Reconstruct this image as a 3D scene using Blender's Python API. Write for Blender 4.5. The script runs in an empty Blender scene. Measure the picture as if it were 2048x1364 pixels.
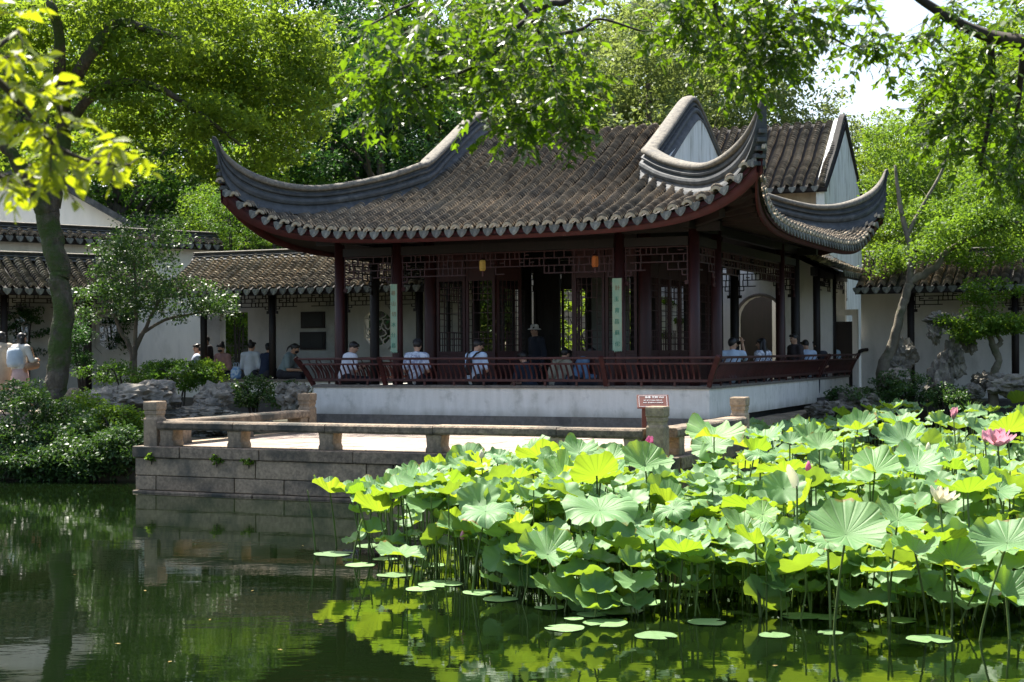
import bpy, bmesh, math, random
import numpy as np
from mathutils import Vector, Matrix, noise

SC = bpy.context.scene
COL = SC.collection
R = math.radians

# ------------------------------------------------------------------ camera, sky, sun, exposure
CAM_Z = 2.05
FPX = 3000.0                       # focal length in pixels of the 2048 px wide photograph
cam_d = bpy.data.cameras.new('camera')
cam_d.sensor_width = 36.0
cam_d.lens = FPX / 2048.0 * 36.0
cam_d.clip_start = 0.1
cam_d.clip_end = 2000.0
cam_d.dof.use_dof = True
cam_d.dof.focus_distance = 24.0
cam_d.dof.aperture_fstop = 6.3
cam = bpy.data.objects.new('camera', cam_d)
COL.objects.link(cam)
cam.location = (0, 0, CAM_Z)
CAMROT = Matrix.Rotation(math.pi / 2 + 21.0 / FPX, 3, 'X') @ Matrix.Rotation(-0.0057, 3, 'Z')
cam.rotation_euler = CAMROT.to_euler()
SC.camera = cam

SUN_EL, SUN_AZ = 60.0, -34.0       # azimuth from +Y (away from the camera), negative = to the left
w = bpy.data.worlds.new('World')
SC.world = w
w.use_nodes = True
wn = w.node_tree.nodes
wn.clear()
sky = wn.new('ShaderNodeTexSky')
sky.sky_type = 'NISHITA'
sky.sun_disc = False
sky.sun_elevation = R(SUN_EL)
sky.sun_rotation = R(SUN_AZ)
sky.air_density = 1.0
sky.dust_density = 3.0
sky.ozone_density = 0.3
bg = wn.new('ShaderNodeBackground')
bg.inputs['Strength'].default_value = 0.10
wo = wn.new('ShaderNodeOutputWorld')
w.node_tree.links.new(sky.outputs[0], bg.inputs[0])
w.node_tree.links.new(bg.outputs[0], wo.inputs[0])

sun_d = bpy.data.lights.new('sun', 'SUN')
sun_d.energy = 5.0
sun_d.angle = R(0.6)
sun_d.color = (1.0, 0.94, 0.85)
sun = bpy.data.objects.new('sun', sun_d)
COL.objects.link(sun)
SUNV = Vector((math.sin(R(SUN_AZ)) * math.cos(R(SUN_EL)), math.cos(R(SUN_AZ)) * math.cos(R(SUN_EL)), math.sin(R(SUN_EL))))
sun.rotation_euler = SUNV.to_track_quat('Z', 'Y').to_euler()
sun.location = SUNV * 60

SC.view_settings.view_transform = 'Standard'
SC.view_settings.look = 'None'
SC.view_settings.exposure = 1.6
SC.view_settings.gamma = 1.0
SC.view_settings.use_curve_mapping = False
SC.cycles.use_denoising = True
SC.cycles.denoiser = 'OPENIMAGEDENOISE'
SC.cycles.max_bounces = 7
SC.cycles.diffuse_bounces = 4
SC.cycles.glossy_bounces = 4
SC.cycles.transmission_bounces = 5
SC.cycles.caustics_reflective = False
SC.cycles.caustics_refractive = False
SC.cycles.sample_clamp_indirect = 8.0

# ------------------------------------------------------------------ helpers
def P(px, py, d):
    """world point that stands at depth d behind photograph pixel px, py"""
    v = CAMROT @ Vector(((px - 1024.0) / FPX, -(py - 682.0) / FPX, -1.0))
    v = v * (d / v.y)
    return Vector((v.x, v.y, v.z + CAM_Z))

ROT = R(-24.0)                       # the pavilion's turn
CORNER = Vector((3.454, 26.3, 0.0))  # the pavilion's near corner, at water level
FM = Matrix.Translation(CORNER) @ Matrix.Rotation(ROT, 4, 'Z')
FMI = FM.inverted()
def F(x, y, z=0.0):
    return FM @ Vector((x, y, z))

def tag(o, label, cat=None, group=None, kind=None):
    o['label'] = label
    if cat: o['category'] = cat
    if group: o['group'] = group
    if kind: o['kind'] = kind
    return o

def thing(name, label, cat, loc=(0, 0, 0), rz=0.0, group=None):
    o = bpy.data.objects.new(name, None)
    o.empty_display_size = 0.2
    COL.objects.link(o)
    o.location = loc
    o.rotation_euler = (0, 0, rz)
    return tag(o, label, cat, group)

def inst(name, me, parent=None, loc=(0, 0, 0), rot=(0, 0, 0), sc=(1, 1, 1)):
    o = bpy.data.objects.new(name, me)
    COL.objects.link(o)
    if parent is not None: o.parent = parent
    o.location = loc
    if isinstance(rot, Matrix): o.rotation_euler = rot.to_euler()
    else: o.rotation_euler = rot
    o.scale = sc if not isinstance(sc, (int, float)) else (sc, sc, sc)
    return o

def np_mesh(name, V, Fq, mat, smooth=False):
    """mesh from numpy vertices and a (n,k) array of faces"""
    me = bpy.data.meshes.new(name)
    V = np.ascontiguousarray(V, dtype=np.float32)
    Fq = np.ascontiguousarray(Fq, dtype=np.int32)
    n, k = Fq.shape
    me.vertices.add(len(V)); me.vertices.foreach_set('co', V.ravel())
    me.loops.add(n * k); me.loops.foreach_set('vertex_index', Fq.ravel())
    me.polygons.add(n)
    me.polygons.foreach_set('loop_start', np.arange(0, n * k, k, dtype=np.int32))
    me.polygons.foreach_set('loop_total', np.full(n, k, dtype=np.int32))
    if smooth: me.polygons.foreach_set('use_smooth', np.ones(n, dtype=bool))
    me.update(calc_edges=True)
    if mat is not None: me.materials.append(mat)
    return me

class MB:
    """collects shapes that become ONE mesh"""
    def __init__(s): s.v = []; s.f = []
    def add(s, vs, fs):
        b = len(s.v); s.v.extend([tuple(v) for v in vs]); s.f.extend([tuple(i + b for i in f) for f in fs]); return s
    def box(s, x0, y0, z0, x1, y1, z1):
        vs = [(x0, y0, z0), (x1, y0, z0), (x1, y1, z0), (x0, y1, z0), (x0, y0, z1), (x1, y0, z1), (x1, y1, z1), (x0, y1, z1)]
        return s.add(vs, [(3, 2, 1, 0), (4, 5, 6, 7), (0, 1, 5, 4), (1, 2, 6, 5), (2, 3, 7, 6), (3, 0, 4, 7)])
    def beam(s, p0, p1, wd, ht, up=(0, 0, 1)):
        p0 = Vector(p0); p1 = Vector(p1); d = (p1 - p0).normalized(); up = Vector(up)
        sx = d.cross(up)
        if sx.length < 1e-5: sx = d.cross(Vector((1, 0, 0)))
        sx.normalize(); uz = sx.cross(d).normalized()
        a = sx * wd / 2; b = uz * ht / 2
        vs = [p0 - a - b, p0 + a - b, p0 + a + b, p0 - a + b, p1 - a - b, p1 + a - b, p1 + a + b, p1 - a + b]
        return s.add(vs, [(0, 1, 2, 3), (7, 6, 5, 4), (1, 0, 4, 5), (2, 1, 5, 6), (3, 2, 6, 7), (0, 3, 7, 4)])
    def tube(s, pts, rad, n=6, cap=True):
        pts = [Vector(p) for p in pts]; m = len(pts)
        if isinstance(rad, (int, float)): rad = [rad] * m
        up = Vector((0.13, 0.31, 0.94)); vs = []
        for i, p in enumerate(pts):
            t = (pts[min(i + 1, m - 1)] - pts[max(i - 1, 0)])
            if t.length < 1e-9: t = Vector((0, 0, 1))
            t.normalize()
            a = t.cross(up)
            if a.length < 0.05: a = t.cross(Vector((1, 0, 0)))
            a.normalize(); b = t.cross(a)
            up = a.cross(t) * -1 if False else up
            for k in range(n):
                th = 2 * math.pi * k / n
                vs.append(p + (a * math.cos(th) + b * math.sin(th)) * rad[i])
        fs = []
        for i in range(m - 1):
            for k in range(n):
                k2 = (k + 1) % n
                fs.append((i * n + k, i * n + k2, (i + 1) * n + k2, (i + 1) * n + k))
        if cap:
            fs.append(tuple(range(n - 1, -1, -1))); fs.append(tuple((m - 1) * n + k for k in range(n)))
        return s.add(vs, fs)
    def lathe(s, prof, n=12, c=(0, 0, 0), square=False):
        """profile of (radius, z)"""
        vs = []
        for r, z in prof:
            for k in range(n):
                th = 2 * math.pi * (k + (0.5 if square else 0)) / n
                vs.append((c[0] + r * math.cos(th), c[1] + r * math.sin(th), c[2] + z))
        fs = []
        for i in range(len(prof) - 1):
            for k in range(n):
                k2 = (k + 1) % n
                fs.append((i * n + k, i * n + k2, (i + 1) * n + k2, (i + 1) * n + k))
        fs.append(tuple(range(n - 1, -1, -1))); fs.append(tuple((len(prof) - 1) * n + k for k in range(n)))
        return s.add(vs, fs)
    def prism(s, poly, axis, a0, a1):
        """poly of 2D points extruded along axis ('x','y','z') from a0 to a1"""
        n = len(poly)
        def m(p, a):
            return (a, p[0], p[1]) if axis == 'x' else ((p[0], a, p[1]) if axis == 'y' else (p[0], p[1], a))
        vs = [m(p, a0) for p in poly] + [m(p, a1) for p in poly]
        fs = [tuple(range(n)), tuple(range(2 * n - 1, n - 1, -1))]
        for i in range(n):
            j = (i + 1) % n
            fs.append((i, i + n, j + n, j))
        return s.add(vs, fs)
    def ball(s, c, r, seg=10, rings=7, sc=(1, 1, 1)):
        vs = [(c[0], c[1], c[2] - r * sc[2])]; fs = []
        for i in range(1, rings):
            ph = math.pi * i / rings - math.pi / 2
            for k in range(seg):
                th = 2 * math.pi * k / seg
                vs.append((c[0] + r * sc[0] * math.cos(ph) * math.cos(th), c[1] + r * sc[1] * math.cos(ph) * math.sin(th), c[2] + r * sc[2] * math.sin(ph)))
        vs.append((c[0], c[1], c[2] + r * sc[2])); last = len(vs) - 1
        for k in range(seg):
            k2 = (k + 1) % seg
            fs.append((0, 1 + k2, 1 + k))
            for i in range(rings - 2):
                a = 1 + i * seg
                fs.append((a + k, a + k2, a + seg + k2, a + seg + k))
            fs.append((1 + (rings - 2) * seg + k, 1 + (rings - 2) * seg + k2, last))
        return s.add(vs, fs)
    def capsule(s, p0, p1, r0, r1, n=10):
        p0 = Vector(p0); p1 = Vector(p1); d = p1 - p0
        dn = d.normalized() if d.length > 1e-6 else Vector((0, 0, 1))
        pts = []; rad = []
        for a in (-88, -55, -25, 0):
            pts.append(p0 + dn * (r0 * math.sin(R(a)))); rad.append(max(0.002, r0 * math.cos(R(a))))
        for a in (0, 25, 55, 88):
            pts.append(p1 + dn * (r1 * math.sin(R(a)))); rad.append(max(0.002, r1 * math.cos(R(a))))
        return s.tube(pts, rad, n)
    def mesh(s, name, mat, smooth=False, fix=True):
        me = bpy.data.meshes.new(name)
        me.from_pydata(s.v, [], s.f)
        if fix:
            bm = bmesh.new(); bm.from_mesh(me); bmesh.ops.recalc_face_normals(bm, faces=bm.faces); bm.to_mesh(me); bm.free()
        if smooth:
            for p in me.polygons: p.use_smooth = True
        if mat is not None: me.materials.append(mat)
        return me
    def build(s, name, mat, parent=None, smooth=False, loc=(0, 0, 0), rot=(0, 0, 0), bevel=0.0):
        o = inst(name, s.mesh(name, mat, smooth), parent, loc, rot)
        if bevel:
            m = o.modifiers.new('bevel', 'BEVEL'); m.width = bevel; m.segments = 2; m.limit_method = 'ANGLE'; m.angle_limit = R(40)
        return o

def spline(pts, n=8):
    """Catmull-Rom through tuples of any length"""
    A = [np.array(p, dtype=float) for p in pts]
    A = [2 * A[0] - A[1]] + A + [2 * A[-1] - A[-2]]
    out = []
    for i in range(1, len(A) - 2):
        p0, p1, p2, p3 = A[i - 1:i + 3]
        for k in range(n):
            t = k / n
            out.append(0.5 * (2 * p1 + (p2 - p0) * t + (2 * p0 - 5 * p1 + 4 * p2 - p3) * t * t + (3 * p1 - p0 - 3 * p2 + p3) * t ** 3))
    out.append(A[-2])
    return out

# ------------------------------------------------------------------ materials
def new_mat(name):
    m = bpy.data.materials.new(name)
    m.use_nodes = True
    nt = m.node_tree
    nt.nodes.clear()
    out = nt.nodes.new('ShaderNodeOutputMaterial')
    return m, nt, nt.nodes, nt.links, out

def c4(c): return (c[0], c[1], c[2], 1.0)

def M(name, ca, cb=None, rough=0.8, scale=5.0, detail=8.0, contrast=(0.35, 0.65), bump=0.0, bscale=40.0, stretch=(1, 1, 1), rnd=0.0,
      cc=None, cscale=1.2, crange=(0.55, 0.7), cstretch=(1, 1, 1), island=0.0, spec=0.4, sheen=0.0, zdirt=None):
    """base colour ca mottled with cb, large patches of cc, optional relief"""
    m, nt, N, L, out = new_mat(name)
    b = N.new('ShaderNodeBsdfPrincipled')
    b.inputs['Roughness'].default_value = rough
    b.inputs['Specular IOR Level'].default_value = spec
    tc = N.new('ShaderNodeTexCoord')
    def nz(sc, st, det=detail):
        mp = N.new('ShaderNodeMapping'); mp.inputs['Scale'].default_value = st
        L.new(tc.outputs['Object'], mp.inputs['Vector'])
        t = N.new('ShaderNodeTexNoise'); t.inputs['Scale'].default_value = sc; t.inputs['Detail'].default_value = det
        t.inputs['Roughness'].default_value = 0.62
        L.new(mp.outputs[0], t.inputs['Vector'])
        return t
    def ramp(src, lo, hi):
        r = N.new('ShaderNodeMapRange'); r.inputs['From Min'].default_value = lo; r.inputs['From Max'].default_value = hi
        L.new(src, r.inputs['Value']); return r.outputs[0]
    def mix(fac, a, bcol):
        x = N.new('ShaderNodeMix'); x.data_type = 'RGBA'
        L.new(fac, x.inputs['Factor'])
        for sock, val in ((x.inputs['A'], a), (x.inputs['B'], bcol)):
            if isinstance(val, tuple): sock.default_value = c4(val)
            else: L.new(val, sock)
        return x.outputs['Result']
    t = nz(scale, stretch)
    col = mix(ramp(t.outputs['Fac'], *contrast), tuple(ca), tuple(cb if cb else [x * 0.75 for x in ca]))
    if cc is not None:
        t2 = nz(cscale, cstretch)
        col = mix(ramp(t2.outputs['Fac'], *crange), col, tuple(cc))
    if zdirt is not None:
        z0, z1, dc = zdirt
        sz = N.new('ShaderNodeSeparateXYZ'); L.new(tc.outputs['Object'], sz.inputs[0])
        t4 = nz(2.2, (1.0, 1.0, 0.6)); ma = N.new('ShaderNodeMath'); ma.operation = 'MULTIPLY_ADD'; ma.inputs[1].default_value = (z1 - z0) * 2.2
        L.new(t4.outputs['Fac'], ma.inputs[0])
        sb = N.new('ShaderNodeMath'); sb.operation = 'SUBTRACT'; sb.inputs[0].default_value = z1 - (z1 - z0) * 1.1; L.new(sz.outputs['Z'], sb.inputs[1]); L.new(sb.outputs[0], ma.inputs[2])
        zf = ramp(ma.outputs[0], 0.0, (z1 - z0) * 1.3)
        hf = N.new('ShaderNodeMath'); hf.operation = 'MULTIPLY'; hf.inputs[1].default_value = 0.75; hf.use_clamp = True; L.new(zf, hf.inputs[0])
        col = mix(hf.outputs[0], col, tuple(dc))
    if rnd or island:
        src = N.new('ShaderNodeObjectInfo').outputs['Random'] if rnd else N.new('ShaderNodeNewGeometry').outputs['Random Per Island']
        amt = rnd or island
        r = N.new('ShaderNodeMapRange'); r.inputs['To Min'].default_value = 1.0 - amt; r.inputs['To Max'].default_value = 1.0 + amt
        L.new(src, r.inputs['Value'])
        hv = N.new('ShaderNodeHueSaturation'); L.new(r.outputs[0], hv.inputs['Value']); L.new(col, hv.inputs['Color'])
        col = hv.outputs[0]
    L.new(col, b.inputs['Base Color'])
    if bump:
        t3 = nz(bscale, (1, 1, 1), 6.0)
        bp = N.new('ShaderNodeBump'); bp.inputs['Strength'].default_value = min(bump, 1.0); bp.inputs['Distance'].default_value = 0.02 if bump <= 1 else 0.06
        L.new(t3.outputs['Fac'], bp.inputs['Height']); L.new(bp.outputs[0], b.inputs['Normal'])
    L.new(b.outputs[0], out.inputs['Surface'])
    return m

def leaf_mat(name, dark, light, trans, tfac=0.4, rough=0.55, spec=0.22, patch=0.6):
    m, nt, N, L, out = new_mat(name)
    geo = N.new('ShaderNodeNewGeometry')
    tc = N.new('ShaderNodeTexCoord')
    nz = N.new('ShaderNodeTexNoise'); nz.inputs['Scale'].default_value = patch; nz.inputs['Detail'].default_value = 3
    L.new(tc.outputs['Object'], nz.inputs['Vector'])
    ad = N.new('ShaderNodeMath'); ad.operation = 'MULTIPLY_ADD'
    L.new(geo.outputs['Random Per Island'], ad.inputs[0]); ad.inputs[1].default_value = 0.5
    mr = N.new('ShaderNodeMapRange'); mr.inputs['From Min'].default_value = 0.35; mr.inputs['From Max'].default_value = 0.65
    mr.inputs['To Min'].default_value = 0.0; mr.inputs['To Max'].default_value = 0.5
    L.new(nz.outputs['Fac'], mr.inputs['Value']); L.new(mr.outputs[0], ad.inputs[2])
    mx = N.new('ShaderNodeMix'); mx.data_type = 'RGBA'
    mx.inputs['A'].default_value = c4(dark); mx.inputs['B'].default_value = c4(light)
    L.new(ad.outputs[0], mx.inputs['Factor'])
    b = N.new('ShaderNodeBsdfPrincipled'); b.inputs['Roughness'].default_value = rough; b.inputs['Specular IOR Level'].default_value = spec
    L.new(mx.outputs['Result'], b.inputs['Base Color'])
    t = N.new('ShaderNodeBsdfTranslucent')
    mt = N.new('ShaderNodeMix'); mt.data_type = 'RGBA'
    mt.inputs['A'].default_value = c4([x * 0.55 for x in trans]); mt.inputs['B'].default_value = c4(trans)
    L.new(ad.outputs[0], mt.inputs['Factor']); L.new(mt.outputs['Result'], t.inputs['Color'])
    ms = N.new('ShaderNodeMixShader'); ms.inputs[0].default_value = tfac
    L.new(b.outputs[0], ms.inputs[1]); L.new(t.outputs[0], ms.inputs[2]); L.new(ms.outputs[0], out.inputs['Surface'])
    return m

MAT = {}
MAT['plaster'] = M('weathered_white_plaster', (0.77, 0.75, 0.70), (0.69, 0.68, 0.63), 0.9, 3.0, stretch=(1.4, 1.4, 0.35), cc=(0.46, 0.46, 0.41), cscale=1.7,
                   crange=(0.54, 0.78), cstretch=(1.2, 1.2, 0.45), bump=0.25, bscale=25)
MAT['plaster_old'] = M('stained_white_plaster', (0.72, 0.75, 0.74), (0.55, 0.58, 0.55), 0.9, 4.0, stretch=(2.2, 2.2, 0.25), cc=(0.20, 0.20, 0.17), cscale=2.6,
                       crange=(0.52, 0.74), cstretch=(2.0, 2.0, 0.35), bump=0.3, bscale=25)
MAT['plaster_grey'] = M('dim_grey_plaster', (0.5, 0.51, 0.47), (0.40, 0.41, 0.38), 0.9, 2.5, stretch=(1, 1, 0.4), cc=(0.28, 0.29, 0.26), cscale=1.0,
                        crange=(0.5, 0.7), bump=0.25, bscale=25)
MAT['plaster_base'] = M('splash_stained_plaster', (0.81, 0.775, 0.71), (0.69, 0.66, 0.59), 0.9, 3.5, stretch=(1.6, 1.6, 0.3), cc=(0.40, 0.39, 0.33), cscale=2.6, crange=(0.54, 0.80), cstretch=(1.3, 1.3, 1.1), bump=0.35, bscale=14, zdirt=(0.83, 1.02, (0.27, 0.25, 0.19)))
MAT['granite'] = M('tan_granite', (0.42, 0.315, 0.21), (0.24, 0.18, 0.12), 0.85, 22.0, cc=(0.10, 0.09, 0.07), cscale=1.6, crange=(0.46, 0.66), bump=0.6, bscale=45, rnd=0.22)
MAT['granite_dark'] = M('weathered_dark_granite', (0.31, 0.235, 0.16), (0.13, 0.10, 0.072), 0.88, 16.0, cc=(0.055, 0.055, 0.045), cscale=1.3, crange=(0.46, 0.64), bump=0.7, bscale=40, rnd=0.2)
MAT['paving'] = M('pale_paving', (0.33, 0.27, 0.22), (0.235, 0.19, 0.155), 0.9, 8.0, cc=(0.17, 0.14, 0.115), cscale=1.1, crange=(0.55, 0.75), bump=0.4, bscale=30, rnd=0.10)
MAT['cement'] = M('grey_brown_render', (0.20, 0.175, 0.15), (0.14, 0.125, 0.105), 0.9, 14.0, cc=(0.10, 0.09, 0.08), cscale=2.0, bump=0.5, bscale=60)
MAT['tile'] = M('clay_roof_tile', (0.52, 0.41, 0.27), (0.19, 0.15, 0.105), 0.85, 9.0, cc=(0.06, 0.054, 0.046), cscale=0.9, crange=(0.52, 0.72), bump=0.4, bscale=60, island=0.55)
MAT['tile_lichen'] = M('lichened_roof_tile', (0.47, 0.40, 0.28), (0.19, 0.165, 0.125), 0.88, 8.0, cc=(0.045, 0.044, 0.038), cscale=1.3, crange=(0.5, 0.64), bump=0.4, bscale=60, island=0.5)
MAT['tile_edge'] = M('gap_shade_tile_edge', (0.17, 0.138, 0.098), (0.085, 0.07, 0.052), 0.9, 6.0, cc=(0.06, 0.056, 0.05), cscale=0.8, crange=(0.5, 0.66), island=0.5)  # dark colour paints in the shadow gaps below each pale tile top
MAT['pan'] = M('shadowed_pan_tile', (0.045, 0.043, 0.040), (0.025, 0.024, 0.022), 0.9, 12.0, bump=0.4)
MAT['drip'] = M('grey_drip_tile', (0.22, 0.22, 0.19), (0.11, 0.113, 0.10), 0.8, 12.0, bump=0.5, bscale=50, rnd=0.35, cc=(0.075, 0.085, 0.08), cscale=5.0)
MAT['ridge'] = M('slate_grey_ridge_plaster', (0.080, 0.087, 0.09), (0.042, 0.047, 0.05), 0.75, 6.0, cc=(0.15, 0.155, 0.15), cscale=2.2, crange=(0.58, 0.75), bump=0.35, bscale=35)
MAT['ridge_cap'] = M('lichened_ridge_cap', (0.21, 0.192, 0.155), (0.10, 0.094, 0.08), 0.85, 14.0, cc=(0.10, 0.10, 0.095), cscale=2.0, crange=(0.54, 0.7), bump=0.5, bscale=50)
MAT['wood_red'] = M('oxblood_lacquer_wood', (0.042, 0.008, 0.008), (0.024, 0.006, 0.006), 0.5, 4.0, stretch=(4, 4, 0.5), cc=(0.075, 0.020, 0.017), cscale=3.0, crange=(0.6, 0.8), bump=0.15, bscale=30, spec=0.4)
MAT['wood_rail'] = M('worn_maroon_rail', (0.075, 0.019, 0.016), (0.040, 0.011, 0.010), 0.5, 6.0, stretch=(1, 1, 1), cc=(0.15, 0.065, 0.045), cscale=4.0, crange=(0.6, 0.8), bump=0.2, bscale=40, rnd=0.25)
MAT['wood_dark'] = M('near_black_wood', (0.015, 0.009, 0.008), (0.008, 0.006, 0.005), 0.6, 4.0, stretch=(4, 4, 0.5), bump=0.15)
MAT['wood_brown'] = M('dark_brown_rafter', (0.030, 0.017, 0.013), (0.017, 0.011, 0.009), 0.7, 5.0)
MAT['fascia'] = M('flaking_red_fascia', (0.082, 0.014, 0.014), (0.05, 0.011, 0.011), 0.65, 6.0, cc=(0.20, 0.14, 0.12), cscale=5.0, crange=(0.66, 0.76), bump=0.2)
MAT['floor'] = M('dark_brick_floor', (0.09, 0.085, 0.08), (0.06, 0.056, 0.052), 0.7, 5.0)
MAT['board'] = M('pale_green_board', (0.27, 0.40, 0.28), (0.20, 0.33, 0.24), 0.6, 5.0, stretch=(3, 3, 0.5), cc=(0.42, 0.40, 0.24), cscale=1.4, crange=(0.5, 0.75))
MAT['glyph'] = M('teal_green_paint', (0.015, 0.20, 0.14), (0.02, 0.13, 0.10), 0.6)
MAT['glyph_red'] = M('faded_red_brown_paint', (0.22, 0.12, 0.06), (0.16, 0.16, 0.09), 0.6)
MAT['sign'] = M('brown_sign_paint', (0.13, 0.038, 0.026), (0.11, 0.032, 0.022), 0.4)
MAT['white_paint'] = M('white_sign_paint', (0.75, 0.75, 0.74), (0.68, 0.68, 0.68), 0.5)
MAT['rock'] = M('grey_limestone', (0.27, 0.245, 0.20), (0.11, 0.102, 0.085), 0.9, 5.0, cc=(0.055, 0.062, 0.045), cscale=1.8, crange=(0.5, 0.66), bump=0.8, bscale=16)
MAT['rock_warm'] = M('warm_limestone', (0.34, 0.30, 0.24), (0.15, 0.14, 0.12), 0.9, 5.0, cc=(0.07, 0.07, 0.06), cscale=1.6, crange=(0.5, 0.66), bump=0.8, bscale=16)
MAT['soil'] = M('dark_garden_soil', (0.055, 0.045, 0.03), (0.03, 0.035, 0.016), 0.95, 3.0, cc=(0.035, 0.055, 0.015), cscale=0.8, bump=0.6, bscale=10)
MAT['bark_moss'] = M('mossy_bark', (0.13, 0.11, 0.08), (0.05, 0.042, 0.032), 0.9, 10.0, stretch=(1, 1, 0.35), cc=(0.045, 0.075, 0.014), cscale=1.5, crange=(0.44, 0.56), bump=1.5, bscale=14)
MAT['bark'] = M('grey_brown_bark', (0.15, 0.125, 0.09), (0.06, 0.05, 0.04), 0.9, 9.0, stretch=(1, 1, 0.4), cc=(0.06, 0.075, 0.03), cscale=2.0, crange=(0.52, 0.68), bump=0.9, bscale=24)
MAT['bark_pale'] = M('pale_grey_bark', (0.20, 0.175, 0.13), (0.10, 0.09, 0.068), 0.9, 7.0, stretch=(1, 1, 0.5), cc=(0.065, 0.075, 0.035), cscale=2.5, crange=(0.5, 0.66), bump=0.8, bscale=24)
MAT['bark_dark'] = M('dark_twig_bark', (0.05, 0.042, 0.033), (0.03, 0.026, 0.022), 0.9, 8.0)

MAT['lf_yellow'] = leaf_mat('yellow_green_foliage', (0.044, 0.108, 0.014), (0.135, 0.215, 0.022), (0.36, 0.52, 0.035), 0.45)
MAT['lf_mid'] = leaf_mat('mid_green_foliage', (0.030, 0.085, 0.016), (0.075, 0.150, 0.024), (0.18, 0.37, 0.03), 0.36)
MAT['lf_dark'] = leaf_mat('dark_green_foliage', (0.016, 0.052, 0.015), (0.042, 0.105, 0.028), (0.08, 0.21, 0.03), 0.28)
MAT['lf_olive'] = leaf_mat('grey_olive_foliage', (0.085, 0.13, 0.042), (0.17, 0.22, 0.078), (0.36, 0.46, 0.10), 0.40)
MAT['lf_shrub'] = leaf_mat('glossy_shrub_foliage', (0.022, 0.060, 0.016), (0.055, 0.115, 0.028), (0.12, 0.25, 0.03), 0.25, 0.45, 0.35)
MAT['lf_fresh'] = leaf_mat('fresh_green_foliage', (0.050, 0.118, 0.014), (0.110, 0.20, 0.022), (0.27, 0.45, 0.03), 0.40)
MAT['lf_near'] = leaf_mat('near_maple_foliage', (0.028, 0.075, 0.008), (0.062, 0.125, 0.011), (0.20, 0.36, 0.010), 0.45, 0.4, 0.4, 1.6)
MAT['lf_nearleft'] = leaf_mat('near_yellow_foliage', (0.09, 0.145, 0.010), (0.17, 0.22, 0.013), (0.52, 0.62, 0.015), 0.52, 0.4, 0.4, 1.6)

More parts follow.
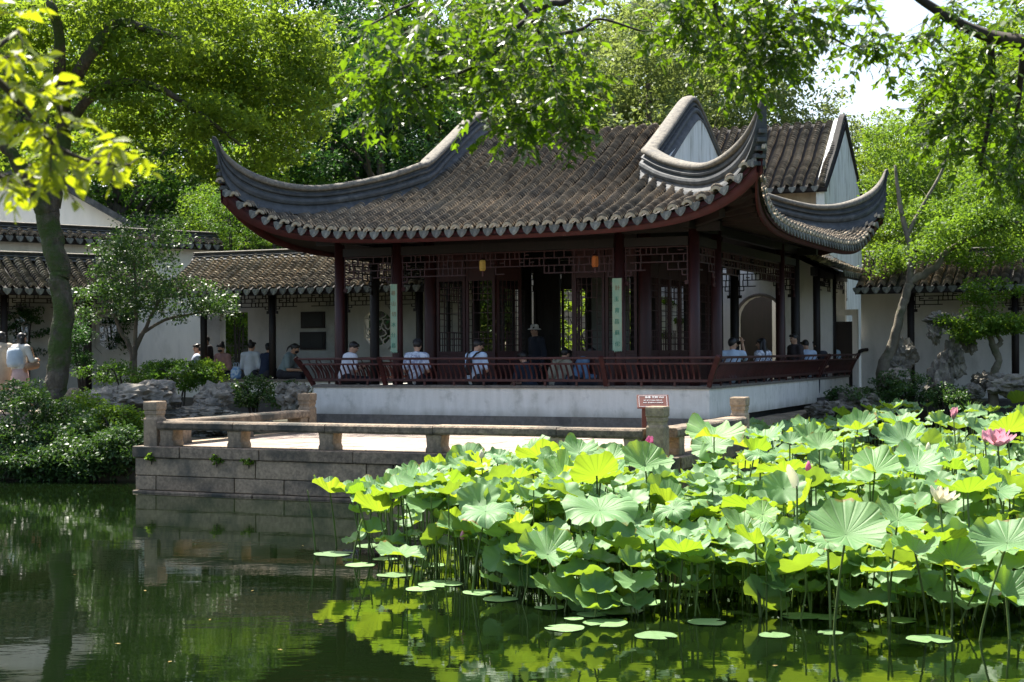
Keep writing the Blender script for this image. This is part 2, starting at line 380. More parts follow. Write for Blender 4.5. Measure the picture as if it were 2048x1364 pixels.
def lotus_mat():
    m, nt, N, L, out = new_mat('lotus_blade')
    tc = N.new('ShaderNodeTexCoord'); sx = N.new('ShaderNodeSeparateXYZ'); L.new(tc.outputs['Object'], sx.inputs[0])
    at = N.new('ShaderNodeMath'); at.operation = 'ARCTAN2'; L.new(sx.outputs['Y'], at.inputs[0]); L.new(sx.outputs['X'], at.inputs[1])
    mu = N.new('ShaderNodeMath'); mu.operation = 'MULTIPLY'; mu.inputs[1].default_value = 10.0; L.new(at.outputs[0], mu.inputs[0])
    cs = N.new('ShaderNodeMath'); cs.operation = 'COSINE'; L.new(mu.outputs[0], cs.inputs[0])
    ab = N.new('ShaderNodeMath'); ab.operation = 'ABSOLUTE'; L.new(cs.outputs[0], ab.inputs[0])
    pw = N.new('ShaderNodeMath'); pw.operation = 'POWER'; pw.inputs[1].default_value = 22.0; L.new(ab.outputs[0], pw.inputs[0])
    oi = N.new('ShaderNodeObjectInfo')
    nz = N.new('ShaderNodeTexNoise'); nz.inputs['Scale'].default_value = 2.2; nz.inputs['Detail'].default_value = 6
    L.new(tc.outputs['Object'], nz.inputs['Vector'])
    def mixc(f, a, b):
        x = N.new('ShaderNodeMix'); x.data_type = 'RGBA'
        if isinstance(f, float): x.inputs['Factor'].default_value = f
        else: L.new(f, x.inputs['Factor'])
        for sck, v in ((x.inputs['A'], a), (x.inputs['B'], b)):
            if isinstance(v, tuple): sck.default_value = c4(v)
            else: L.new(v, sck)
        return x.outputs['Result']
    r1 = N.new('ShaderNodeMapRange'); r1.inputs['From Min'].default_value = 0.3; r1.inputs['From Max'].default_value = 0.7; L.new(nz.outputs['Fac'], r1.inputs['Value'])
    top = mixc(oi.outputs['Random'], (0.205, 0.36, 0.215), (0.235, 0.39, 0.10))
    rn = N.new('ShaderNodeMath'); rn.operation = 'FRACT'; r7 = N.new('ShaderNodeMath'); r7.operation = 'MULTIPLY'; r7.inputs[1].default_value = 7.31; L.new(oi.outputs['Random'], r7.inputs[0]); L.new(r7.outputs[0], rn.inputs[0])
    top = mixc(rn.outputs[0], top, (0.13, 0.26, 0.12))
    top = mixc(r1.outputs[0], top, (0.125, 0.27, 0.09))
    vm = N.new('ShaderNodeMath'); vm.operation = 'MULTIPLY'; vm.inputs[1].default_value = 0.55; L.new(pw.outputs[0], vm.inputs[0])
    top = mixc(vm.outputs[0], top, (0.30, 0.43, 0.20))
    und = mixc(vm.outputs[0], (0.14, 0.22, 0.035), (0.09, 0.15, 0.03))
    geo = N.new('ShaderNodeNewGeometry')
    col = mixc(geo.outputs['Backfacing'], top, und)
    b = N.new('ShaderNodeBsdfPrincipled'); b.inputs['Roughness'].default_value = 0.55; b.inputs['Specular IOR Level'].default_value = 0.3
    b.inputs['Sheen Weight'].default_value = 0.0
    L.new(col, b.inputs['Base Color'])
    bp = N.new('ShaderNodeBump'); bp.inputs['Strength'].default_value = 0.5; bp.inputs['Distance'].default_value = 0.012
    hs = N.new('ShaderNodeMath'); hs.operation = 'MULTIPLY_ADD'; hs.inputs[1].default_value = -1.0
    L.new(pw.outputs[0], hs.inputs[0]); L.new(nz.outputs['Fac'], hs.inputs[2])
    L.new(hs.outputs[0], bp.inputs['Height']); L.new(bp.outputs[0], b.inputs['Normal'])
    ln = N.new('ShaderNodeVectorMath'); ln.operation = 'LENGTH'; cx_ = N.new('ShaderNodeCombineXYZ'); L.new(sx.outputs['X'], cx_.inputs['X']); L.new(sx.outputs['Y'], cx_.inputs['Y']); L.new(cx_.outputs[0], ln.inputs[0])
    n4 = N.new('ShaderNodeTexNoise'); n4.inputs['Scale'].default_value = 5.0; n4.inputs['Detail'].default_value = 4
    of = N.new('ShaderNodeVectorMath'); of.operation = 'ADD'; L.new(tc.outputs['Object'], of.inputs[0]); L.new(oi.outputs['Location'], of.inputs[1]); L.new(of.outputs[0], n4.inputs['Vector'])
    ra = N.new('ShaderNodeMath'); ra.operation = 'MULTIPLY_ADD'; ra.inputs[1].default_value = 0.55; L.new(n4.outputs['Fac'], ra.inputs[0]); L.new(ln.outputs['Value'], ra.inputs[2])
    rm = N.new('ShaderNodeMapRange'); rm.inputs['From Min'].default_value = 1.30; rm.inputs['From Max'].default_value = 1.36; L.new(ra.outputs[0], rm.inputs['Value'])
    col = mixc(rm.outputs[0], col, (0.20, 0.13, 0.035)); L.new(col, b.inputs['Base Color'])
    t = N.new('ShaderNodeBsdfTranslucent')
    tr = mixc(oi.outputs['Random'], (0.26, 0.46, 0.02), (0.46, 0.58, 0.03))
    tr = mixc(vm.outputs[0], tr, (0.16, 0.27, 0.02))
    L.new(tr, t.inputs['Color'])
    ms = N.new('ShaderNodeMixShader'); ms.inputs[0].default_value = 0.38
    L.new(b.outputs[0], ms.inputs[1]); L.new(t.outputs[0], ms.inputs[2]); L.new(ms.outputs[0], out.inputs['Surface'])
    return m
MAT['lotus'] = lotus_mat()
MAT['lotus_low'] = leaf_mat('lotus_understorey_leaf', (0.11, 0.23, 0.085), (0.20, 0.35, 0.15), (0.32, 0.48, 0.025), 0.38, 0.55, 0.3, 3.0)
MAT['stalk'] = M('green_lotus_stalk', (0.10, 0.16, 0.03), (0.06, 0.09, 0.025), 0.6, 9.0, stretch=(1, 1, 0.3), rnd=0.35)
MAT['pad'] = M('floating_pad', (0.17, 0.30, 0.13), (0.12, 0.22, 0.07), 0.4, 3.0, rnd=0.3, spec=0.6)
MAT['petal'] = leaf_mat('pink_petal', (0.68, 0.28, 0.38), (0.80, 0.50, 0.56), (0.85, 0.40, 0.5), 0.4)
MAT['petal_deep'] = leaf_mat('deep_pink_petal', (0.62, 0.10, 0.26), (0.75, 0.26, 0.42), (0.8, 0.2, 0.4), 0.35)
MAT['petal_white'] = leaf_mat('cream_petal', (0.72, 0.66, 0.52), (0.78, 0.74, 0.62), (0.8, 0.75, 0.5), 0.35)
MAT['seedpod'] = M('yellow_green_pod', (0.35, 0.34, 0.05), (0.25, 0.27, 0.04), 0.6)

def water_mat():
    m, nt, N, L, out = new_mat('pond_water')
    tc = N.new('ShaderNodeTexCoord')
    b = N.new('ShaderNodeBsdfPrincipled')
    b.inputs['Base Color'].default_value = (0.012, 0.022, 0.007, 1)
    b.inputs['Roughness'].default_value = 0.015
    b.inputs['IOR'].default_value = 1.36
    mp = N.new('ShaderNodeMapping'); mp.inputs['Scale'].default_value = (0.7, 1.6, 1); L.new(tc.outputs['Object'], mp.inputs['Vector'])
    n1 = N.new('ShaderNodeTexNoise'); n1.inputs['Scale'].default_value = 1.3; n1.inputs['Detail'].default_value = 4; L.new(mp.outputs[0], n1.inputs['Vector'])
    n2 = N.new('ShaderNodeTexNoise'); n2.inputs['Scale'].default_value = 7.0; n2.inputs['Detail'].default_value = 3; L.new(mp.outputs[0], n2.inputs['Vector'])
    b1 = N.new('ShaderNodeBump'); b1.inputs['Strength'].default_value = 0.045; b1.inputs['Distance'].default_value = 0.05; L.new(n1.outputs['Fac'], b1.inputs['Height'])
    b2 = N.new('ShaderNodeBump'); b2.inputs['Strength'].default_value = 0.018; b2.inputs['Distance'].default_value = 0.02; L.new(n2.outputs['Fac'], b2.inputs['Height'])
    L.new(b1.outputs[0], b2.inputs['Normal']); L.new(b2.outputs[0], b.inputs['Normal'])
    n3 = N.new('ShaderNodeTexNoise'); n3.inputs['Scale'].default_value = 0.5; n3.inputs['Detail'].default_value = 5; L.new(tc.outputs['Object'], n3.inputs['Vector'])
    mx = N.new('ShaderNodeMix'); mx.data_type = 'RGBA'; mx.inputs['A'].default_value = (0.0014, 0.0038, 0.0012, 1); mx.inputs['B'].default_value = (0.005, 0.0105, 0.0026, 1)
    L.new(n3.outputs['Fac'], mx.inputs['Factor']); L.new(mx.outputs['Result'], b.inputs['Base Color'])
    L.new(b.outputs[0], out.inputs['Surface'])
    return m
MAT['water'] = water_mat()
def flat(name, c, rough=0.8, spec=0.3):
    return M(name, c, tuple(x * 0.82 for x in c), rough, 9.0, spec=spec)
# ------------------------------------------------------------------ ground and water
LAND_Z = 0.60
TERR_Z = 0.67
FLOOR_Z = 0.97
SEAT_Z = 1.42

def is_pond(x, y):
    if y < 4.6 or x < -17 or x > 15: return False
    l = FMI @ Vector((x, y, 0)); X, Y = l.x, l.y
    if X < -6.1:
        return y < 24.4 + 0.35 * math.sin(x * 1.3) and Y < -4.0
    if X < 1.1 and Y > -6.8 and (X < -0.2 or Y < -3.3): return False
    if X >= -0.2 and Y > 9.3 + 0.3 * math.sin(X * 1.7): return False
    return True

def build_ground():
    def axis(lo, hi, st, far):
        a = list(np.arange(lo, hi + 1e-6, st))
        return [-far, -far * 0.5, -80.0] + a + [80.0 + (hi if hi > 80 else 0), far * 0.5, far]
    xs = axis(-24, 24, 0.4, 900.0)
    ys = [-900.0, -300.0, -60.0] + list(np.arange(-6, 50.001, 0.4)) + [80.0, 300.0, 900.0]
    V = []
    for y in ys:
        for x in xs:
            z = -0.9 if is_pond(x, y) else LAND_Z + 0.06 * noise.noise(Vector((x * 0.4, y * 0.4, 0)))
            l = FMI @ Vector((x, y, 0))
            if z > 0 and -8.5 < l.x < 1.8 and -7.5 < l.y < 9: z = min(z, 0.55)
            V.append((x, y, z))
    nx, ny = len(xs), len(ys)
    Fq = [(j * nx + i, j * nx + i + 1, (j + 1) * nx + i + 1, (j + 1) * nx + i) for j in range(ny - 1) for i in range(nx - 1)]
    o = inst('ground', np_mesh('ground', np.array(V), np.array(Fq), MAT['soil'], True))
    tag(o, 'dark garden soil around the pond and under the trees', kind='structure')
    me = np_mesh('pond_water', np.array([(-18, 3.5, 0), (16, 3.5, 0), (16, 40, 0), (-18, 40, 0)]), np.array([(0, 1, 2, 3)]), MAT['water'])
    o = inst('pond_water', me)
    tag(o, 'dark green still pond water mirroring the trees', kind='structure')
build_ground()

# ------------------------------------------------------------------ stone terrace
rng = random.Random(5)
TX0, TX1, TY0, TY1 = -6.63, 1.65, -7.38, -0.02     # terrace in the pavilion's frame
terrace = bpy.data.objects.new('terrace', None); COL.objects.link(terrace)
terrace.location = CORNER; terrace.rotation_euler = (0, 0, ROT)
tag(terrace, 'sunlit stone terrace in front of the pavilion, built of granite blocks', kind='structure')
core = MB().box(TX0 + 0.10, TY0 + 0.10, -0.8, TX1 - 0.10, TY1, TERR_Z - 0.05)
core.build('terrace_core', MAT['cement'], terrace)
def block_course(y_or_x, z0, z1, a0, a1, along, lens, mat, depth=0.3, gap=0.008, out=0.0):
    a = a0
    while a < a1 - 0.02:
        ln = rng.choice(lens) * rng.uniform(0.85, 1.15)
        b = min(a + ln, a1)
        if a1 - b < 0.25: b = a1
        j = rng.uniform(-0.008, 0.008)
        m = MB()
        if along == 'x': m.box(a + gap, y_or_x - out + j, z0 + gap, b - gap, y_or_x + depth, z1)
        elif along == 'yr': m.box(y_or_x - depth, a + gap, z0 + gap, y_or_x + out + j, b - gap, z1)
        else: m.box(y_or_x - out + j, a + gap, z0 + gap, y_or_x + depth, b - gap, z1)
        m.build('stone_block', mat(a) if callable(mat) else mat, terrace, bevel=0.012)
        a = b
front_mat = lambda a: MAT['granite'] if a < -4.3 or rng.random() < 0.25 else MAT['granite_dark']
block_course(TY0, 0.03, 0.245, TX0, TX1, 'x', [1.25, 0.8, 0.35, 1.6], front_mat)
block_course(TY0, 0.245, 0.51, TX0, TX1, 'x', [1.6, 0.45, 1.9], front_mat)
block_course(TY0, 0.51, TERR_Z + 0.01, TX0 - 0.03, TX1 + 0.03, 'x', [0.75, 1.6, 1.9], MAT['granite_dark'], depth=0.42, out=0.03)
block_course(TY0 - 0.04, -0.4, 0.03, TX0 - 0.02, TX1, 'x', [1.9], MAT['granite_dark'])
for (z0, z1, dpt, o_) in ((0.03, 0.245, .3, 0), (0.245, 0.51, .3, 0), (0.51, TERR_Z + 0.01, .42, .03)):
    block_course(TX1, z0, z1, TY0 + 0.45, TY1 - 2.0, 'yr', [1.2, 1.7], MAT['granite_dark'], depth=dpt, out=o_)
    block_course(TX0, z0, z1, TY0 + 0.45, TY1, 'yl', [1.2, 1.7], MAT['granite'], depth=dpt, out=o_)
# paving: rows of slabs
ym = TY0 + 0.45; row = 0
while ym < TY1 - 0.3:
    dy = 0.62
    x = TX0 + 0.45 - (0.45 if row % 2 else 0)
    while x < TX1 - 0.42:
        x0 = max(x, TX0 + 0.43); x1 = min(x + 0.95, TX1 - 0.43)
        if x1 - x0 > 0.05:
            h = TERR_Z + rng.uniform(-0.004, 0.004)
            MB().box(x0 + 0.006, ym + 0.006, TERR_Z - 0.06, x1 - 0.006, min(ym + dy, TY1 + 0.0) - 0.006, h).build('paving_slab', MAT['paving'], terrace)
        x += 0.95
    ym += dy; row += 1

# low stone balustrades
def stone_post(parent, x, y, h=0.66, wd=0.235):
    r = wd / 2 * math.sqrt(2)
    prof = [(r, -0.02), (r, h - 0.27), (r * 0.99, h - 0.265), (r * 0.86, h - 0.235), (r * 0.86, h - 0.20), (r * 0.94, h - 0.19), (r * 0.96, h - 0.15),
            (r * 0.90, h - 0.145), (r * 1.03, h - 0.12), (r * 1.05, h - 0.02), (r * 0.98, h)]
    o = MB().lathe(prof, 4, square=True).build('post', MAT['granite'], parent, loc=(x, y, 0), bevel=0.012)
    return o
def balustrade(name, label, a, b, posts, supports, ext0=0.0, ext1=0.0):
    """a, b in the pavilion frame, on the terrace; local x runs from a to b"""
    A = Vector((a[0], a[1])); B = Vector((b[0], b[1])); d = B - A; ln = d.length
    ang = math.atan2(d.y, d.x)
    t = thing(name, label, 'stone railing', F(a[0], a[1], TERR_Z + 0.01), ROT + ang, 'stone railings round the terrace')
    for p in posts: stone_post(t, p * ln, 0)
    edges = [ext0] + [s * ln for s in supports[1:-1]] + [ln - ext1]
    for i in range(len(edges) - 1):
        m = MB(); n = 6
        dz = rng.uniform(-0.006, 0.006)
        m.prism([(-0.15, 0.245 + dz), (0.15, 0.245 + dz), (0.165, 0.275 + dz), (0.165, 0.345 + dz), (0.14, 0.372 + dz), (-0.14, 0.372 + dz), (-0.165, 0.345 + dz), (-0.165, 0.275 + dz)],
                'x', edges[i] + 0.004, edges[i + 1] - 0.004)
        m.build('rail_beam', MAT['granite_dark'], t, bevel=0.006)
    for s in supports:
        x = s * ln
        MB().prism([(-0.125, 0), (0.125, 0), (0.125, 0.05), (0.105, 0.09), (0.115, 0.2), (0.125, 0.2445), (-0.125, 0.2445), (-0.115, 0.2), (-0.105, 0.09), (-0.125, 0.05)],
                   'y', -0.13, 0.13).build('support_block', MAT['granite'], t, loc=(min(max(x, 0.30), ln - 0.30), 0, 0), bevel=0.01)
    return t
balustrade('stone_balustrade', 'long low granite railing along the water edge of the terrace', (-6.42, -7.17), (1.44, -7.17), (0, 1),
           (0.0, 0.19, 0.385, 0.60, 0.83, 1.0), 0.15, 0.15)
balustrade('stone_balustrade', 'short granite railing on the terrace side nearest the lotus, behind the brown sign', (1.44, -6.85), (1.44, -3.25), (1,), (0.0, 0.5, 1.0), 0.0, 0.15)
TUFT = None
balustrade('stone_balustrade', 'granite railing running back along the shrub side of the terrace', (-6.42, -6.85), (-6.42, -2.9), (1,), (0.0, 0.5, 1.0), 0.0, 0.15)

# ------------------------------------------------------------------ roof tools
def tile_row_mesh(name, path, lat, mat, rad=0.095, pitch=0.08, seg=6, rise=1.08, rs=None, lo=0.030):
    """one column of overlapping barrel tiles: path = list of points from the eave upward, lat = sideways unit vector"""
    pts = np.array([tuple(p) for p in path]); lat = np.array(tuple(lat))
    dl = np.linalg.norm(np.diff(pts, axis=0), axis=1); s = np.concatenate([[0], np.cumsum(dl)])
    n = max(2, int(s[-1] / pitch))
    s0 = np.linspace(0, s[-1] - pitch, n)
    rs = rs or np.random
    s0 = s0 + rs.uniform(-0.008, 0.008, n)
    s1 = np.minimum(s0 + pitch * 1.25, s[-1])
    def at(q): return np.stack([np.interp(q, s, pts[:, k]) for k in range(3)], 1)
    A = at(np.clip(s0, 0, s[-1])); B = at(s1)
    tg = B - A; tg /= np.maximum(np.linalg.norm(tg, axis=1, keepdims=True), 1e-6)
    nm = np.cross(np.broadcast_to(lat, tg.shape), tg)
    nm *= np.sign(nm[:, 2:3] + 1e-9)
    th = np.linspace(0, math.pi, seg + 1)
    jit = rs.uniform(-0.006, 0.006, (n, 1)); lj = rs.uniform(-0.006, 0.006, (n, 1)) + 0.012 * np.sin(np.arange(n) * 0.35 + rs.uniform(0, 6))[:, None]
    rr = rad * (1 + rs.uniform(-0.04, 0.04, (n, 1)))
    def ring(C, r, off):
        return (C + lat * lj + nm * (off + jit))[:, None, :] + (np.cos(th)[None, :] * r)[:, :, None] * lat[None, None, :] + (np.sin(th)[None, :] * r * rise)[:, :, None] * nm[:, None, :]
    r0 = ring(A, rr - 0.040, lo - 0.012); r1 = ring(A, rr, lo + 0.010); r2 = ring(B, rr - 0.014, -0.010)
    k = seg + 1
    V = np.concatenate([r0, r1, r2], 1).reshape(-1, 3)
    f = []
    for a in (0, 1):
        for i in range(seg):
            f.append((a * k + i, a * k + i + 1, (a + 1) * k + i + 1, (a + 1) * k + i))
    f = np.array(f)
    Fq = (f[None] + (np.arange(n) * 3 * k)[:, None, None]).reshape(-1, 4)
    me = np_mesh(name, V, Fq, mat)
    me.materials.append(MAT['tile_edge'])
    me.polygons.foreach_set('material_index', np.tile(np.array([1] * seg + [0] * seg, dtype=np.int32), n))
    return me

def drip_mesh():
    poly = [(-0.102, 0.0)]
    for i in range(1, 9):
        a = i / 9.0
        dd = 1 - abs(2 * a - 1)
        poly.append((-0.102 + 0.204 * a, -0.148 * (dd ** 0.55)))
    poly.append((0.102, 0.0)); poly.append((0.055, 0.022)); poly.append((0, 0.008)); poly.append((-0.055, 0.022))
    m = MB().prism(poly, 'y', -0.008, 0.012)
    inner = [(p[0] * 0.62, p[1] * 0.62 - 0.015) for p in poly[:10]]
    m.prism(inner, 'y', -0.016, -0.008)
    return m.mesh('drip_tile', MAT['drip'])
DRIP = drip_mesh()
def end_mesh():
    m = MB(); n = 8
    o = [(0.095 * math.cos(math.pi * i / n), 0.088 * math.sin(math.pi * i / n)) for i in range(n + 1)]
    i_ = [(0.05 * math.cos(math.pi * i / n), 0.04 * math.sin(math.pi * i / n)) for i in range(n, -1, -1)]
    return MB().prism(o + i_, 'y', -0.02, 0.03).mesh('tile_end', MAT['tile_lichen'])
TILE_END = end_mesh()

def sweep(path, prof_fn, mb):
    """path: list of (pos, side) ; prof_fn(i) -> list of (side offset, world z offset) points, same count each"""
    rings = []
    for i, (p, sd) in enumerate(path):
        rings.append([p + sd * a + Vector((0, 0, b)) for a, b in prof_fn(i)])
    k = len(rings[0]); vs = [v for r in rings for v in r]; fs = []
    for i in range(len(rings) - 1):
        for j in range(k):
            j2 = (j + 1) % k
            fs.append((i * k + j, i * k + j2, (i + 1) * k + j2, (i + 1) * k + j))
    fs.append(tuple(range(k - 1, -1, -1))); fs.append(tuple((len(rings) - 1) * k + j for j in range(k)))
    mb.add(vs, fs)

# ------------------------------------------------------------------ the pavilion
PW, PD = 8.07, 8.5
MAT['screen'] = M('dim_teal_grey_plaster', (0.20, 0.22, 0.21), (0.15, 0.17, 0.16), 0.9, 3.0)
pav = thing('pavilion', 'dark red timber waterside pavilion with upswept grey tiled roof on a white base', 'pavilion', CORNER, ROT)
# base
base = MB().box(-PW, 0.0, 0.85, 0.0, 0.30, SEAT_Z - 0.05).box(-0.30, 0.30, 0.85, 0.0, 12.2, SEAT_Z - 0.05).box(-PW, 0.30, 0.85, -PW + 0.30, 4.9, SEAT_Z - 0.05)
base.build('base_wall', MAT['plaster_base'], pav)
MB().box(-PW - 0.06, -0.05, 0.40, 0.02, 0.25, 0.849).build('plinth', MAT['cement'], pav)
MB().box(-PW - 0.02, -0.03, SEAT_Z - 0.0497, 0.03, 0.42, SEAT_Z).build('seat_board', MAT['cement'], pav)
MB().box(-0.42, 0.423, SEAT_Z - 0.0497, 0.03, 12.2, SEAT_Z).build('seat_board', MAT['cement'], pav)
MB().box(-PW + 0.3, 0.3, 0.4, -0.3, PD + 4, FLOOR_Z).build('floor', MAT['floor'], pav)
# side plinth stones towards the lotus
side_plinth = thing('stone_plinth', 'grey-brown stone ledge below the white side wall, beside the lotus', 'stone ledge', CORNER, ROT)
a = -1.9
rng = random.Random(9)
while a < 8.4:
    b = min(a + rng.choice([1.1, 1.5, 0.9]), 8.6)
    MB().box(0.035, a + 0.006, 0.60, 0.50, b - 0.006, 0.75 + rng.uniform(-.006, .006)).build('coping_stone', MAT['granite'], side_plinth, bevel=0.012)
    a = b
for z0, z1 in ((0.33, 0.597), (-0.5, 0.327)):
    a = -1.9
    while a < 8.4:
        b = min(a + rng.choice([1.0, 1.4, 0.7]), 8.6)
        MB().box(0.035, a + 0.006, z0, 0.46 + rng.uniform(-.01, .01), b - 0.006, z1).build('stone_block', MAT['granite'], side_plinth, bevel=0.012)
        a = b

# columns
cy = [0.38, 1.79, 6.7, 8.1]; cx = [-7.69, -6.39, -1.79, -0.38]
EAVE_Z = 4.27
def column_mesh(r, z0, z1, mat):
    return MB().lathe([(r, z0), (r, z0 + 1.0), (r * 0.94, z1)], 16).mesh('column', mat, True)
def column(x, y, r, mat, z0=FLOOR_Z, z1=4.35):
    o = inst('column', column_mesh(r, z0, z1, mat), pav, (x, y, 0))
    MB().lathe([(r * 1.25, z0 - 0.01), (r * 1.55, z0 + 0.06), (r * 1.3, z0 + 0.13)], 14).build('stone_drum', MAT['granite'], o, True)
    return o
for x in cx:
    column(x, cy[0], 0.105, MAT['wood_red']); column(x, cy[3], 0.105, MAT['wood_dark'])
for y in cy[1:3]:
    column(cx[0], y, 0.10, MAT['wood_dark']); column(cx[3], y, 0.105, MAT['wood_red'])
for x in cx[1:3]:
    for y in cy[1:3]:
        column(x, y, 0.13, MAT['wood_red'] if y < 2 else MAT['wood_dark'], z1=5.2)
# beams
def beam(p0, p1, wd, ht, mat=None, name='beam', par=None):
    return MB().beam(p0, p1, wd, ht).build(name, mat or MAT['wood_dark'], par or pav)
for y in (cy[0], cy[3]):
    for i in range(3):
        beam((cx[i] + 0.1, y, 4.02), (cx[i + 1] - 0.1, y, 4.02), 0.09, 0.16)
    beam((cx[0] - 0.5, y, 4.26), (cx[3] + 0.5, y, 4.26), 0.14, 0.16)
for x in (cx[0], cx[3]):
    for i in range(3):
        beam((x, cy[i] + 0.1, 4.02), (x, cy[i + 1] - 0.1, 4.02), 0.09, 0.16)
    beam((x, cy[0] - 0.5, 4.30), (x, cy[3] + 0.5, 4.30), 0.14, 0.16)
for y in (cy[1], cy[2]): beam((cx[1] + .13, y, 4.4), (cx[2] - .13, y, 4.4), 0.16, 0.5)
for x in (cx[1], cx[2]): beam((x, cy[1] + .13, 4.42), (x, cy[2] - .13, 4.42), 0.15, 0.5)
# ceiling boards over the room keep its upper part dark
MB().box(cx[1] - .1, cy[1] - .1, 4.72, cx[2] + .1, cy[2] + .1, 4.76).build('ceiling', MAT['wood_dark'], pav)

def frieze_mesh(ln, ht, seed, mat, drop=0.22, bar=0.022):
    """hanging fretwork: frame, staggered key pattern, stepped ends"""
    r = random.Random(seed); m = MB(); t = bar
    def hb(x0, x1, z): m.box(x0, -t / 2, z - t / 2, x1, t / 2, z + t / 2)
    def vb(x, z0, z1): m.box(x - t / 2, -t * 0.45, z0, x + t / 2, t * 0.45, z1)
    hb(0, ln, -t / 2)
    rows = 3; rh = ht / rows
    n = max(3, int(ln / 0.20)); cw = ln / n
    for k in range(rows):
        z0 = -rh * (k + 1)
        inset = 0 if k < rows - 1 else 1
        # stepped lower edge: lowest row only near the ends
        for i in range(n):
            near = min(i, n - 1 - i)
            if k == rows - 1 and near > n * 0.28 and (i % 5): continue
            off = (k % 2) * cw / 2
            x0 = i * cw + off; x1 = min(x0 + cw * 0.98, ln)
            if x0 > ln - 0.02: continue
            hb(x0, x1, z0)
            if r.random() < 0.85: vb(x0 + t / 2, z0, z0 + rh)
            if r.random() < 0.35: vb(min(x0 + cw * 0.5, ln - t), z0, z0 + rh)
            if r.random() < 0.3 and k < rows - 1: hb(x0, x0 + cw * 0.5, z0 + rh * 0.5)
    for x, sg in ((0, 1), (ln, -1)):
        vb(x + sg * t, -ht - drop, 0)
        vb(x + sg * 0.12, -ht - drop * 0.45, -ht)
        hb(min(x, x + sg * 0.12), max(x, x + sg * 0.12), -ht - drop * 0.45)
        m.box(min(x, x + sg * .07), -0.02, -ht - drop - 0.05, max(x, x + sg * .07), 0.02, -ht - drop + 0.02)
    return m.mesh('frieze_lattice', mat)
k = 0
for y, mt in ((cy[0], 'wood_red'), (cy[3], 'wood_dark')):
    for i in range(3):
        x0, x1 = cx[i] + 0.10, cx[i + 1] - 0.10
        inst('frieze_lattice', frieze_mesh(x1 - x0, 0.42, 20 + k, MAT[mt]), pav, (x0, y, 3.93)); k += 1
for x, mt in ((cx[0], 'wood_dark'), (cx[3], 'wood_red')):
    for i in range(3):
        y0, y1 = cy[i] + 0.10, cy[i + 1] - 0.10
        inst('frieze_lattice', frieze_mesh(y1 - y0, 0.42, 30 + k, MAT[mt]), pav, (x, y0, 3.93), (0, 0, math.pi / 2)); k += 1

# lattice door leaves of the room
def door_leaf(parent, wd, loc, rz, z0=FLOOR_Z, z1=4.1, mat='wood_red', seed=0):
    fr = MB(); t = 0.045; h = z1 - z0
    sill = h * 0.33
    fr.box(0, -t / 2, 0, 0.055, t / 2, h); fr.box(wd - 0.055, -t / 2, 0, wd, t / 2, h)
    for z in (0, sill * 0.62, sill, h * 0.80, h - 0.06):
        fr.box(0.055, -t / 2 + .002, z, wd - 0.055, t / 2 - .002, z + 0.055)
    o = fr.build('door_leaf', MAT[mat], parent, loc=loc, rot=(0, 0, rz))
    for (x0, x1, z0_, z1_, tk) in ((0.055, wd - 0.055, 0.055, sill * 0.62, .012), (0.055, wd - 0.055, sill * 0.62 + 0.055, sill, .012), (0.055, wd - 0.055, h * 0.8 + 0.055, h - 0.06, .012)):
        MB().box(x0, -tk, z0_, x1, tk, z1_).build('door_panel', MAT[mat], o)
    lt = MB(); b = 0.013
    za, zb = sill + 0.055, h * 0.80
    nx = 5; nz = 11
    for i in range(1, nx):
        x = 0.055 + (wd - 0.11) * i / nx
        if i in (2, 3):
            lt.box(x - b / 2, -b / 2, za, x + b / 2, b / 2, za + (zb - za) * 0.28); lt.box(x - b / 2, -b / 2, za + (zb - za) * 0.72, x + b / 2, b / 2, zb)
        else: lt.box(x - b / 2, -b / 2, za, x + b / 2, b / 2, zb)
    for j in range(1, nz):
        z = za + (zb - za) * j / nz
        if 3 < j < 8 and j != 6:
            lt.box(0.055, -b * .45, z - b / 2, 0.055 + (wd - .11) / nx, b * .45, z + b / 2); lt.box(wd - 0.055 - (wd - .11) / nx, -b * .45, z - b / 2, wd - 0.055, b * .45, z + b / 2)
        else: lt.box(0.055, -b * .45, z - b / 2, wd - 0.055, b * .45, z + b / 2)
    lt.build('lattice', MAT[mat], o)
    return o
y = cy[1]
for i, x in enumerate((-6.24, -5.58)): door_leaf(pav, 0.64, (x, y, FLOOR_Z), 0)
for i, x in enumerate((-3.25, -2.59)): door_leaf(pav, 0.64, (x, y, FLOOR_Z), 0)
door_leaf(pav, 0.62, (-4.92, y + 0.02, FLOOR_Z), R(62)); door_leaf(pav, 0.62, (-3.28, y + 0.02, FLOOR_Z), R(100))
for j in range(7):
    door_leaf(pav, 0.66, (cx[2], cy[1] + 0.15 + j * 0.67, FLOOR_Z), math.pi / 2)
    if j not in (2, 3, 4): door_leaf(pav, 0.66, (cx[1], cy[1] + 0.15 + j * 0.67, FLOOR_Z), math.pi / 2, mat='wood_dark')
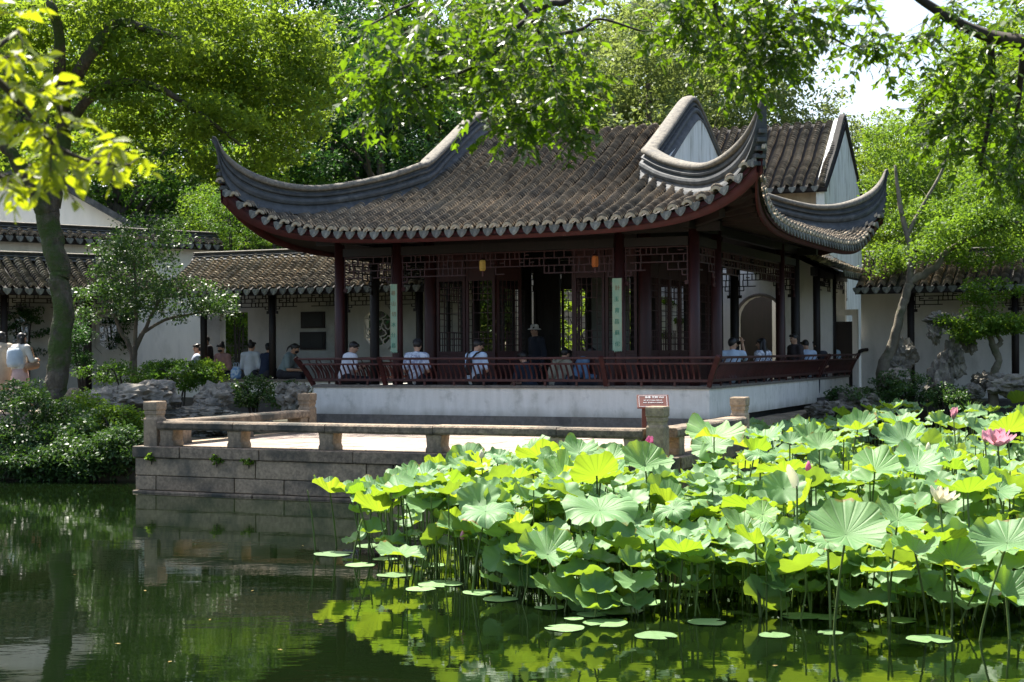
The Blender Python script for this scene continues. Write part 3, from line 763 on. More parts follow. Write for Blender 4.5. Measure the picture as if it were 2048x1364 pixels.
# back of the room: white panel in the middle, lattice either side
MB().box(-4.75, cy[2] - 0.04, FLOOR_Z, -3.85, cy[2] + 0.04, 4.15).build('screen_wall', MAT['screen'], pav)
MB().box(-3.845, cy[2] + 0.05, FLOOR_Z, -3.16, cy[2] + 0.09, 4.15).build('darkening_board', MAT['wood_dark'], pav)  # this and the next three boards are added to darken the room
MB().box(-4.87, cy[2] + 0.05, FLOOR_Z, -4.755, cy[2] + 0.09, 4.15).build('darkening_board', MAT['wood_dark'], pav)
MB().box(-2.48, cy[2] + 0.05, FLOOR_Z, -1.95, cy[2] + 0.09, 4.15).build('darkening_board', MAT['wood_dark'], pav)
MB().box(-6.2, cy[2] + 0.05, FLOOR_Z, -5.56, cy[2] + 0.09, 4.15).build('darkening_board', MAT['wood_dark'], pav)
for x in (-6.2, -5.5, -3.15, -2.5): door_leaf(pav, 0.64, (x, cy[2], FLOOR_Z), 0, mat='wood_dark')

# leaning bench rail
SLX = [(0.0, 0.02), (-0.035, 0.10), (-0.055, 0.17), (-0.09, 0.24), (-0.15, 0.30), (-0.20, 0.345)]
def slat_mesh():
    m = MB()
    pts = spline([(0, a, b) for a, b in [(-0.045, 0.11), (-0.05, 0.17), (-0.085, 0.25), (-0.145, 0.33), (-0.185, 0.385)]], 3)
    for i in range(len(pts) - 1):
        m.beam(pts[i], pts[i + 1], 0.03, 0.018, (0, 1, 0.3))
    return m.mesh('slat', MAT['wood_rail'])
SLAT = slat_mesh()
def lean_rail(ln, loc, rz, posts, label, n, ends=(True, True)):
    o = bpy.data.objects.new('leaning_rail', None); COL.objects.link(o); o.parent = pav; o.location = loc; o.rotation_euler = (0, 0, rz)
    o['label'] = label
    def rail(y, z, wd, ht):
        MB().beam((-0.24 if ends[0] else 0, y, z), (ln + (0.24 if ends[1] else 0), y, z), wd, ht).build('rail', MAT['wood_rail'], o, bevel=0.008)
    MB().beam((-0.04 if ends[0] else 0, -0.035, 0.095), (ln + (0.04 if ends[1] else 0), -0.035, 0.095), 0.05, 0.05).build('rail', MAT['wood_rail'], o, bevel=0.006)
    MB().beam((-0.18 if ends[0] else 0, -0.195, 0.40), (ln + (0.18 if ends[1] else 0), -0.195, 0.40), 0.045, 0.035).build('rail', MAT['wood_rail'], o, bevel=0.006)
    MB().beam((-0.25 if ends[0] else 0, -0.25, 0.505), (ln + (0.25 if ends[1] else 0), -0.25, 0.505), 0.055, 0.045).build('rail', MAT['wood_rail'], o, bevel=0.01)
    for p in posts:
        sg = -1 if (p < 0.05 and ends[0]) else (1 if (p > ln - 0.05 and ends[1]) else 0)
        pts = spline([(p, -0.0, -0.005), (p + sg * 0.04, -0.06, 0.12), (p + sg * 0.11, -0.13, 0.28), (p + sg * 0.22, -0.24, 0.48), (p + sg * 0.25, -0.265, 0.53)], 4)
        m = MB()
        for i in range(len(pts) - 1): m.beam(pts[i], Vector(pts[i + 1]) + (Vector(pts[i + 1]) - Vector(pts[i])) * 0.12, 0.085, 0.06, (0, 1, 0.3))
        m.build('rail_post', MAT['wood_rail'], o)
    for i in range(n):
        x = ln * (i + 0.5) / n
        if min(abs(x - p) for p in posts) < 0.06: continue
        inst('slat', SLAT, o, (x, 0, 0), (0, 0, 0))
    for i in range(1, n // 6):
        x = ln * i / (n // 6)
        MB().box(x - 0.02, -0.05, 0.0, x + 0.02, -0.02, 0.07).build('foot', MAT['wood_rail'], o)
    for p in range(int(n / 4)):
        x = ln * (p + 0.5) / (n / 4)
        MB().beam((x, -0.195, 0.40), (x, -0.25, 0.50), 0.02, 0.016, (0, 1, 0)).build('short_slat', MAT['wood_rail'], o)
    return o
lean_rail(PW, (-PW, 0.0, SEAT_Z), 0, [0.0, 1.62, 6.15, PW], 'front leaning bench rail', 78)
lean_rail(8.55, (0, 0.0, SEAT_Z), math.pi / 2, [0.0, 8.55], 'side leaning bench rail', 84, (True, False))
lean_rail(3.4, (0, 8.75, SEAT_Z), math.pi / 2, [0.0, 3.4], 'short far leaning bench rail', 34, (False, False))
lean_rail(4.6, (-PW, 4.6, SEAT_Z), -math.pi / 2, [0.0, 4.6], 'shrub side leaning bench rail', 44, (False, True))
MB().tube(spline([(0.20, 12.12, 1.90), (0.24, 12.2, 1.98), (0.30, 12.3, 2.03), (0.42, 12.4, 2.05)], 4), [0.05] * 9 + [0.045] * 4, 6).build('curled_rail_end', MAT['wood_dark'], pav, True)

# ---- roof surface in the pavilion frame. corner at +-1.3 outside the base, s along the eave from the corner, p inward
GY = 1.63            # where hip ridge meets the gable trim
YC = PD / 2          # 4.25
def prof_h(p):
    return 0.351 * p + 0.0257 * p * p
def lift(s, p):
    return 1.25 * math.exp(-max(s, 0) / 0.85) * math.exp(-max(p, 0) / 1.15)
def eave_off(s, s2):
    return -1.0 - 0.3 * math.exp(-max(s, 0) / 0.7) - 0.3 * math.exp(-max(s2, 0) / 0.7)
def surf(a, b, LA, LB, ridge=True):
    """height of the slope whose eave runs along a (0..LA base length, corners at -1.3 and LA+1.3); b = distance in from the base line"""
    s = min(a + 1.3, LA + 1.3 - a)
    be = eave_off(a + 1.3, LA + 1.3 - a)
    q = b
    if ridge:
        qq = math.sqrt((LB / 2 - b) ** 2 + 0.3 ** 2); q = LB / 2 - qq
    return EAVE_Z + prof_h(q + 1.0) + lift(s, b - be)
def slope_pt(a, b, side):
    """slope coordinates to the pavilion frame"""
    if side == 'front': return Vector((-PW + a, b, surf(a, b, PW, PD)))
    if side == 'back': return Vector((-a, PD - b, surf(a, b, PW, PD)))
    if side == 'right': return Vector((-b, a, surf(a, b, PD, PW, False)))
    return Vector((-PW + b, PD - a, surf(a, b, PD, PW, False)))

roof = bpy.data.objects.new('roof', None); COL.objects.link(roof); roof.parent = pav
rs = np.random.RandomState(3)
PITCH = 0.255
tags_label = {'front': 'front slope'}
def build_slope(side, LA, main, pitch_tile, drips=True):
    n = int((LA + 2.5) / PITCH); st = (LA + 2.5) / n
    lat = {'front': (1, 0, 0), 'back': (1, 0, 0), 'right': (0, 1, 0), 'left': (0, 1, 0)}[side]
    rotz = {'front': 0, 'back': math.pi, 'right': math.pi / 2, 'left': -math.pi / 2}[side]
    # base sheet
    V = []; Fq = []; NB = 24; cols = n * 2
    for i in range(cols + 1):
        a = -1.3 + (LA + 2.6) * i / cols
        be = eave_off(a + 1.3, LA + 1.3 - a)
        hip = min(a, LA - a)
        top = (YC if main else 1.75) if hip > GY - 0.15 else max(hip + 0.02, be + 0.01)
        for j in range(NB + 1):
            b = be + (top - be) * j / NB
            p = slope_pt(a, b, side); V.append(tuple(p))
    for i in range(cols):
        for j in range(NB):
            Fq.append((i * (NB + 1) + j, (i + 1) * (NB + 1) + j, (i + 1) * (NB + 1) + j + 1, i * (NB + 1) + j + 1))
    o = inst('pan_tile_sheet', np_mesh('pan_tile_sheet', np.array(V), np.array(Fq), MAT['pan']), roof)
    V2 = np.array(V); V2[:, 2] -= 0.13
    inst('soffit', np_mesh('soffit', V2, np.array(Fq), MAT['wood_brown']), roof)
    for i in range(n + 1):
        a = -1.25 + st * i
        be = eave_off(a + 1.3, LA + 1.3 - a)
        hip = min(a, LA - a)
        if hip > GY - 0.1: top = YC if main else 1.72
        else: top = hip - 0.02
        if top - be > 0.15:
            m = max(8, int((top - be) / 0.12))
            path = [slope_pt(a, be - 0.04 + (top - be + 0.04) * j / m, side) + Vector((0, 0, 0.012)) for j in range(m + 1)]
            inst('tile_row', tile_row_mesh('tile_row', path, lat, MAT['tile_lichen'] if rs.rand() < 0.25 else MAT['tile'], 0.088, pitch_tile, rs=rs), roof)
        if drips:
            a2 = a + st / 2
            if i < n:
                be2 = eave_off(a2 + 1.3, LA + 1.3 - a2)
                p = slope_pt(a2, be2 - 0.045, side)
                # turn with the eave curve
                q0 = slope_pt(a2 - 0.05, eave_off(a2 + 1.25, LA + 1.35 - a2), side); q1 = slope_pt(a2 + 0.05, eave_off(a2 + 1.35, LA + 1.25 - a2), side)
                dv = q1 - q0
                ang = math.atan2(dv.y, dv.x) - rotz
                hz = math.hypot(dv.x, dv.y)
                ang = (ang + math.pi) % (2 * math.pi) - math.pi
                if abs(ang) > math.pi / 2: ang = ang - math.copysign(math.pi, ang); tl = math.atan2(-dv.z, hz)
                else: tl = math.atan2(dv.z, hz)
                inst('drip_tile', DRIP, roof, p + Vector((0, 0, 0.0)), Matrix.Rotation(rotz + ang * 0.8, 3, 'Z') @ Matrix.Rotation(-tl * 0.45, 3, 'Y') @ Matrix.Rotation(R(-12), 3, 'X'), 1.0)
                inst('tile_end', TILE_END, roof, slope_pt(a, be - 0.06, side) + Vector((0, 0, 0.02)), (0, 0, rotz))
    # fascia board following the eave
    V = []; Fq = []; m = 60
    for i in range(m + 1):
        a = -1.3 + (LA + 2.6) * i / m
        e = math.exp(-(a + 1.3) / 0.9) + math.exp(-(LA + 1.3 - a) / 0.9)
        be = eave_off(a + 1.3, LA + 1.3 - a)
        for (db, dz) in ((0.03, -0.03), (0.05, -0.20 - 0.25 * e), (0.09, -0.20 - 0.25 * e), (0.07, -0.03)):
            p = slope_pt(a, be, side) ; inw = {'front': Vector((0, 1, 0)), 'back': Vector((0, -1, 0)), 'right': Vector((-1, 0, 0)), 'left': Vector((1, 0, 0))}[side]
            V.append(tuple(p + inw * db + Vector((0, 0, dz))))
    for i in range(m):
        for j in range(4):
            j2 = (j + 1) % 4
            Fq.append((i * 4 + j, (i + 1) * 4 + j, (i + 1) * 4 + j2, i * 4 + j2))
    inst('fascia_board', np_mesh('fascia_board', np.array(V), np.array(Fq), MAT['fascia']), roof)
build_slope('front', PW, True, 0.088)
build_slope('right', PD, False, 0.09)
build_slope('left', PD, False, 0.13)
build_slope('back', PW, True, 0.17, False)

# ridge mouldings: side offset, fraction of height
PROF = [(-0.78, 0.0), (-0.70, 0.10), (-0.50, 0.22), (-0.44, 0.29), (-0.54, 0.33), (-0.58, 0.41), (-0.54, 0.49), (-0.33, 0.515), (-0.30, 0.57), (-0.44, 0.60), (-0.46, 0.66), (-0.26, 0.70), (-0.24, 0.78)]
PROF_FULL = PROF + [(-a, b) for a, b in reversed(PROF)]
CAP = [(-0.40, 0.785), (-0.46, 0.83), (-0.45, 0.91), (-0.33, 0.97), (-0.13, 1.0), (0.13, 1.0), (0.33, 0.97), (0.45, 0.91), (0.46, 0.83), (0.40, 0.785)]
def ridge_path(cxs, ysg):
    """(position at z=0, side, zbot, ztop, width) from the top of the gable to the corner tip. cxs=+1 right end, ysg=+1 front"""
    pts = []
    sec = []
    for y in np.linspace(YC, GY, 14):
        zz = surf(3.0, float(y), PW, PD) if True else 0
        f = (YC - y) / (YC - GY)
        rr = 0.66 - 0.10 * f
        sec.append((-GY, float(y), zz + 0.14 - 0.16 * f ** 3, zz + rr, 0.30 + 0.05 * f))
    tip = [(1.63, 5.93, 5.30, .36), (1.2, 5.70, 5.09, .35), (0.8, 5.54, 4.95, .34), (.4, 5.42, 4.84, .34), (0, 5.35, 4.77, .33), (-.4, 5.39, 4.76, .32), (-.75, 5.52, 4.83, .30),
           (-1.0, 5.68, 4.98, .27), (-1.17, 5.86, 5.20, .23), (-1.27, 6.03, 5.48, .17), (-1.31, 6.14, 5.80, .12), (-1.34, 6.22, 6.00, .085), (-1.39, 6.24, 6.14, .05)]
    sp = spline(tip, 4)
    for t, zt, zb, wd in sp[1:]:
        sec.append((-t, t, zb, zt, wd))
    path = []; pro = []
    for i, (x, y, zb, zt, wd) in enumerate(sec):
        X = x if cxs > 0 else -PW - x
        Y = y if ysg > 0 else PD - y
        path.append(Vector((X, Y, 0)))
        pro.append((zb, zt, wd))
    out = []
    for i in range(len(path)):
        d = path[min(i + 1, len(path) - 1)] - path[max(i - 1, 0)]
        d.normalize()
        out.append((path[i], Vector((d.y, -d.x, 0))))
    return out, pro
for cxs in (1, -1):
    for ysg in (1, -1):
        path, pro = ridge_path(cxs, ysg)
        mb = MB()
        sweep(path, lambda i: [(a * pro[i][2], pro[i][0] + (pro[i][1] - pro[i][0]) * b) for a, b in PROF_FULL], mb)
        o = mb.build('hip_ridge', MAT['ridge'], roof, False)
        mb = MB()
        sweep(path, lambda i: [(a * pro[i][2], pro[i][0] + (pro[i][1] - pro[i][0]) * b) for a, b in CAP], mb)
        mb.build('ridge_cap', MAT['ridge_cap'], o, True)
        # the stacked end under the tip
        e = MB()
        X = 1.0 if cxs > 0 else -PW - 1.0; sx = 1 if cxs > 0 else -1
        for (t, z, wv) in ((1.22, 5.12, .22), (1.24, 5.24, .19), (1.26, 5.36, .17), (1.285, 5.50, .16), (1.30, 5.64, .13)):
            c = Vector((sx * t + (0 if cxs > 0 else -PW), -t if ysg > 0 else PD + t, z))
            dg = Vector((sx, -1 if ysg > 0 else 1, 0)).normalized()
            e.beam(c - dg * 0.12, c + dg * 0.06, wv, 0.075)
        e.build('ridge_end_moulding', MAT['ridge'], o, bevel=0.012)
# gable walls
for cxs in (1, -1):
    xg = -GY + 0.16 if cxs > 0 else -PW + GY - 0.16
    poly = [(GY - 0.1, 5.1)]
    for y in np.linspace(GY - 0.1, PD - GY + 0.1, 25): poly.append((float(y), surf(3.0, float(y), PW, PD) + 0.16))
    poly.append((PD - GY + 0.1, 5.1))
    MB().prism(poly, 'x', xg - 0.06, xg + 0.06).build('gable_wall', MAT['plaster_old'], roof)
    # horizontal ridge at the gable foot
    m = MB()
    path = [(Vector((xg - cxs * 0.16, y, 0)), Vector((1, 0, 0))) for y in (GY + 0.1, YC, PD - GY - 0.1)]
    sweep(path, lambda i: [(a * 0.30, 5.28 + 0.32 * b) for a, b in PROF_FULL], m)
    m.build('gable_foot_ridge', MAT['ridge'], roof)
# fan rafters under the corners and eave rafters
def rafter(p0, p1):
    MB().beam(p0, p1, 0.075, 0.085).build('rafter', MAT['wood_brown'], roof)
for k in range(9):
    f = (k + 0.5) / 9
    a = -1.2 + 2.2 * f
    be = eave_off(a + 1.3, 99)
    rafter(Vector((-0.38, 0.38, 4.42)) + Vector((-0.75 * f, 0, 0)), slope_pt(PW - a, be + 0.12, 'front') + Vector((0, 0, -0.19)))
    rafter(Vector((-0.38, 0.38, 4.42)) + Vector((0, 0.75 * f, 0)), slope_pt(a, be + 0.12, 'right') + Vector((0, 0, -0.19)))
    rafter(Vector((-PW + 0.38, 0.38, 4.42)) + Vector((0.75 * f, 0, 0)), slope_pt(a, be + 0.12, 'front') + Vector((0, 0, -0.19)))
for k in range(22):
    x = -6.9 + k * 0.28
    rafter((x, 0.5, 4.50), slope_pt(PW + x, -0.9, 'front') + Vector((0, 0, -0.19)))
for k in range(20):
    y = 1.3 + k * 0.3
    rafter((-0.5, y, 4.50), slope_pt(y, -0.9, 'right') + Vector((0, 0, -0.19)))
# corner bracket with a small lamp
MB().beam((-0.38, 0.38, 4.32), (0.35, -0.35, 4.42), 0.12, 0.14).build('corner_beam', MAT['wood_brown'], pav)
MB().beam((-PW + 0.38, 0.38, 4.32), (-PW - 0.35, -0.35, 4.42), 0.12, 0.14).build('corner_beam', MAT['wood_brown'], pav)
# ------------------------------------------------------------------ covered walkways and the halls behind
def simple_row(name, parent, x, y0, z0, y1, z1, pitch, mat, sag=0.06, rad=0.094):
    path = []
    for j in range(9):
        f = j / 8
        path.append(Vector((x, y0 + (y1 - y0) * f, z0 + (z1 - z0) * f - sag * math.sin(math.pi * f))))
    return inst(name, tile_row_mesh(name, path, (1, 0, 0), mat, rad, pitch, rs=rs), parent)

def tiled_slope(parent, ln, y0, z0, y1, z1, x0=0.0, tile_pitch=0.10, spacing=0.245, drips=True, ridge=True, lich=0.4, back=None, rad=0.094):
    """front slope of a straight roof: pan sheet, tile rows, drip tiles, ridge"""
    o = bpy.data.objects.new('roof', None); COL.objects.link(o); o.parent = parent
    n = int(ln / spacing); st = ln / n
    V = []; NB = 8
    for i in range(2):
        for j in range(NB + 1):
            f = j / NB
            V.append((x0 + ln * i, y0 + (y1 - y0) * f, z0 + (z1 - z0) * f - 0.06 * math.sin(math.pi * f) - 0.012))
    Fq = [(j, NB + 1 + j, NB + 2 + j, j + 1) for j in range(NB)]
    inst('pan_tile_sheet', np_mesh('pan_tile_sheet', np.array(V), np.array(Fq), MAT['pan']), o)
    V2 = np.array(V); V2[:, 2] -= 0.12
    inst('soffit', np_mesh('soffit', V2, np.array(Fq), MAT['wood_dark']), o)
    MB().box(x0, y0 + 0.03, z0 - 0.15, x0 + ln, y0 + 0.06, z0 - 0.02).build('fascia_board', MAT['wood_dark'], o)
    for i in range(n):
        x = x0 + st * (i + 0.5)
        simple_row('tile_row', o, x, y0 - 0.03, z0, y1, z1, tile_pitch, MAT['tile_lichen'] if rs.rand() < lich else MAT['tile'], rad=rad)
        if drips:
            inst('drip_tile', DRIP, o, (x0 + st * i + (0 if i else 0.06), y0 - 0.04, z0 - 0.01), (R(-12), 0, 0))
    if ridge:
        m = MB()
        sweep([(Vector((x0 + ln * k / 6, y1, 0)), Vector((0, 1, 0))) for k in range(7)], lambda i: [(a * 0.28, z1 - 0.06 + 0.22 * b) for a, b in PROF_FULL], m)
        rg = m.build('ridge', MAT['ridge'], o)
        m = MB()
        sweep([(Vector((x0 + ln * k / 6, y1, 0)), Vector((0, 1, 0))) for k in range(7)], lambda i: [(a * 0.28, z1 - 0.06 + 0.22 * b) for a, b in CAP], m)
        m.build('ridge_cap', MAT['ridge_cap'], rg)
    if back:
        yb, zb = back
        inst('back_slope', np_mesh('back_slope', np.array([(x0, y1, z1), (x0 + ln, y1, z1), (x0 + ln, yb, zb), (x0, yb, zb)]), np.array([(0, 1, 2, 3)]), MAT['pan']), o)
    return o

def holed_wall(parent, x0, x1, y0, y1, z0, z1, holes, mat, name='wall'):
    """wall between x0..x1 with rectangular openings (xa, xb, za, zb)"""
    m = MB(); x = x0
    for (xa, xb, za, zb) in sorted(holes):
        m.box(x, y0, z0, xa, y1, z1); m.box(xa, y0, z0, xb, y1, za); m.box(xa, y0, zb, xb, y1, z1); x = xb
    m.box(x, y0, z0, x1, y1, z1)
    return m.build(name, mat, parent)

def tracery_window(parent, xa, xb, za, zb, y, seed):
    """moulded frame with cut corners and curved tracery bars"""
    w_, h_ = xb - xa, zb - za; cxx, czz = (xa + xb) / 2, (za + zb) / 2
    def ring(k): 
        c = 0.16
        return [(xa + c - k, za - k), (xb - c + k, za - k), (xb + k, za + c - k), (xb + k, zb - c + k), (xb - c + k, zb + k), (xa + c - k, zb + k), (xa - k, zb - c + k), (xa - k, za + c - k)]
    m = MB(); o_, i_ = ring(0.07), ring(-0.03)
    vs = [(p[0], y - 0.05, p[1]) for p in o_] + [(p[0], y - 0.05, p[1]) for p in i_] + [(p[0], y + 0.12, p[1]) for p in o_] + [(p[0], y + 0.12, p[1]) for p in i_]
    fs = []
    for k in range(8):
        k2 = (k + 1) % 8
        fs += [(k, k2, 8 + k2, 8 + k), (k, 16 + k, 16 + k2, k2), (8 + k, 8 + k2, 24 + k2, 24 + k), (16 + k, 24 + k, 24 + k2, 16 + k2)]
    m.add(vs, fs)
    f = m.build('window_frame', MAT['plaster_grey'], parent)
    t = MB(); r = random.Random(seed); nx, nz = 3, 4
    for i in range(nx):
        for j in range(nz):
            cx_ = xa + w_ * (i + 0.5 + (0.25 if j % 2 else -0.0)) / nx; cz_ = za + h_ * (j + 0.5) / nz
            if cx_ > xb - 0.08: continue
            rr = min(w_ / nx, h_ / nz) * 0.56; k0 = r.random() * 6
            pts = [Vector((cx_ + rr * math.cos(k0 + a) * (1 + 0.25 * math.cos(3 * a)), y + 0.03, cz_ + rr * math.sin(k0 + a) * (1 + 0.25 * math.cos(3 * a)))) for a in np.linspace(0, 2 * math.pi, 13)]
            pts = [Vector((min(max(p.x, xa), xb), p.y, min(max(p.z, za), zb))) for p in pts]
            t.tube(pts, 0.018, 4)
    t.build('tracery', MAT['plaster_grey'], f)

def walkway(name, label, A, B, depth, wall_holes=(), windows=(), floor_z=FLOOR_Z, eave_z=3.56, ridge_z=4.45, bench=True, cols=2.1, col_off=0.0, wall=True, drips=True,
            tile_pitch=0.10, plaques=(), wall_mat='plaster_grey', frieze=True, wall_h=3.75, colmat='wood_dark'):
    A = Vector(A); B = Vector(B); d = B - A; ln = d.length; rz = math.atan2(d.y, d.x)
    t = thing(name, label, 'walkway', (A.x, A.y, 0), rz)
    MB().box(-0.2, -0.25, 0.3, ln, depth + 0.2, floor_z).build('floor', MAT['floor'], t)
    if bench:
        MB().box(0, -0.06, floor_z - 0.3, ln, 0.24, SEAT_Z - 0.06).build('bench_wall', MAT['plaster'], t)
        MB().box(0, -0.10, SEAT_Z - 0.0598, ln, 0.36, SEAT_Z).build('seat_board', MAT['cement'], t)
    if wall:
        holed_wall(t, -0.3, ln, depth, depth + 0.25, floor_z - 0.3, wall_h, [h for h in wall_holes] + [w_ for w_ in windows], MAT[wall_mat])
        for i, w_ in enumerate(windows): tracery_window(t, *w_, depth, 40 + i)
    x = col_off
    k = 0
    while x < ln + 0.01:
        MB().lathe([(0.085, floor_z), (0.085, eave_z + 0.12)], 12, (x, 0.12, 0)).build('column', MAT[colmat], t, True)
        if frieze and x + cols <= ln + 0.3:
            inst('frieze_lattice', frieze_mesh(cols - 0.17, 0.30, 60 + k, MAT['wood_dark'], drop=0.12, bar=0.022), t, (x + 0.085, 0.12, eave_z - 0.10)); k += 1
        x += cols
    MB().box(0, 0.07, eave_z - 0.10, ln, 0.17, eave_z + 0.10).build('beam', MAT['wood_dark'], t)
    tiled_slope(t, ln, -0.55, eave_z, depth * 0.5, ridge_z, 0, tile_pitch, drips=drips, back=(depth + 0.5, eave_z + 0.1))
    for (xa, xb, za, zb, txt) in plaques:
        p = MB().box(xa, depth - 0.06, za, xb, depth - 0.004, zb).build('framed_tablet', MAT['wood_dark'], t)
        MB().box(xa + 0.05, depth - 0.075, za + 0.05, xb - 0.05, depth - 0.062, zb - 0.05).build('glazed_panel', MAT['tablet'], p)
    return t

MAT['tablet'] = M('dark_glazed_tablet', (0.018, 0.022, 0.02), (0.012, 0.014, 0.013), 0.5, 5.0, spec=0.3)

# walkway joining the pavilion on the shrub side, facing the pond
LW_A = Vector((-8.35, 37.2)); 
LW_B = F(-7.9, 5.14); LW_B = Vector((LW_B.x, LW_B.y))
dW = (LW_B - LW_A); dW.normalize()
# pixel helper along a walkway wall: distance along A->B of the ray through px at wall plane
def along(A, d, off, px):
    """where the sight line through photograph column px meets the line offset back by off"""
    n = Vector((-d.y, d.x)); O = A + n * off
    k = (px - 1024.0) / FPX
    # O.x + s d.x = k (O.y + s d.y)
    return (k * O.y - O.x) / (d.x - k * d.y)
DEP = 1.75
def wz(A, d, off, px, py):
    s = along(A, d, off, px); n = Vector((-d.y, d.x)); y = (A + n * off + d * s).y
    hor = 703.0 - 0.0057 * (px - 1024)
    return s, CAM_Z + (hor - py) * y / FPX
pl = []
for (p0, q0, p1, q1) in ((604, 624, 651, 656), (602, 664, 652, 699)):
    xa, zb = wz(LW_A, dW, DEP, p0, q0); xb, za = wz(LW_A, dW, DEP, p1, q1); pl.append((xa, xb, za, zb, ''))
wa, wb_ = wz(LW_A, dW, DEP, 728, 620); xb2, za2 = wz(LW_A, dW, DEP, 784, 692)
s_door0, _ = wz(LW_A, dW, DEP, 440, 640); s_door1, _ = wz(LW_A, dW, DEP, 496, 640)
ln_l = (LW_B - LW_A).length
walkway('covered_walkway', 'tiled open walkway with seated visitors between the small tree and the pavilion', LW_A, LW_B + dW * 0.0, DEP,
        wall_holes=[(s_door0, s_door1, FLOOR_Z, 3.1)], windows=[(wa, xb2, za2, wb_)], plaques=pl, cols=2.0, col_off=along(LW_A, dW, 0.12, 545) % 2.0 - 2.0 if False else along(LW_A, dW, 0.12, 545) - 2.0 * int(along(LW_A, dW, 0.12, 545) / 2.0))
# dark room behind the door of that walkway
bk = F(-10.5, 8.6)
# walkway at the left edge of the view
WL_A = Vector((-14.9, 32.5)); WL_B = Vector((-8.6, 37.0)); dL = (WL_B - WL_A).normalized()
wins = []
for (p0, q0, p1, q1) in ((22, 632, 62, 700), (196, 632, 240, 702)):
    xa, zb = wz(WL_A, dL, DEP, p0, q0); xb, za = wz(WL_A, dL, DEP, p1, q1); wins.append((xa, xb, za, zb))
c0 = along(WL_A, dL, 0.12, 8)
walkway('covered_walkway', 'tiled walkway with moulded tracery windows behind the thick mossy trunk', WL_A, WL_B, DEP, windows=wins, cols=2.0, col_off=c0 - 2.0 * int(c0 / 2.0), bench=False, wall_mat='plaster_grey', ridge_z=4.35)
# rear garden wall with the moon door and the walkway at the lotus end
mw = thing('moon_gate_wall', 'white garden wall with a round headed doorway seen past the side columns', 'wall', F(-3.2, 10.6), ROT)
ax = (1475 - 1024) / FPX; 
def fx(px, Y):      # pavilion-frame x where column px crosses the line y=Y
    k_ = (px - 1024.0) / FPX; O = F(0, Y); d_ = F(1, Y) - O
    return (k_ * O.y - O.x) / (d_.x - k_ * d_.y)
gx0, gx1 = fx(1475, 10.6) + 3.2, fx(1566, 10.6) + 3.2
gtop = CAM_Z + (700 - 592) * F(-2, 10.6).y / FPX
mm = MB(); rad = (gx1 - gx0) / 2
mm.box(-1.6, 0, 0.6, gx0, 0.28, 4.3); mm.box(gx1, 0, 0.6, 3.1, 0.28, 4.3); mm.box(gx0, 0, gtop, gx1, 0.28, 4.3)
na = 10
for i in range(na):     # spandrels
    a0, a1 = math.pi * i / na, math.pi * (i + 1) / na
    q = [((gx0 + gx1) / 2 + rad * math.cos(a0), gtop - rad + rad * math.sin(a0)), ((gx0 + gx1) / 2 + rad * math.cos(a1), gtop - rad + rad * math.sin(a1))]
    mm.prism([q[0], (q[0][0], gtop + 0.001), (q[1][0], gtop + 0.001), q[1]], 'y', 0.002, 0.278)
mm.build('wall', MAT['plaster'], mw)
tm = MB(); pts = [((gx0 + gx1) / 2 + (rad + 0.03) * math.cos(a), -0.02, gtop - rad + (rad + 0.03) * math.sin(a)) for a in np.linspace(0, math.pi, 15)]
pts = [(gx1 + 0.03, -0.02, FLOOR_Z)] + pts + [(gx0 - 0.03, -0.02, FLOOR_Z)]
tm.tube(pts, 0.04, 6); tm.build('door_trim', MAT['cement'], mw)
inner = thing('inner_wall', 'pale wall seen through the round headed doorway', 'wall', F(-1.2, 12.2), ROT)
MB().box(-0.75, 0.0, 0.6, 1.1, 0.2, 3.9).build('wall', MAT['plaster'], inner)
MB().box(-4.0, 0.3, 0.6, -0.75, 0.5, 3.9).build('darkening_board', MAT['wood_dark'], inner)

WR_A = F(0.55, 10.7); WR_B = F(10.5, 10.7)
WR_A = Vector((WR_A.x, WR_A.y)); WR_B = Vector((WR_B.x, WR_B.y)); dR = (WR_B - WR_A).normalized()
c0 = along(WR_A, dR, 0.12, 1822)
walkway('covered_walkway', 'walkway before a plain pale wall behind the leaning tree and rockery', WR_A, WR_B, 1.75, cols=2.35, col_off=c0 - 2.35 * int(c0 / 2.35), bench=False, wall_mat='plaster', floor_z=0.85, eave_z=3.50, ridge_z=4.3, wall_h=3.7)
# short link walkway running back from the pavilion side
lk0 = F(0.0, 8.7); lk1 = F(0.0, 12.4)
walkway('covered_walkway', 'short tiled link roof at the far end of the side bench rail', (lk0.x, lk0.y), (lk1.x, lk1.y), 1.5, bench=False, wall=False, cols=1.75, col_off=0.4, eave_z=3.85, ridge_z=4.45, floor_z=0.96, tile_pitch=0.11)
# slim door panel and pale pier by the link
sl = thing('garden_door', 'narrow dark door in a pale frame at the far end of the side veranda', 'door', F(fx(1672, 12.2), 12.15), ROT)
MB().box(0.0, 0, 0.9, 0.42, 0.1, 2.75).build('door_leaf', MAT['wood_dark'], sl)
MB().box(-0.12, -0.03, 0.9, -0.003, 0.12, 2.9).build('door_frame', MAT['plaster'], sl)
MB().box(0.423, -0.03, 0.9, 0.55, 0.12, 2.9).build('door_frame', MAT['plaster'], sl)
MB().box(-0.12, -0.03, 2.903, 0.55, 0.12, 3.05).build('door_frame', MAT['plaster'], sl)

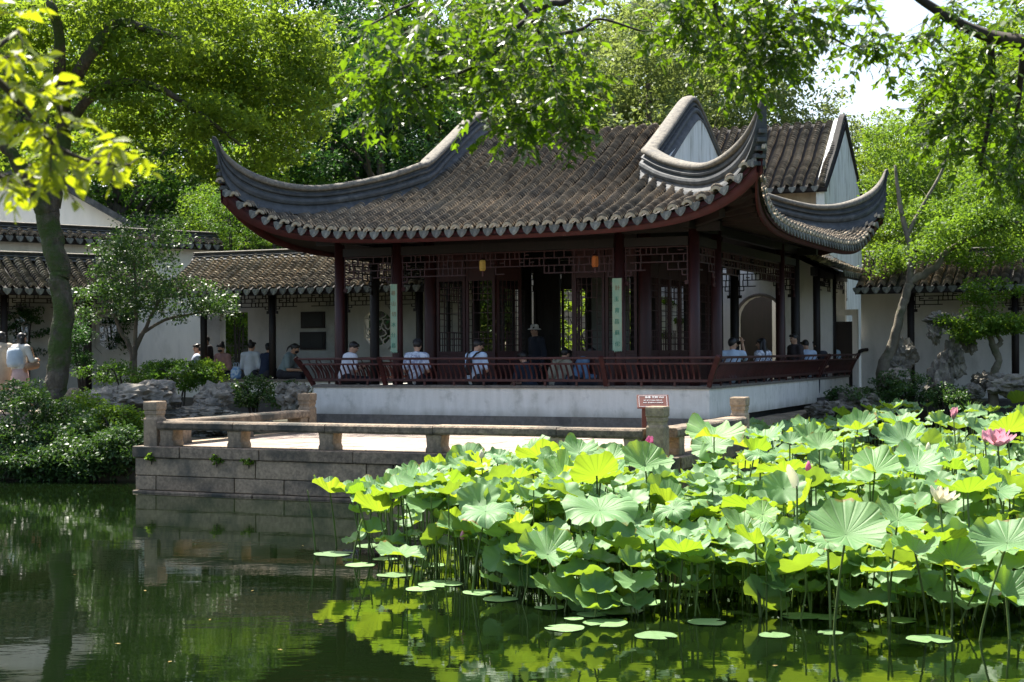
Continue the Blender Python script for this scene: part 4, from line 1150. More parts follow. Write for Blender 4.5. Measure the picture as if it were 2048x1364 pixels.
# rear hall with white gable (behind the pavilion, lotus end)
def gable_hall(name, label, x_gable, y_eave, y_ridge, z_eave, z_ridge, ln, frame=(CORNER, ROT), wall_mat='plaster_old', tp=0.10, lich=0.25):
    """ridge along local x; gable wall at x=0 facing +x, roof runs to -x"""
    t = thing(name, label, 'hall', frame[0], frame[1])
    yb = 2 * y_ridge - y_eave
    m = MB().box(x_gable - ln, y_eave + 0.45, 0.5, x_gable - 0.22, yb - 0.45, z_eave + 0.1); m.build('wall', MAT['hallwall'], t)
    poly = [(y_eave + 0.1, 0.5), (yb - 0.1, 0.5), (yb - 0.1, z_eave + 0.02), (y_ridge + .25, z_ridge + 0.0), (y_ridge, z_ridge + 0.1), (y_ridge - 0.25, z_ridge + 0.0), (y_eave + 0.1, z_eave + 0.02)]
    MB().prism(poly, 'x', x_gable - 0.219, x_gable).build('gable_wall', MAT[wall_mat], t)
    ro = tiled_slope(t, ln - 0.02, y_eave, z_eave, y_ridge, z_ridge, x_gable - ln + 0.10, tp, drips=True, ridge=False, lich=lich, back=(yb, z_eave), rad=0.105, spacing=0.29)
    # coping along the gable edge
    mm = MB(); pp = [Vector((x_gable - 0.02, y, z)) for y, z in ((y_eave - 0.05, z_eave + 0.02), ((y_eave + y_ridge) / 2, (z_eave + z_ridge) / 2 + 0.03), (y_ridge - 0.2, z_ridge + 0.06), (y_ridge, z_ridge + 0.16), (y_ridge + 0.2, z_ridge + 0.06), (yb, z_eave))]
    for i in range(len(pp) - 1): mm.beam(pp[i], pp[i + 1] + (pp[i + 1] - pp[i]).normalized() * 0.02, 0.15, 0.10)
    mm.build('gable_coping', MAT['pan'], ro)
    return t
MAT['hallwall'] = M('tan_stained_wall', (0.36, 0.30, 0.22), (0.24, 0.20, 0.15), 0.9, 4.0, stretch=(1, 1, 0.4), cc=(0.16, 0.14, 0.11), cscale=1.5)
YH = 13.6
hx = fx(1637, YH)
eh = F(hx, YH); ze = CAM_Z + (699.5 - 372) * eh.y / FPX
YR = YH + 2.6
zr = CAM_Z + (699.0 - 242) * F(fx(1700, YR), YR).y / FPX
rear = gable_hall('rear_hall', 'hall behind the pavilion with stained white gable and thick grey tile rows', fx(1690, YR) , YH, YR, ze, zr, 9.0)
# little blind window on the gable
gxx = fx(1690, YR)
MB().box(gxx + 0.0, YH + 0.75, ze - 0.62, gxx + 0.22, YH + 1.65, ze - 0.54).build('window_hood', MAT['cement'], rear)
MB().box(gxx + 0.0, YH + 0.85, ze - 1.5, gxx + 0.06, YH + 1.45, ze - 0.75).build('blind_window', MAT['wood_dark'], rear)
MB().box(gxx + 0.0, YH + 0.72, ze - 0.80, gxx + 0.16, YH + 1.5, ze - 0.745).build('window_sill', MAT['cement'], rear)

# left: tall white wall with tiled coping behind the walkway
def coped_wall(name, label, A, B, z0, z1, th=0.3):
    A = Vector(A); B = Vector(B); d = B - A; ln = d.length
    t = thing(name, label, 'wall', (A.x, A.y, 0), math.atan2(d.y, d.x))
    MB().box(0, 0, z0, ln, th, z1).build('wall', MAT['plaster'], t)
    MB().box(0, -0.05, z1, ln, th + 0.05, z1 + 0.08).build('cornice', MAT['plaster_grey'], t)
    tiled_slope(t, ln, -0.32, z1 + 0.10, th / 2, z1 + 0.34, 0, 0.09, spacing=0.26, lich=0.6, back=(th + 0.32, z1 + 0.1))
    return t
coped_wall('coped_garden_wall', 'tall white wall with tiled coping above the walkway at the left edge', (-17.0, 34.8), (-8.2, 42.0), 0.6, 4.95)
# gable ends rising behind it
def plain_gable(name, label, cx_, d, halfw, z_e, z_r, rz, depth=5.0, apex=0.0):
    t = thing(name, label, 'hall', (cx_, d, 0), rz)
    MB().prism([(-halfw, 0.5), (halfw, 0.5), (halfw, z_e), (apex, z_r), (-halfw, z_e)], 'y', 0, depth).build('gable_wall', MAT['plaster'], t)
    ro = bpy.data.objects.new('roof', None); COL.objects.link(ro); ro.parent = t
    for sx in (-1, 1):
        m = MB().beam((apex, -0.12, z_r + 0.06), (sx * (halfw + 0.3), -0.12, z_e - (z_r - z_e) * 0.3 / halfw + 0.06), 0.34, 0.16); m.build('gable_coping', MAT['ridge'], ro)
        inst('roof_slope', np_mesh('roof_slope', np.array([(apex, -0.25, z_r + 0.1), (apex, depth, z_r + 0.1), (sx * (halfw + .3), depth, z_e - .1), (sx * (halfw + .3), -0.25, z_e - .1)]), np.array([(0, 1, 2, 3)]), MAT['pan']), ro)
    return t
gp = P(70, 330, 41.5)
plain_gable('white_gable_hall', 'white gable end with dark sloping coping behind the mossy trunk', gp.x - 0.2, 41.5, 3.3, 5.3, 7.2, R(14))
# low dark roof deeper behind
dp = P(320, 420, 45.0)
t = thing('dark_roofed_hall', 'low hall with dark ridge half hidden by foliage behind the coped wall', 'hall', (dp.x - 2.2, 45.0, 0), R(-4))
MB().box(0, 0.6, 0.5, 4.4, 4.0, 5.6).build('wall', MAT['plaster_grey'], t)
tiled_slope(t, 4.6, 0.2, 5.55, 1.2, 6.15, -0.1, 0.12, lich=0.3, back=(3.8, 5.4))

# ------------------------------------------------------------------ boards, sign, lanterns
def text_mesh(txt, size, mat, ext=0.002, align='CENTER'):
    cu = bpy.data.curves.new('text', 'FONT'); cu.body = txt; cu.size = size; cu.extrude = ext; cu.align_x = align; cu.align_y = 'CENTER'; cu.resolution_u = 2
    o = bpy.data.objects.new('text_tmp', cu); COL.objects.link(o)
    dg = bpy.context.evaluated_depsgraph_get()
    me = bpy.data.meshes.new_from_object(o.evaluated_get(dg))
    bpy.data.objects.remove(o)
    me.materials.clear(); me.materials.append(mat)
    return me
def couplet(label, x, chars, mats, zt, zb, wd=0.18):
    t = thing('couplet_board', label, 'board', F(x, cy[0] - 0.125, 0), ROT, 'couplet boards on the front columns')
    r = random.Random(int(-x * 100))
    poly = [(-wd / 2, zt), (wd / 2, zt), (wd / 2, zb + 0.03)]
    n = 9
    for i in range(1, n): poly.append((wd / 2 - wd * i / n, zb + (0.0 if i % 2 else 0.03) + r.uniform(-.008, .008)))
    poly.append((-wd / 2, zb + 0.02))
    MB().prism(poly, 'y', -0.03, 0.0).build('board', MAT['board'], t)
    MB().box(wd / 2 + 0.001, -0.028, zb + 0.03, wd / 2 + 0.014, 0.012, zt - 0.004).build('edge_strip', MAT['wood_rail'], t)
    n = len(chars); h = (zt - zb - 0.12) / n
    for i, c in enumerate(chars):
        me = text_mesh(c, 0.10, MAT[mats[i]])
        inst('character', me, t, (r.uniform(-0.012, 0.012), -0.034, zt - 0.08 - h * (i + 0.5)), (math.pi / 2, 0, 0))
couplet('weathered green calligraphy board on the front column nearest the brown sign', cx[2], '計玉育昌蘇佗', ['glyph_red', 'glyph', 'glyph', 'glyph', 'glyph', 'glyph'], 3.37, 2.03)
couplet('weathered green calligraphy board with faded brown top on the front column nearest the shrubs', cx[1], '尋山切冰分昌', ['glyph_red', 'glyph_red', 'glyph_red', 'glyph', 'glyph', 'glyph'], 3.37, 2.03, 0.145)

sp = P(1306, 832, 20.3)
sg = thing('information_sign', 'small brown tilted sign with white lettering behind the stone corner post', 'sign', (sp.x, sp.y, TERR_Z), ROT + R(22))
MB().box(-0.135, -0.02, 0.0, -0.075, 0.03, 0.40).box(0.0, -0.02, 0, 0.06, 0.03, 0.40).build('leg', MAT['wood_brown'], sg) if False else MB().box(-0.15, -0.02, 0.0, -0.09, 0.03, 0.62).build('leg', MAT['sign'], sg)
MB().box(0.09, -0.02, 0.0, 0.15, 0.03, 0.62).build('leg', MAT['sign'], sg)
pan = MB().box(-0.215, -0.115, -0.012, 0.215, 0.115, 0.012).build('sign_panel', MAT['sign'], sg, loc=(0.0, 0.0, 0.69), rot=(R(48), 0, 0), bevel=0.004)
inst('lettering', text_mesh('涵香 花館 Hall', 0.042, MAT['white_paint'], 0.001), pan, (0.02, 0.065, 0.0145))
inst('lettering', text_mesh('建于清代 厅堂临水 面阔三间', 0.02, MAT['white_paint'], 0.001), pan, (0.0, 0.012, 0.0145))
inst('lettering', text_mesh('四面厅 夏日赏荷之处 景色绝佳', 0.02, MAT['white_paint'], 0.001), pan, (0.0, -0.028, 0.0145))
bd = MB()
for (x0, y0, x1, y1) in ((-0.19, -0.095, 0.19, -0.091), (-0.19, 0.091, 0.19, 0.095), (-0.19, -0.091, -0.186, 0.091), (0.186, -0.091, 0.19, 0.091)): bd.box(x0, y0, 0.0125, x1, y1, 0.0145)
bd.build('border_line', MAT['white_paint'], pan)
MAT['lan_o'] = flat('orange_lantern_paper', (0.36, 0.10, 0.02)); MAT['lan_y'] = flat('yellow_lantern_paper', (0.42, 0.27, 0.06))
for px, py, lab, mt in ((965, 531, 'small yellow paper tag lantern hanging in the main bay, nearer the shrubs', 'lan_y'), (1190, 523, 'small orange paper tag lantern hanging beside the board column', 'lan_o')):
    q = P(px, py, 26.9 + (1190 - px) / 225.0 * 1.0)
    t = thing('hanging_lantern', lab, 'lantern', (q.x, q.y, q.z - 0.1), ROT, 'lanterns under the front beam')
    MB().lathe([(0.05, 0.0), (0.065, 0.03), (0.065, 0.17), (0.05, 0.2)], 6).build('lantern_body', MAT[mt], t)
    MB().lathe([(0.03, 0.2), (0.075, 0.205), (0.03, 0.24)], 6).build('lantern_cap', MAT['wood_red'], t)
    MB().tube([(0, 0, 0.24), (0, 0, 0.55)], 0.004, 4).build('cord', MAT['wood_dark'], t)
    MB().tube([(0, 0, 0), (0, 0, -0.10)], [0.012, 0.018], 5).build('tassel', MAT['wood_rail'], t)
# ------------------------------------------------------------------ foliage
def diamonds(C, n_vec, a_vec, ln, wd, fold=0.12):
    """one folded leaf per row: centres C, normals, axes"""
    s_vec = np.cross(n_vec, a_vec)
    L2 = (ln / 2)[:, None]; W2 = (wd / 2)[:, None]
    V = np.stack([C - a_vec * L2, C + s_vec * W2 + n_vec * (W2 * fold * 2) - a_vec * (L2 * 0.1), C + a_vec * L2 - n_vec * (L2 * 0.15), C - s_vec * W2 + n_vec * (W2 * fold * 2) - a_vec * (L2 * 0.1)], 1).reshape(-1, 3)
    Fq = np.arange(len(C) * 4).reshape(-1, 4)
    return V, Fq

def unit(v): return v / np.maximum(np.linalg.norm(v, axis=1, keepdims=True), 1e-6)

def leaf_cloud(rs_, centres, per, rad, size, up=0.9, flat=0.55, asp=0.5):
    """per leaves round each centre (array), gathered in small sprays"""
    n = len(centres) * per
    C = np.repeat(centres, per, 0)
    rr = np.repeat(rad if isinstance(rad, np.ndarray) else np.full(len(centres), rad), per)
    g = unit(rs_.normal(size=(n, 3))) * (rs_.uniform(0, 1, (n, 1)) ** 0.45)
    g[:, 2] *= flat
    C = C + g * rr[:, None]
    nv = unit(rs_.normal(size=(n, 3)) + np.array([0, 0, up]))
    av = rs_.normal(size=(n, 3)) + g * 0.8 + np.array([0, 0, -0.25])
    av = unit(av - nv * np.sum(av * nv, 1, keepdims=True))
    ln = size * rs_.uniform(0.65, 1.25, n)
    return diamonds(C, nv, av, ln, ln * asp * rs_.uniform(0.8, 1.2, n))

def ellipsoid_pts(rs_, c, r, n, shell=0.5):
    g = unit(rs_.normal(size=(n, 3))) * (rs_.uniform(shell ** 3, 1, (n, 1)) ** (1 / 3))
    return np.array(c)[None] + g * np.array(r)[None]

def tree(name, label, base, limbs, crowns, per, crad, size, leaf, bark, seed, group=None, twig=0.02, up=0.9, asp=0.5, nside=7, flat=0.55, cat='tree', crown_name='crown'):
    """limbs: list of lists of (x,y,z,r) in world space, the first is the trunk. crowns: list of (centre, radii, n clumps)"""
    rs_ = np.random.RandomState(seed)
    base = Vector(base)
    t = thing(name, label, cat, base, 0, group)
    b = np.array(tuple(base))
    mb = MB(); sk = []
    for li, lm in enumerate(limbs):
        pts = spline(lm, 5)
        pts = [np.append(p[:3] + (rs_.normal(size=3) * p[3] * 0.10 if 0 < i < len(pts) - 1 else 0) - b, p[3]) for i, p in enumerate(pts)]
        v0 = len(mb.v)
        if li == 0 and nside > 8: pts = [np.array(p) for p in spline([tuple(p) for p in pts], 3)]
        mb.tube([p[:3] for p in pts], [max(0.004, p[3]) for p in pts], nside if li == 0 else 6)
        if li == 0 and nside > 8:        # fluted, knobbly bark
            for i, p in enumerate(pts):
                for k in range(nside):
                    v = Vector(mb.v[v0 + i * nside + k]); c = Vector(p[:3]); o = v - c
                    th = 2 * math.pi * k / nside
                    f = 1 + 0.16 * noise.noise(Vector((math.cos(th) * 1.3, math.sin(th) * 1.3, v.z * 0.7 + seed))) + 0.07 * noise.noise(Vector((math.cos(th) * 4, math.sin(th) * 4, v.z * 1.6 + seed)))
                    mb.v[v0 + i * nside + k] = tuple(c + o * f)
        st = 2 if li == 0 else 0
        for i, p in enumerate(pts):
            if i >= len(pts) * (0.55 if li == 0 else 0.15): sk.append(np.array(p))
    if not sk: sk.append(np.array([0, 0, 0.1, 0.05]))
    cl = [ellipsoid_pts(rs_, c, r, n) for c, r, n in crowns]
    A = np.concatenate(cl, 0) - b
    S = np.array(sk)
    order = np.argsort([np.min(np.linalg.norm(S[:, :3] - a, axis=1)) for a in A])
    SK = [s for s in sk]
    arr = np.zeros((len(SK) + len(A) * 3, 4)); m = len(SK); arr[:m] = S
    for k in order:
        a = A[k]
        dd = np.linalg.norm(arr[:m, :3] - a, axis=1)
        i = int(np.argmin(dd)); s = arr[i]; ln = dd[i]
        if ln < 0.02: continue
        r0 = min(max(s[3] * 0.7, 0.005), twig * (0.5 + 0.35 * ln))
        mid = (s[:3] + a) / 2 + np.array([0, 0, 0.10 * ln]) + rs_.normal(size=3) * 0.06 * ln
        q = [s[:3], s[:3] * 0.45 + mid * 0.55 + rs_.normal(size=3) * 0.02 * ln, mid, a]
        mb.tube(q, [r0, r0 * 0.8, r0 * 0.65, r0 * 0.3], 4, False)
        for qq, rr_ in ((mid, r0 * .65), (a, r0 * .4)):
            arr[m] = np.append(qq, rr_); m += 1
    mb.build('trunk', bark, t, True)
    V, Fq = leaf_cloud(rs_, A, per, crad * rs_.uniform(0.7, 1.25, len(A)), size, up, flat, asp)
    inst(crown_name, np_mesh(crown_name, V, Fq, leaf), t)
    return t

def px_limb(pts):
    """(px, py, depth, radius in px) -> world limb"""
    out = []
    for px, py, d, r in pts:
        p = P(px, py, d); out.append((p.x, p.y, p.z, r * d / FPX))
    return out
def px_crown(lst):
    """(px, py, depth, rx px, rz px, depth radius, n)"""
    out = []
    for px, py, d, rx, rz, rd, n in lst:
        p = P(px, py, d); out.append(((p.x, p.y, p.z), (rx * d / FPX, rd, rz * d / FPX), n))
    return out
def ground_at(px, d, z=LAND_Z):
    p = P(px, 700, d); return Vector((p.x, p.y, z))

# the thick mossy tree at the left
g0 = ground_at(112, 30.0)
limb0 = [(g0.x, g0.y, 0.45, 0.42)] + px_limb([(112, 800, 30, 25), (120, 700, 30, 21), (125, 600, 30, 20), (112, 510, 30, 21), (94, 430, 30, 23), (95, 400, 30, 26)])
tree('camphor_tree', 'thick leaning mossy trunk with forked limbs and broad yellow-green crown at the left', (g0.x, g0.y, LAND_Z),
     [limb0,
      px_limb([(95, 415, 30, 24), (45, 340, 29.6, 15), (5, 290, 29.3, 10), (-60, 240, 29, 7)]),
      px_limb([(98, 410, 30, 24), (118, 330, 30.2, 18), (130, 240, 30.3, 15), (120, 165, 29.4, 13), (118, 60, 28.6, 11), (98, 0, 28.4, 9), (90, -60, 30, 5)]),
      px_limb([(128, 190, 30.2, 12), (150, 160, 29.4, 13), (195, 85, 28.8, 13), (235, 45, 28.8, 10), (300, 60, 29, 7), (370, 78, 29.4, 5)]),
      px_limb([(195, 85, 30.6, 8), (215, 55, 30.8, 6), (245, 30, 31, 4), (280, -30, 31, 3)]),
      px_limb([(118, 60, 30, 7), (145, 30, 30.3, 6), (155, 0, 30.5, 5), (150, -60, 30.5, 4)]),
      px_limb([(125, 260, 30.3, 12), (190, 185, 29.6, 10), (240, 165, 29.6, 9), (300, 170, 29.8, 8), (345, 190, 30, 6), (410, 235, 30.4, 5), (480, 290, 31, 3)])],
     px_crown([(470, 100, 32.5, 190, 110, 2.2, 170), (560, 190, 33, 120, 110, 1.8, 95), (330, 60, 31.5, 190, 100, 2.2, 120), (330, 200, 32.2, 150, 80, 1.8, 70), (480, 310, 33, 130, 70, 1.3, 55),
               (120, 60, 31, 190, 110, 2.4, 90), (60, 260, 31.5, 120, 90, 1.6, 40), (250, 300, 32.8, 110, 60, 1.2, 30), (620, 90, 33.3, 50, 70, 1.2, 30), (-60, 120, 30, 150, 150, 2.2, 60), (310, 105, 29.4, 120, 55, .8, 30), (430, 235, 30.2, 90, 45, .8, 24), (210, 20, 28.9, 110, 55, .8, 26), (80, 130, 29.2, 80, 70, .8, 18), (250, 190, 29.6, 60, 30, .5, 12), (380, -110, 31.5, 330, 120, 2.6, 90)]),
     58, 0.52, 0.135, MAT['lf_yellow'], MAT['bark_moss'], 11, twig=0.024, nside=20, flat=0.36)

# small multi-stemmed tree before the walkway
g1 = ground_at(264, 33.0)
tree('small_garden_tree', 'small multi-stemmed dark green tree in front of the left walkways', g1,
     [[(g1.x, g1.y, 0.5, 0.10)] + px_limb([(266, 735, 33, 8), (272, 695, 33, 6), (292, 655, 33, 4), (318, 600, 33, 3)]),
      px_limb([(268, 720, 33, 6), (258, 690, 33, 5), (238, 655, 33, 4), (222, 600, 33, 3)]), px_limb([(270, 700, 33, 4), (272, 620, 32.9, 4), (268, 520, 32.9, 2)]),
      px_limb([(280, 670, 33, 3), (330, 640, 33, 3), (400, 625, 33, 2)])],
     px_crown([(270, 560, 33, 110, 60, 1.2, 62), (340, 600, 33, 120, 45, 1.0, 50), (200, 600, 33, 50, 50, .8, 20), (300, 480, 33, 80, 50, 0.9, 36), (420, 615, 33, 55, 24, .6, 15), (240, 500, 33, 60, 40, .8, 20)]),
     52, 0.34, 0.085, MAT['lf_shrub'], MAT['bark'], 12, twig=0.014)

# leaning tree at the right
g2 = ground_at(1768, 34.0)
tree('leaning_tree', 'leaning bare-trunked tree with forked limbs before the pale right wall', g2,
     [[(g2.x, g2.y, 0.5, 0.22)] + px_limb([(1768, 738, 34, 14), (1785, 690, 34, 10.5), (1800, 630, 34, 8.5), (1812, 590, 34, 8.5), (1820, 562, 34, 9)]),
      px_limb([(1820, 562, 34, 9), (1845, 550, 33.9, 8), (1875, 530, 33.7, 7), (1892, 505, 33.6, 6), (1930, 480, 33.4, 5), (1990, 455, 33.2, 3.5), (2060, 440, 33, 2.5)]),
      px_limb([(1820, 565, 34, 9), (1820, 540, 34, 7), (1824, 510, 34.1, 6), (1815, 470, 34.2, 6), (1800, 410, 34.5, 5), (1790, 330, 34.6, 3)]),
      px_limb([(1815, 470, 34.2, 5), (1840, 420, 34.4, 4), (1880, 350, 34.6, 3), (1900, 290, 34.6, 2)])],
     px_crown([(1815, 395, 37.5, 85, 85, 1.0, 80), (1880, 445, 34.8, 100, 42, 0.8, 42), (1775, 520, 35.2, 42, 28, 0.5, 18), (1960, 500, 33.9, 95, 36, .7, 40), (1930, 455, 33.2, 70, 26, .5, 22), (1850, 500, 33.4, 40, 22, .4, 10), (1990, 440, 33.0, 60, 30, .5, 20), (1890, 330, 37.5, 110, 70, 1.2, 64), (1990, 400, 34, 90, 70, 1.2, 50), (1790, 280, 38, 60, 45, .9, 28)]),
     62, 0.38, 0.10, MAT['lf_fresh'], MAT['bark_pale'], 13, twig=0.016, nside=14)
g3 = ground_at(1985, 33.2)
tree('twisted_small_tree', 'little twisted tree with a flat pad of leaves beside the tall rock', g3,
     [[(g3.x, g3.y, 0.5, 0.13)] + px_limb([(1988, 750, 33.2, 9), (1998, 722, 33.2, 7), (1990, 700, 33.2, 8), (1982, 680, 33.2, 6), (1974, 655, 33.2, 5)]),
      px_limb([(1990, 695, 33.2, 5), (2002, 685, 33.2, 5), (1996, 672, 33.2, 4), (1990, 655, 33.2, 3)])],
     px_crown([(1960, 640, 33.2, 80, 22, 0.7, 40), (1930, 665, 33.1, 40, 14, 0.5, 12), (2020, 650, 33.2, 50, 22, .6, 24), (1980, 585, 33.4, 60, 28, .6, 20)]),
     80, 0.26, 0.085, MAT['lf_fresh'], MAT['bark_pale'], 14, twig=0.012)

# trees behind: crown meshes shared between the copies
def proto_tree(seed, leaf, height, crown_r, n, per, size, crad=0.62):
    rs_ = np.random.RandomState(seed)
    limbs = [[(0, 0, -0.2, 0.26), (0.1, 0.05, height * 0.25, 0.2), (-0.05, 0.1, height * 0.5, 0.15), (0.05, 0, height * 0.8, 0.07)]]
    for k in range(7):
        a = k * 2.4 + rs_.uniform(-.3, .3); z0 = height * rs_.uniform(0.28, 0.6); r = crown_r * rs_.uniform(0.55, 0.85)
        limbs.append([(0, 0, z0, 0.11), (r * .4 * math.cos(a), r * .4 * math.sin(a), z0 + height * .10, 0.07), (r * math.cos(a), r * math.sin(a), z0 + height * rs_.uniform(.14, .3), 0.03)])
    crowns = []
    for k in range(15):
        a = k * 2.4; f = (k + 0.5) / 15
        rr = crown_r * (0.75 * math.sin(math.pi * (0.15 + 0.8 * f)) ** 0.7)
        crowns.append(((rr * math.cos(a) * 0.75, rr * math.sin(a) * 0.75, height * (0.20 + 0.74 * f)), (crown_r * 0.42, crown_r * 0.42, height * 0.12), n // 15))
    t = tree('background_tree', 'proto', (0, 0, 0), limbs, crowns, per, crad, size, leaf, MAT['bark'], seed, 'trees behind the garden walls')
    return t
def copy_tree(root, loc, rz, sc, label, leaf=None, name=None):
    r = root.copy(); COL.objects.link(r); r.location = loc; r.rotation_euler = (0, 0, rz); r.scale = sc; r['label'] = label
    for ch in root.children:
        c = ch.copy(); COL.objects.link(c); c.parent = r
        if leaf is not None and ch.name.startswith('crown'):
            c.material_slots[0].link = 'OBJECT'; c.material_slots[0].material = leaf
    return r
pA = proto_tree(21, MAT['lf_dark'], 11.0, 3.6, 330, 95, 0.15)
pB = proto_tree(22, MAT['lf_mid'], 10.0, 3.4, 300, 95, 0.14)
BG = [  # px, depth, scale, spin, proto, leaf, label
    (30, 50, 1.25, 0.3, pA, 'lf_dark', 'dark tree behind the white gable at the far left'),
    (240, 47, 1.05, 1.3, pB, 'lf_mid', 'mid green tree rising behind the dark roofed hall'),
    (430, 44, 0.62, 2.1, pB, 'lf_fresh', 'low fresh green tree just behind the walkway roof'),
    (545, 46, 0.78, 0.7, pA, 'lf_mid', 'bushy tree behind the walkway beside the upturned left roof corner'),
    (400, 52, 1.35, 2.9, pA, 'lf_dark', 'tall dark tree behind the yellow-green crown'),
    (640, 50, 1.2, 4.0, pA, 'lf_dark', 'dark green tree filling the gap left of the hanging branch'),
    (760, 47, 1.15, 5.0, pB, 'lf_dark', 'dark tree standing behind the left half of the pavilion roof'),
    (880, 52, 1.35, 0.9, pA, 'lf_mid', 'tall tree behind the left end of the pavilion ridge'),
    (1030, 50, 1.2, 1.9, pB, 'lf_olive', 'pale olive tree behind the middle of the pavilion ridge'),
    (1170, 56, 1.45, 3.1, pA, 'lf_olive', 'tall hazy olive tree behind the pavilion ridge'),
    (1300, 50, 1.3, 4.4, pB, 'lf_olive', 'olive tree behind the gable end of the pavilion'),
    (1430, 54, 1.35, 5.5, pA, 'lf_olive', 'grey-olive tree between the gable end and the upturned right corner'),
    (1545, 52, 1.08, 0.2, pB, 'lf_olive', 'thin olive tree behind the rear hall roof'),
    (1700, 52, 0.95, 1.1, pB, 'lf_olive', 'airy tree above the stained white gable'),
    (1810, 46, 0.80, 2.3, pA, 'lf_yellow', 'fresh green tree just right of the stained white gable'),
    (1950, 50, 1.18, 3.3, pB, 'lf_fresh', 'mid green tree behind the leaning tree'),
    (2070, 45, 1.1, 4.6, pA, 'lf_yellow', 'bright tree at the far right behind the walkway'),
    (2140, 50, 1.2, 0.6, pB, 'lf_mid', 'tree partly cut off by the right edge behind the walkway'),
    (-110, 46, 1.2, 3.6, pB, 'lf_mid', 'tree partly cut off by the left edge behind the white wall'),
    (980, 62, 1.6, 2.6, pB, 'lf_dark', 'very tall far tree behind the centre'),
    (700, 62, 1.7, 1.6, pA, 'lf_dark', 'very tall far dark tree left of the centre'),
    (250, 62, 1.7, 5.6, pA, 'lf_mid', 'very tall far tree at the upper left'),
    (1330, 64, 1.5, 0.4, pA, 'lf_olive', 'tall far olive tree right of the centre'),
]
used = set()
for px, d, s, rz, pr, lf, lab in BG:
    g = ground_at(px, d)
    if pr not in used:
        used.add(pr); pr.location = g; pr.rotation_euler = (0, 0, rz); pr.scale = (s, s, s); pr['label'] = lab
        for ch in pr.children:
            if ch.name.startswith('crown'):
                ch.material_slots[0].link = 'OBJECT'; ch.material_slots[0].material = MAT[lf]
    else: copy_tree(pr, g, rz, (s, s, s * random.Random(px).uniform(0.95, 1.08)), lab, MAT[lf])
# sunlit bamboo-like bushes in the court behind the pavilion room
def bush(name, label, c, r, n, per, size, leaf, seed, crad=0.22, group=None, cat='shrub', stems=5, up=1.0, asp=0.5, sr=0.03):
    """c = ground point, r = (rx, ry, rz)"""
    rs_ = np.random.RandomState(seed); c = Vector(c)
    limbs = []
    for k in range(stems):
        a = 2.4 * k; q = 0.55
        limbs.append([(c.x, c.y, c.z - min(0.1, r[2]), sr), (c.x + r[0] * .25 * math.cos(a), c.y + r[1] * .25 * math.sin(a), c.z + r[2] * 0.7, sr * .66), (c.x + r[0] * q * math.cos(a), c.y + r[1] * q * math.sin(a), c.z + r[2] * 1.3, sr * .33)])
    return tree(name, label, c, limbs, [((c.x, c.y, c.z + r[2] * 0.95), r, n)], per, crad, size, leaf, MAT['bark_dark'], seed, group, twig=0.01, up=up, nside=5, cat=cat, crown_name='foliage', asp=asp)
q = F(-4.2, 11.2); bush('courtyard_bush', 'sunlit bush in the court seen through the left lattice doors', (q.x, q.y, 0.6), (1.3, 1.1, 1.6), 90, 70, 0.12, MAT['lf_fresh'], 31)
q = F(-1.7, 15.0); 
q = F(-5.9, 10.3); bush('courtyard_bush', 'tall bush in the court seen through the room and the right lattice doors', (q.x, q.y, 0.6), (1.5, 1.1, 1.8), 110, 70, 0.12, MAT['lf_yellow'], 32)

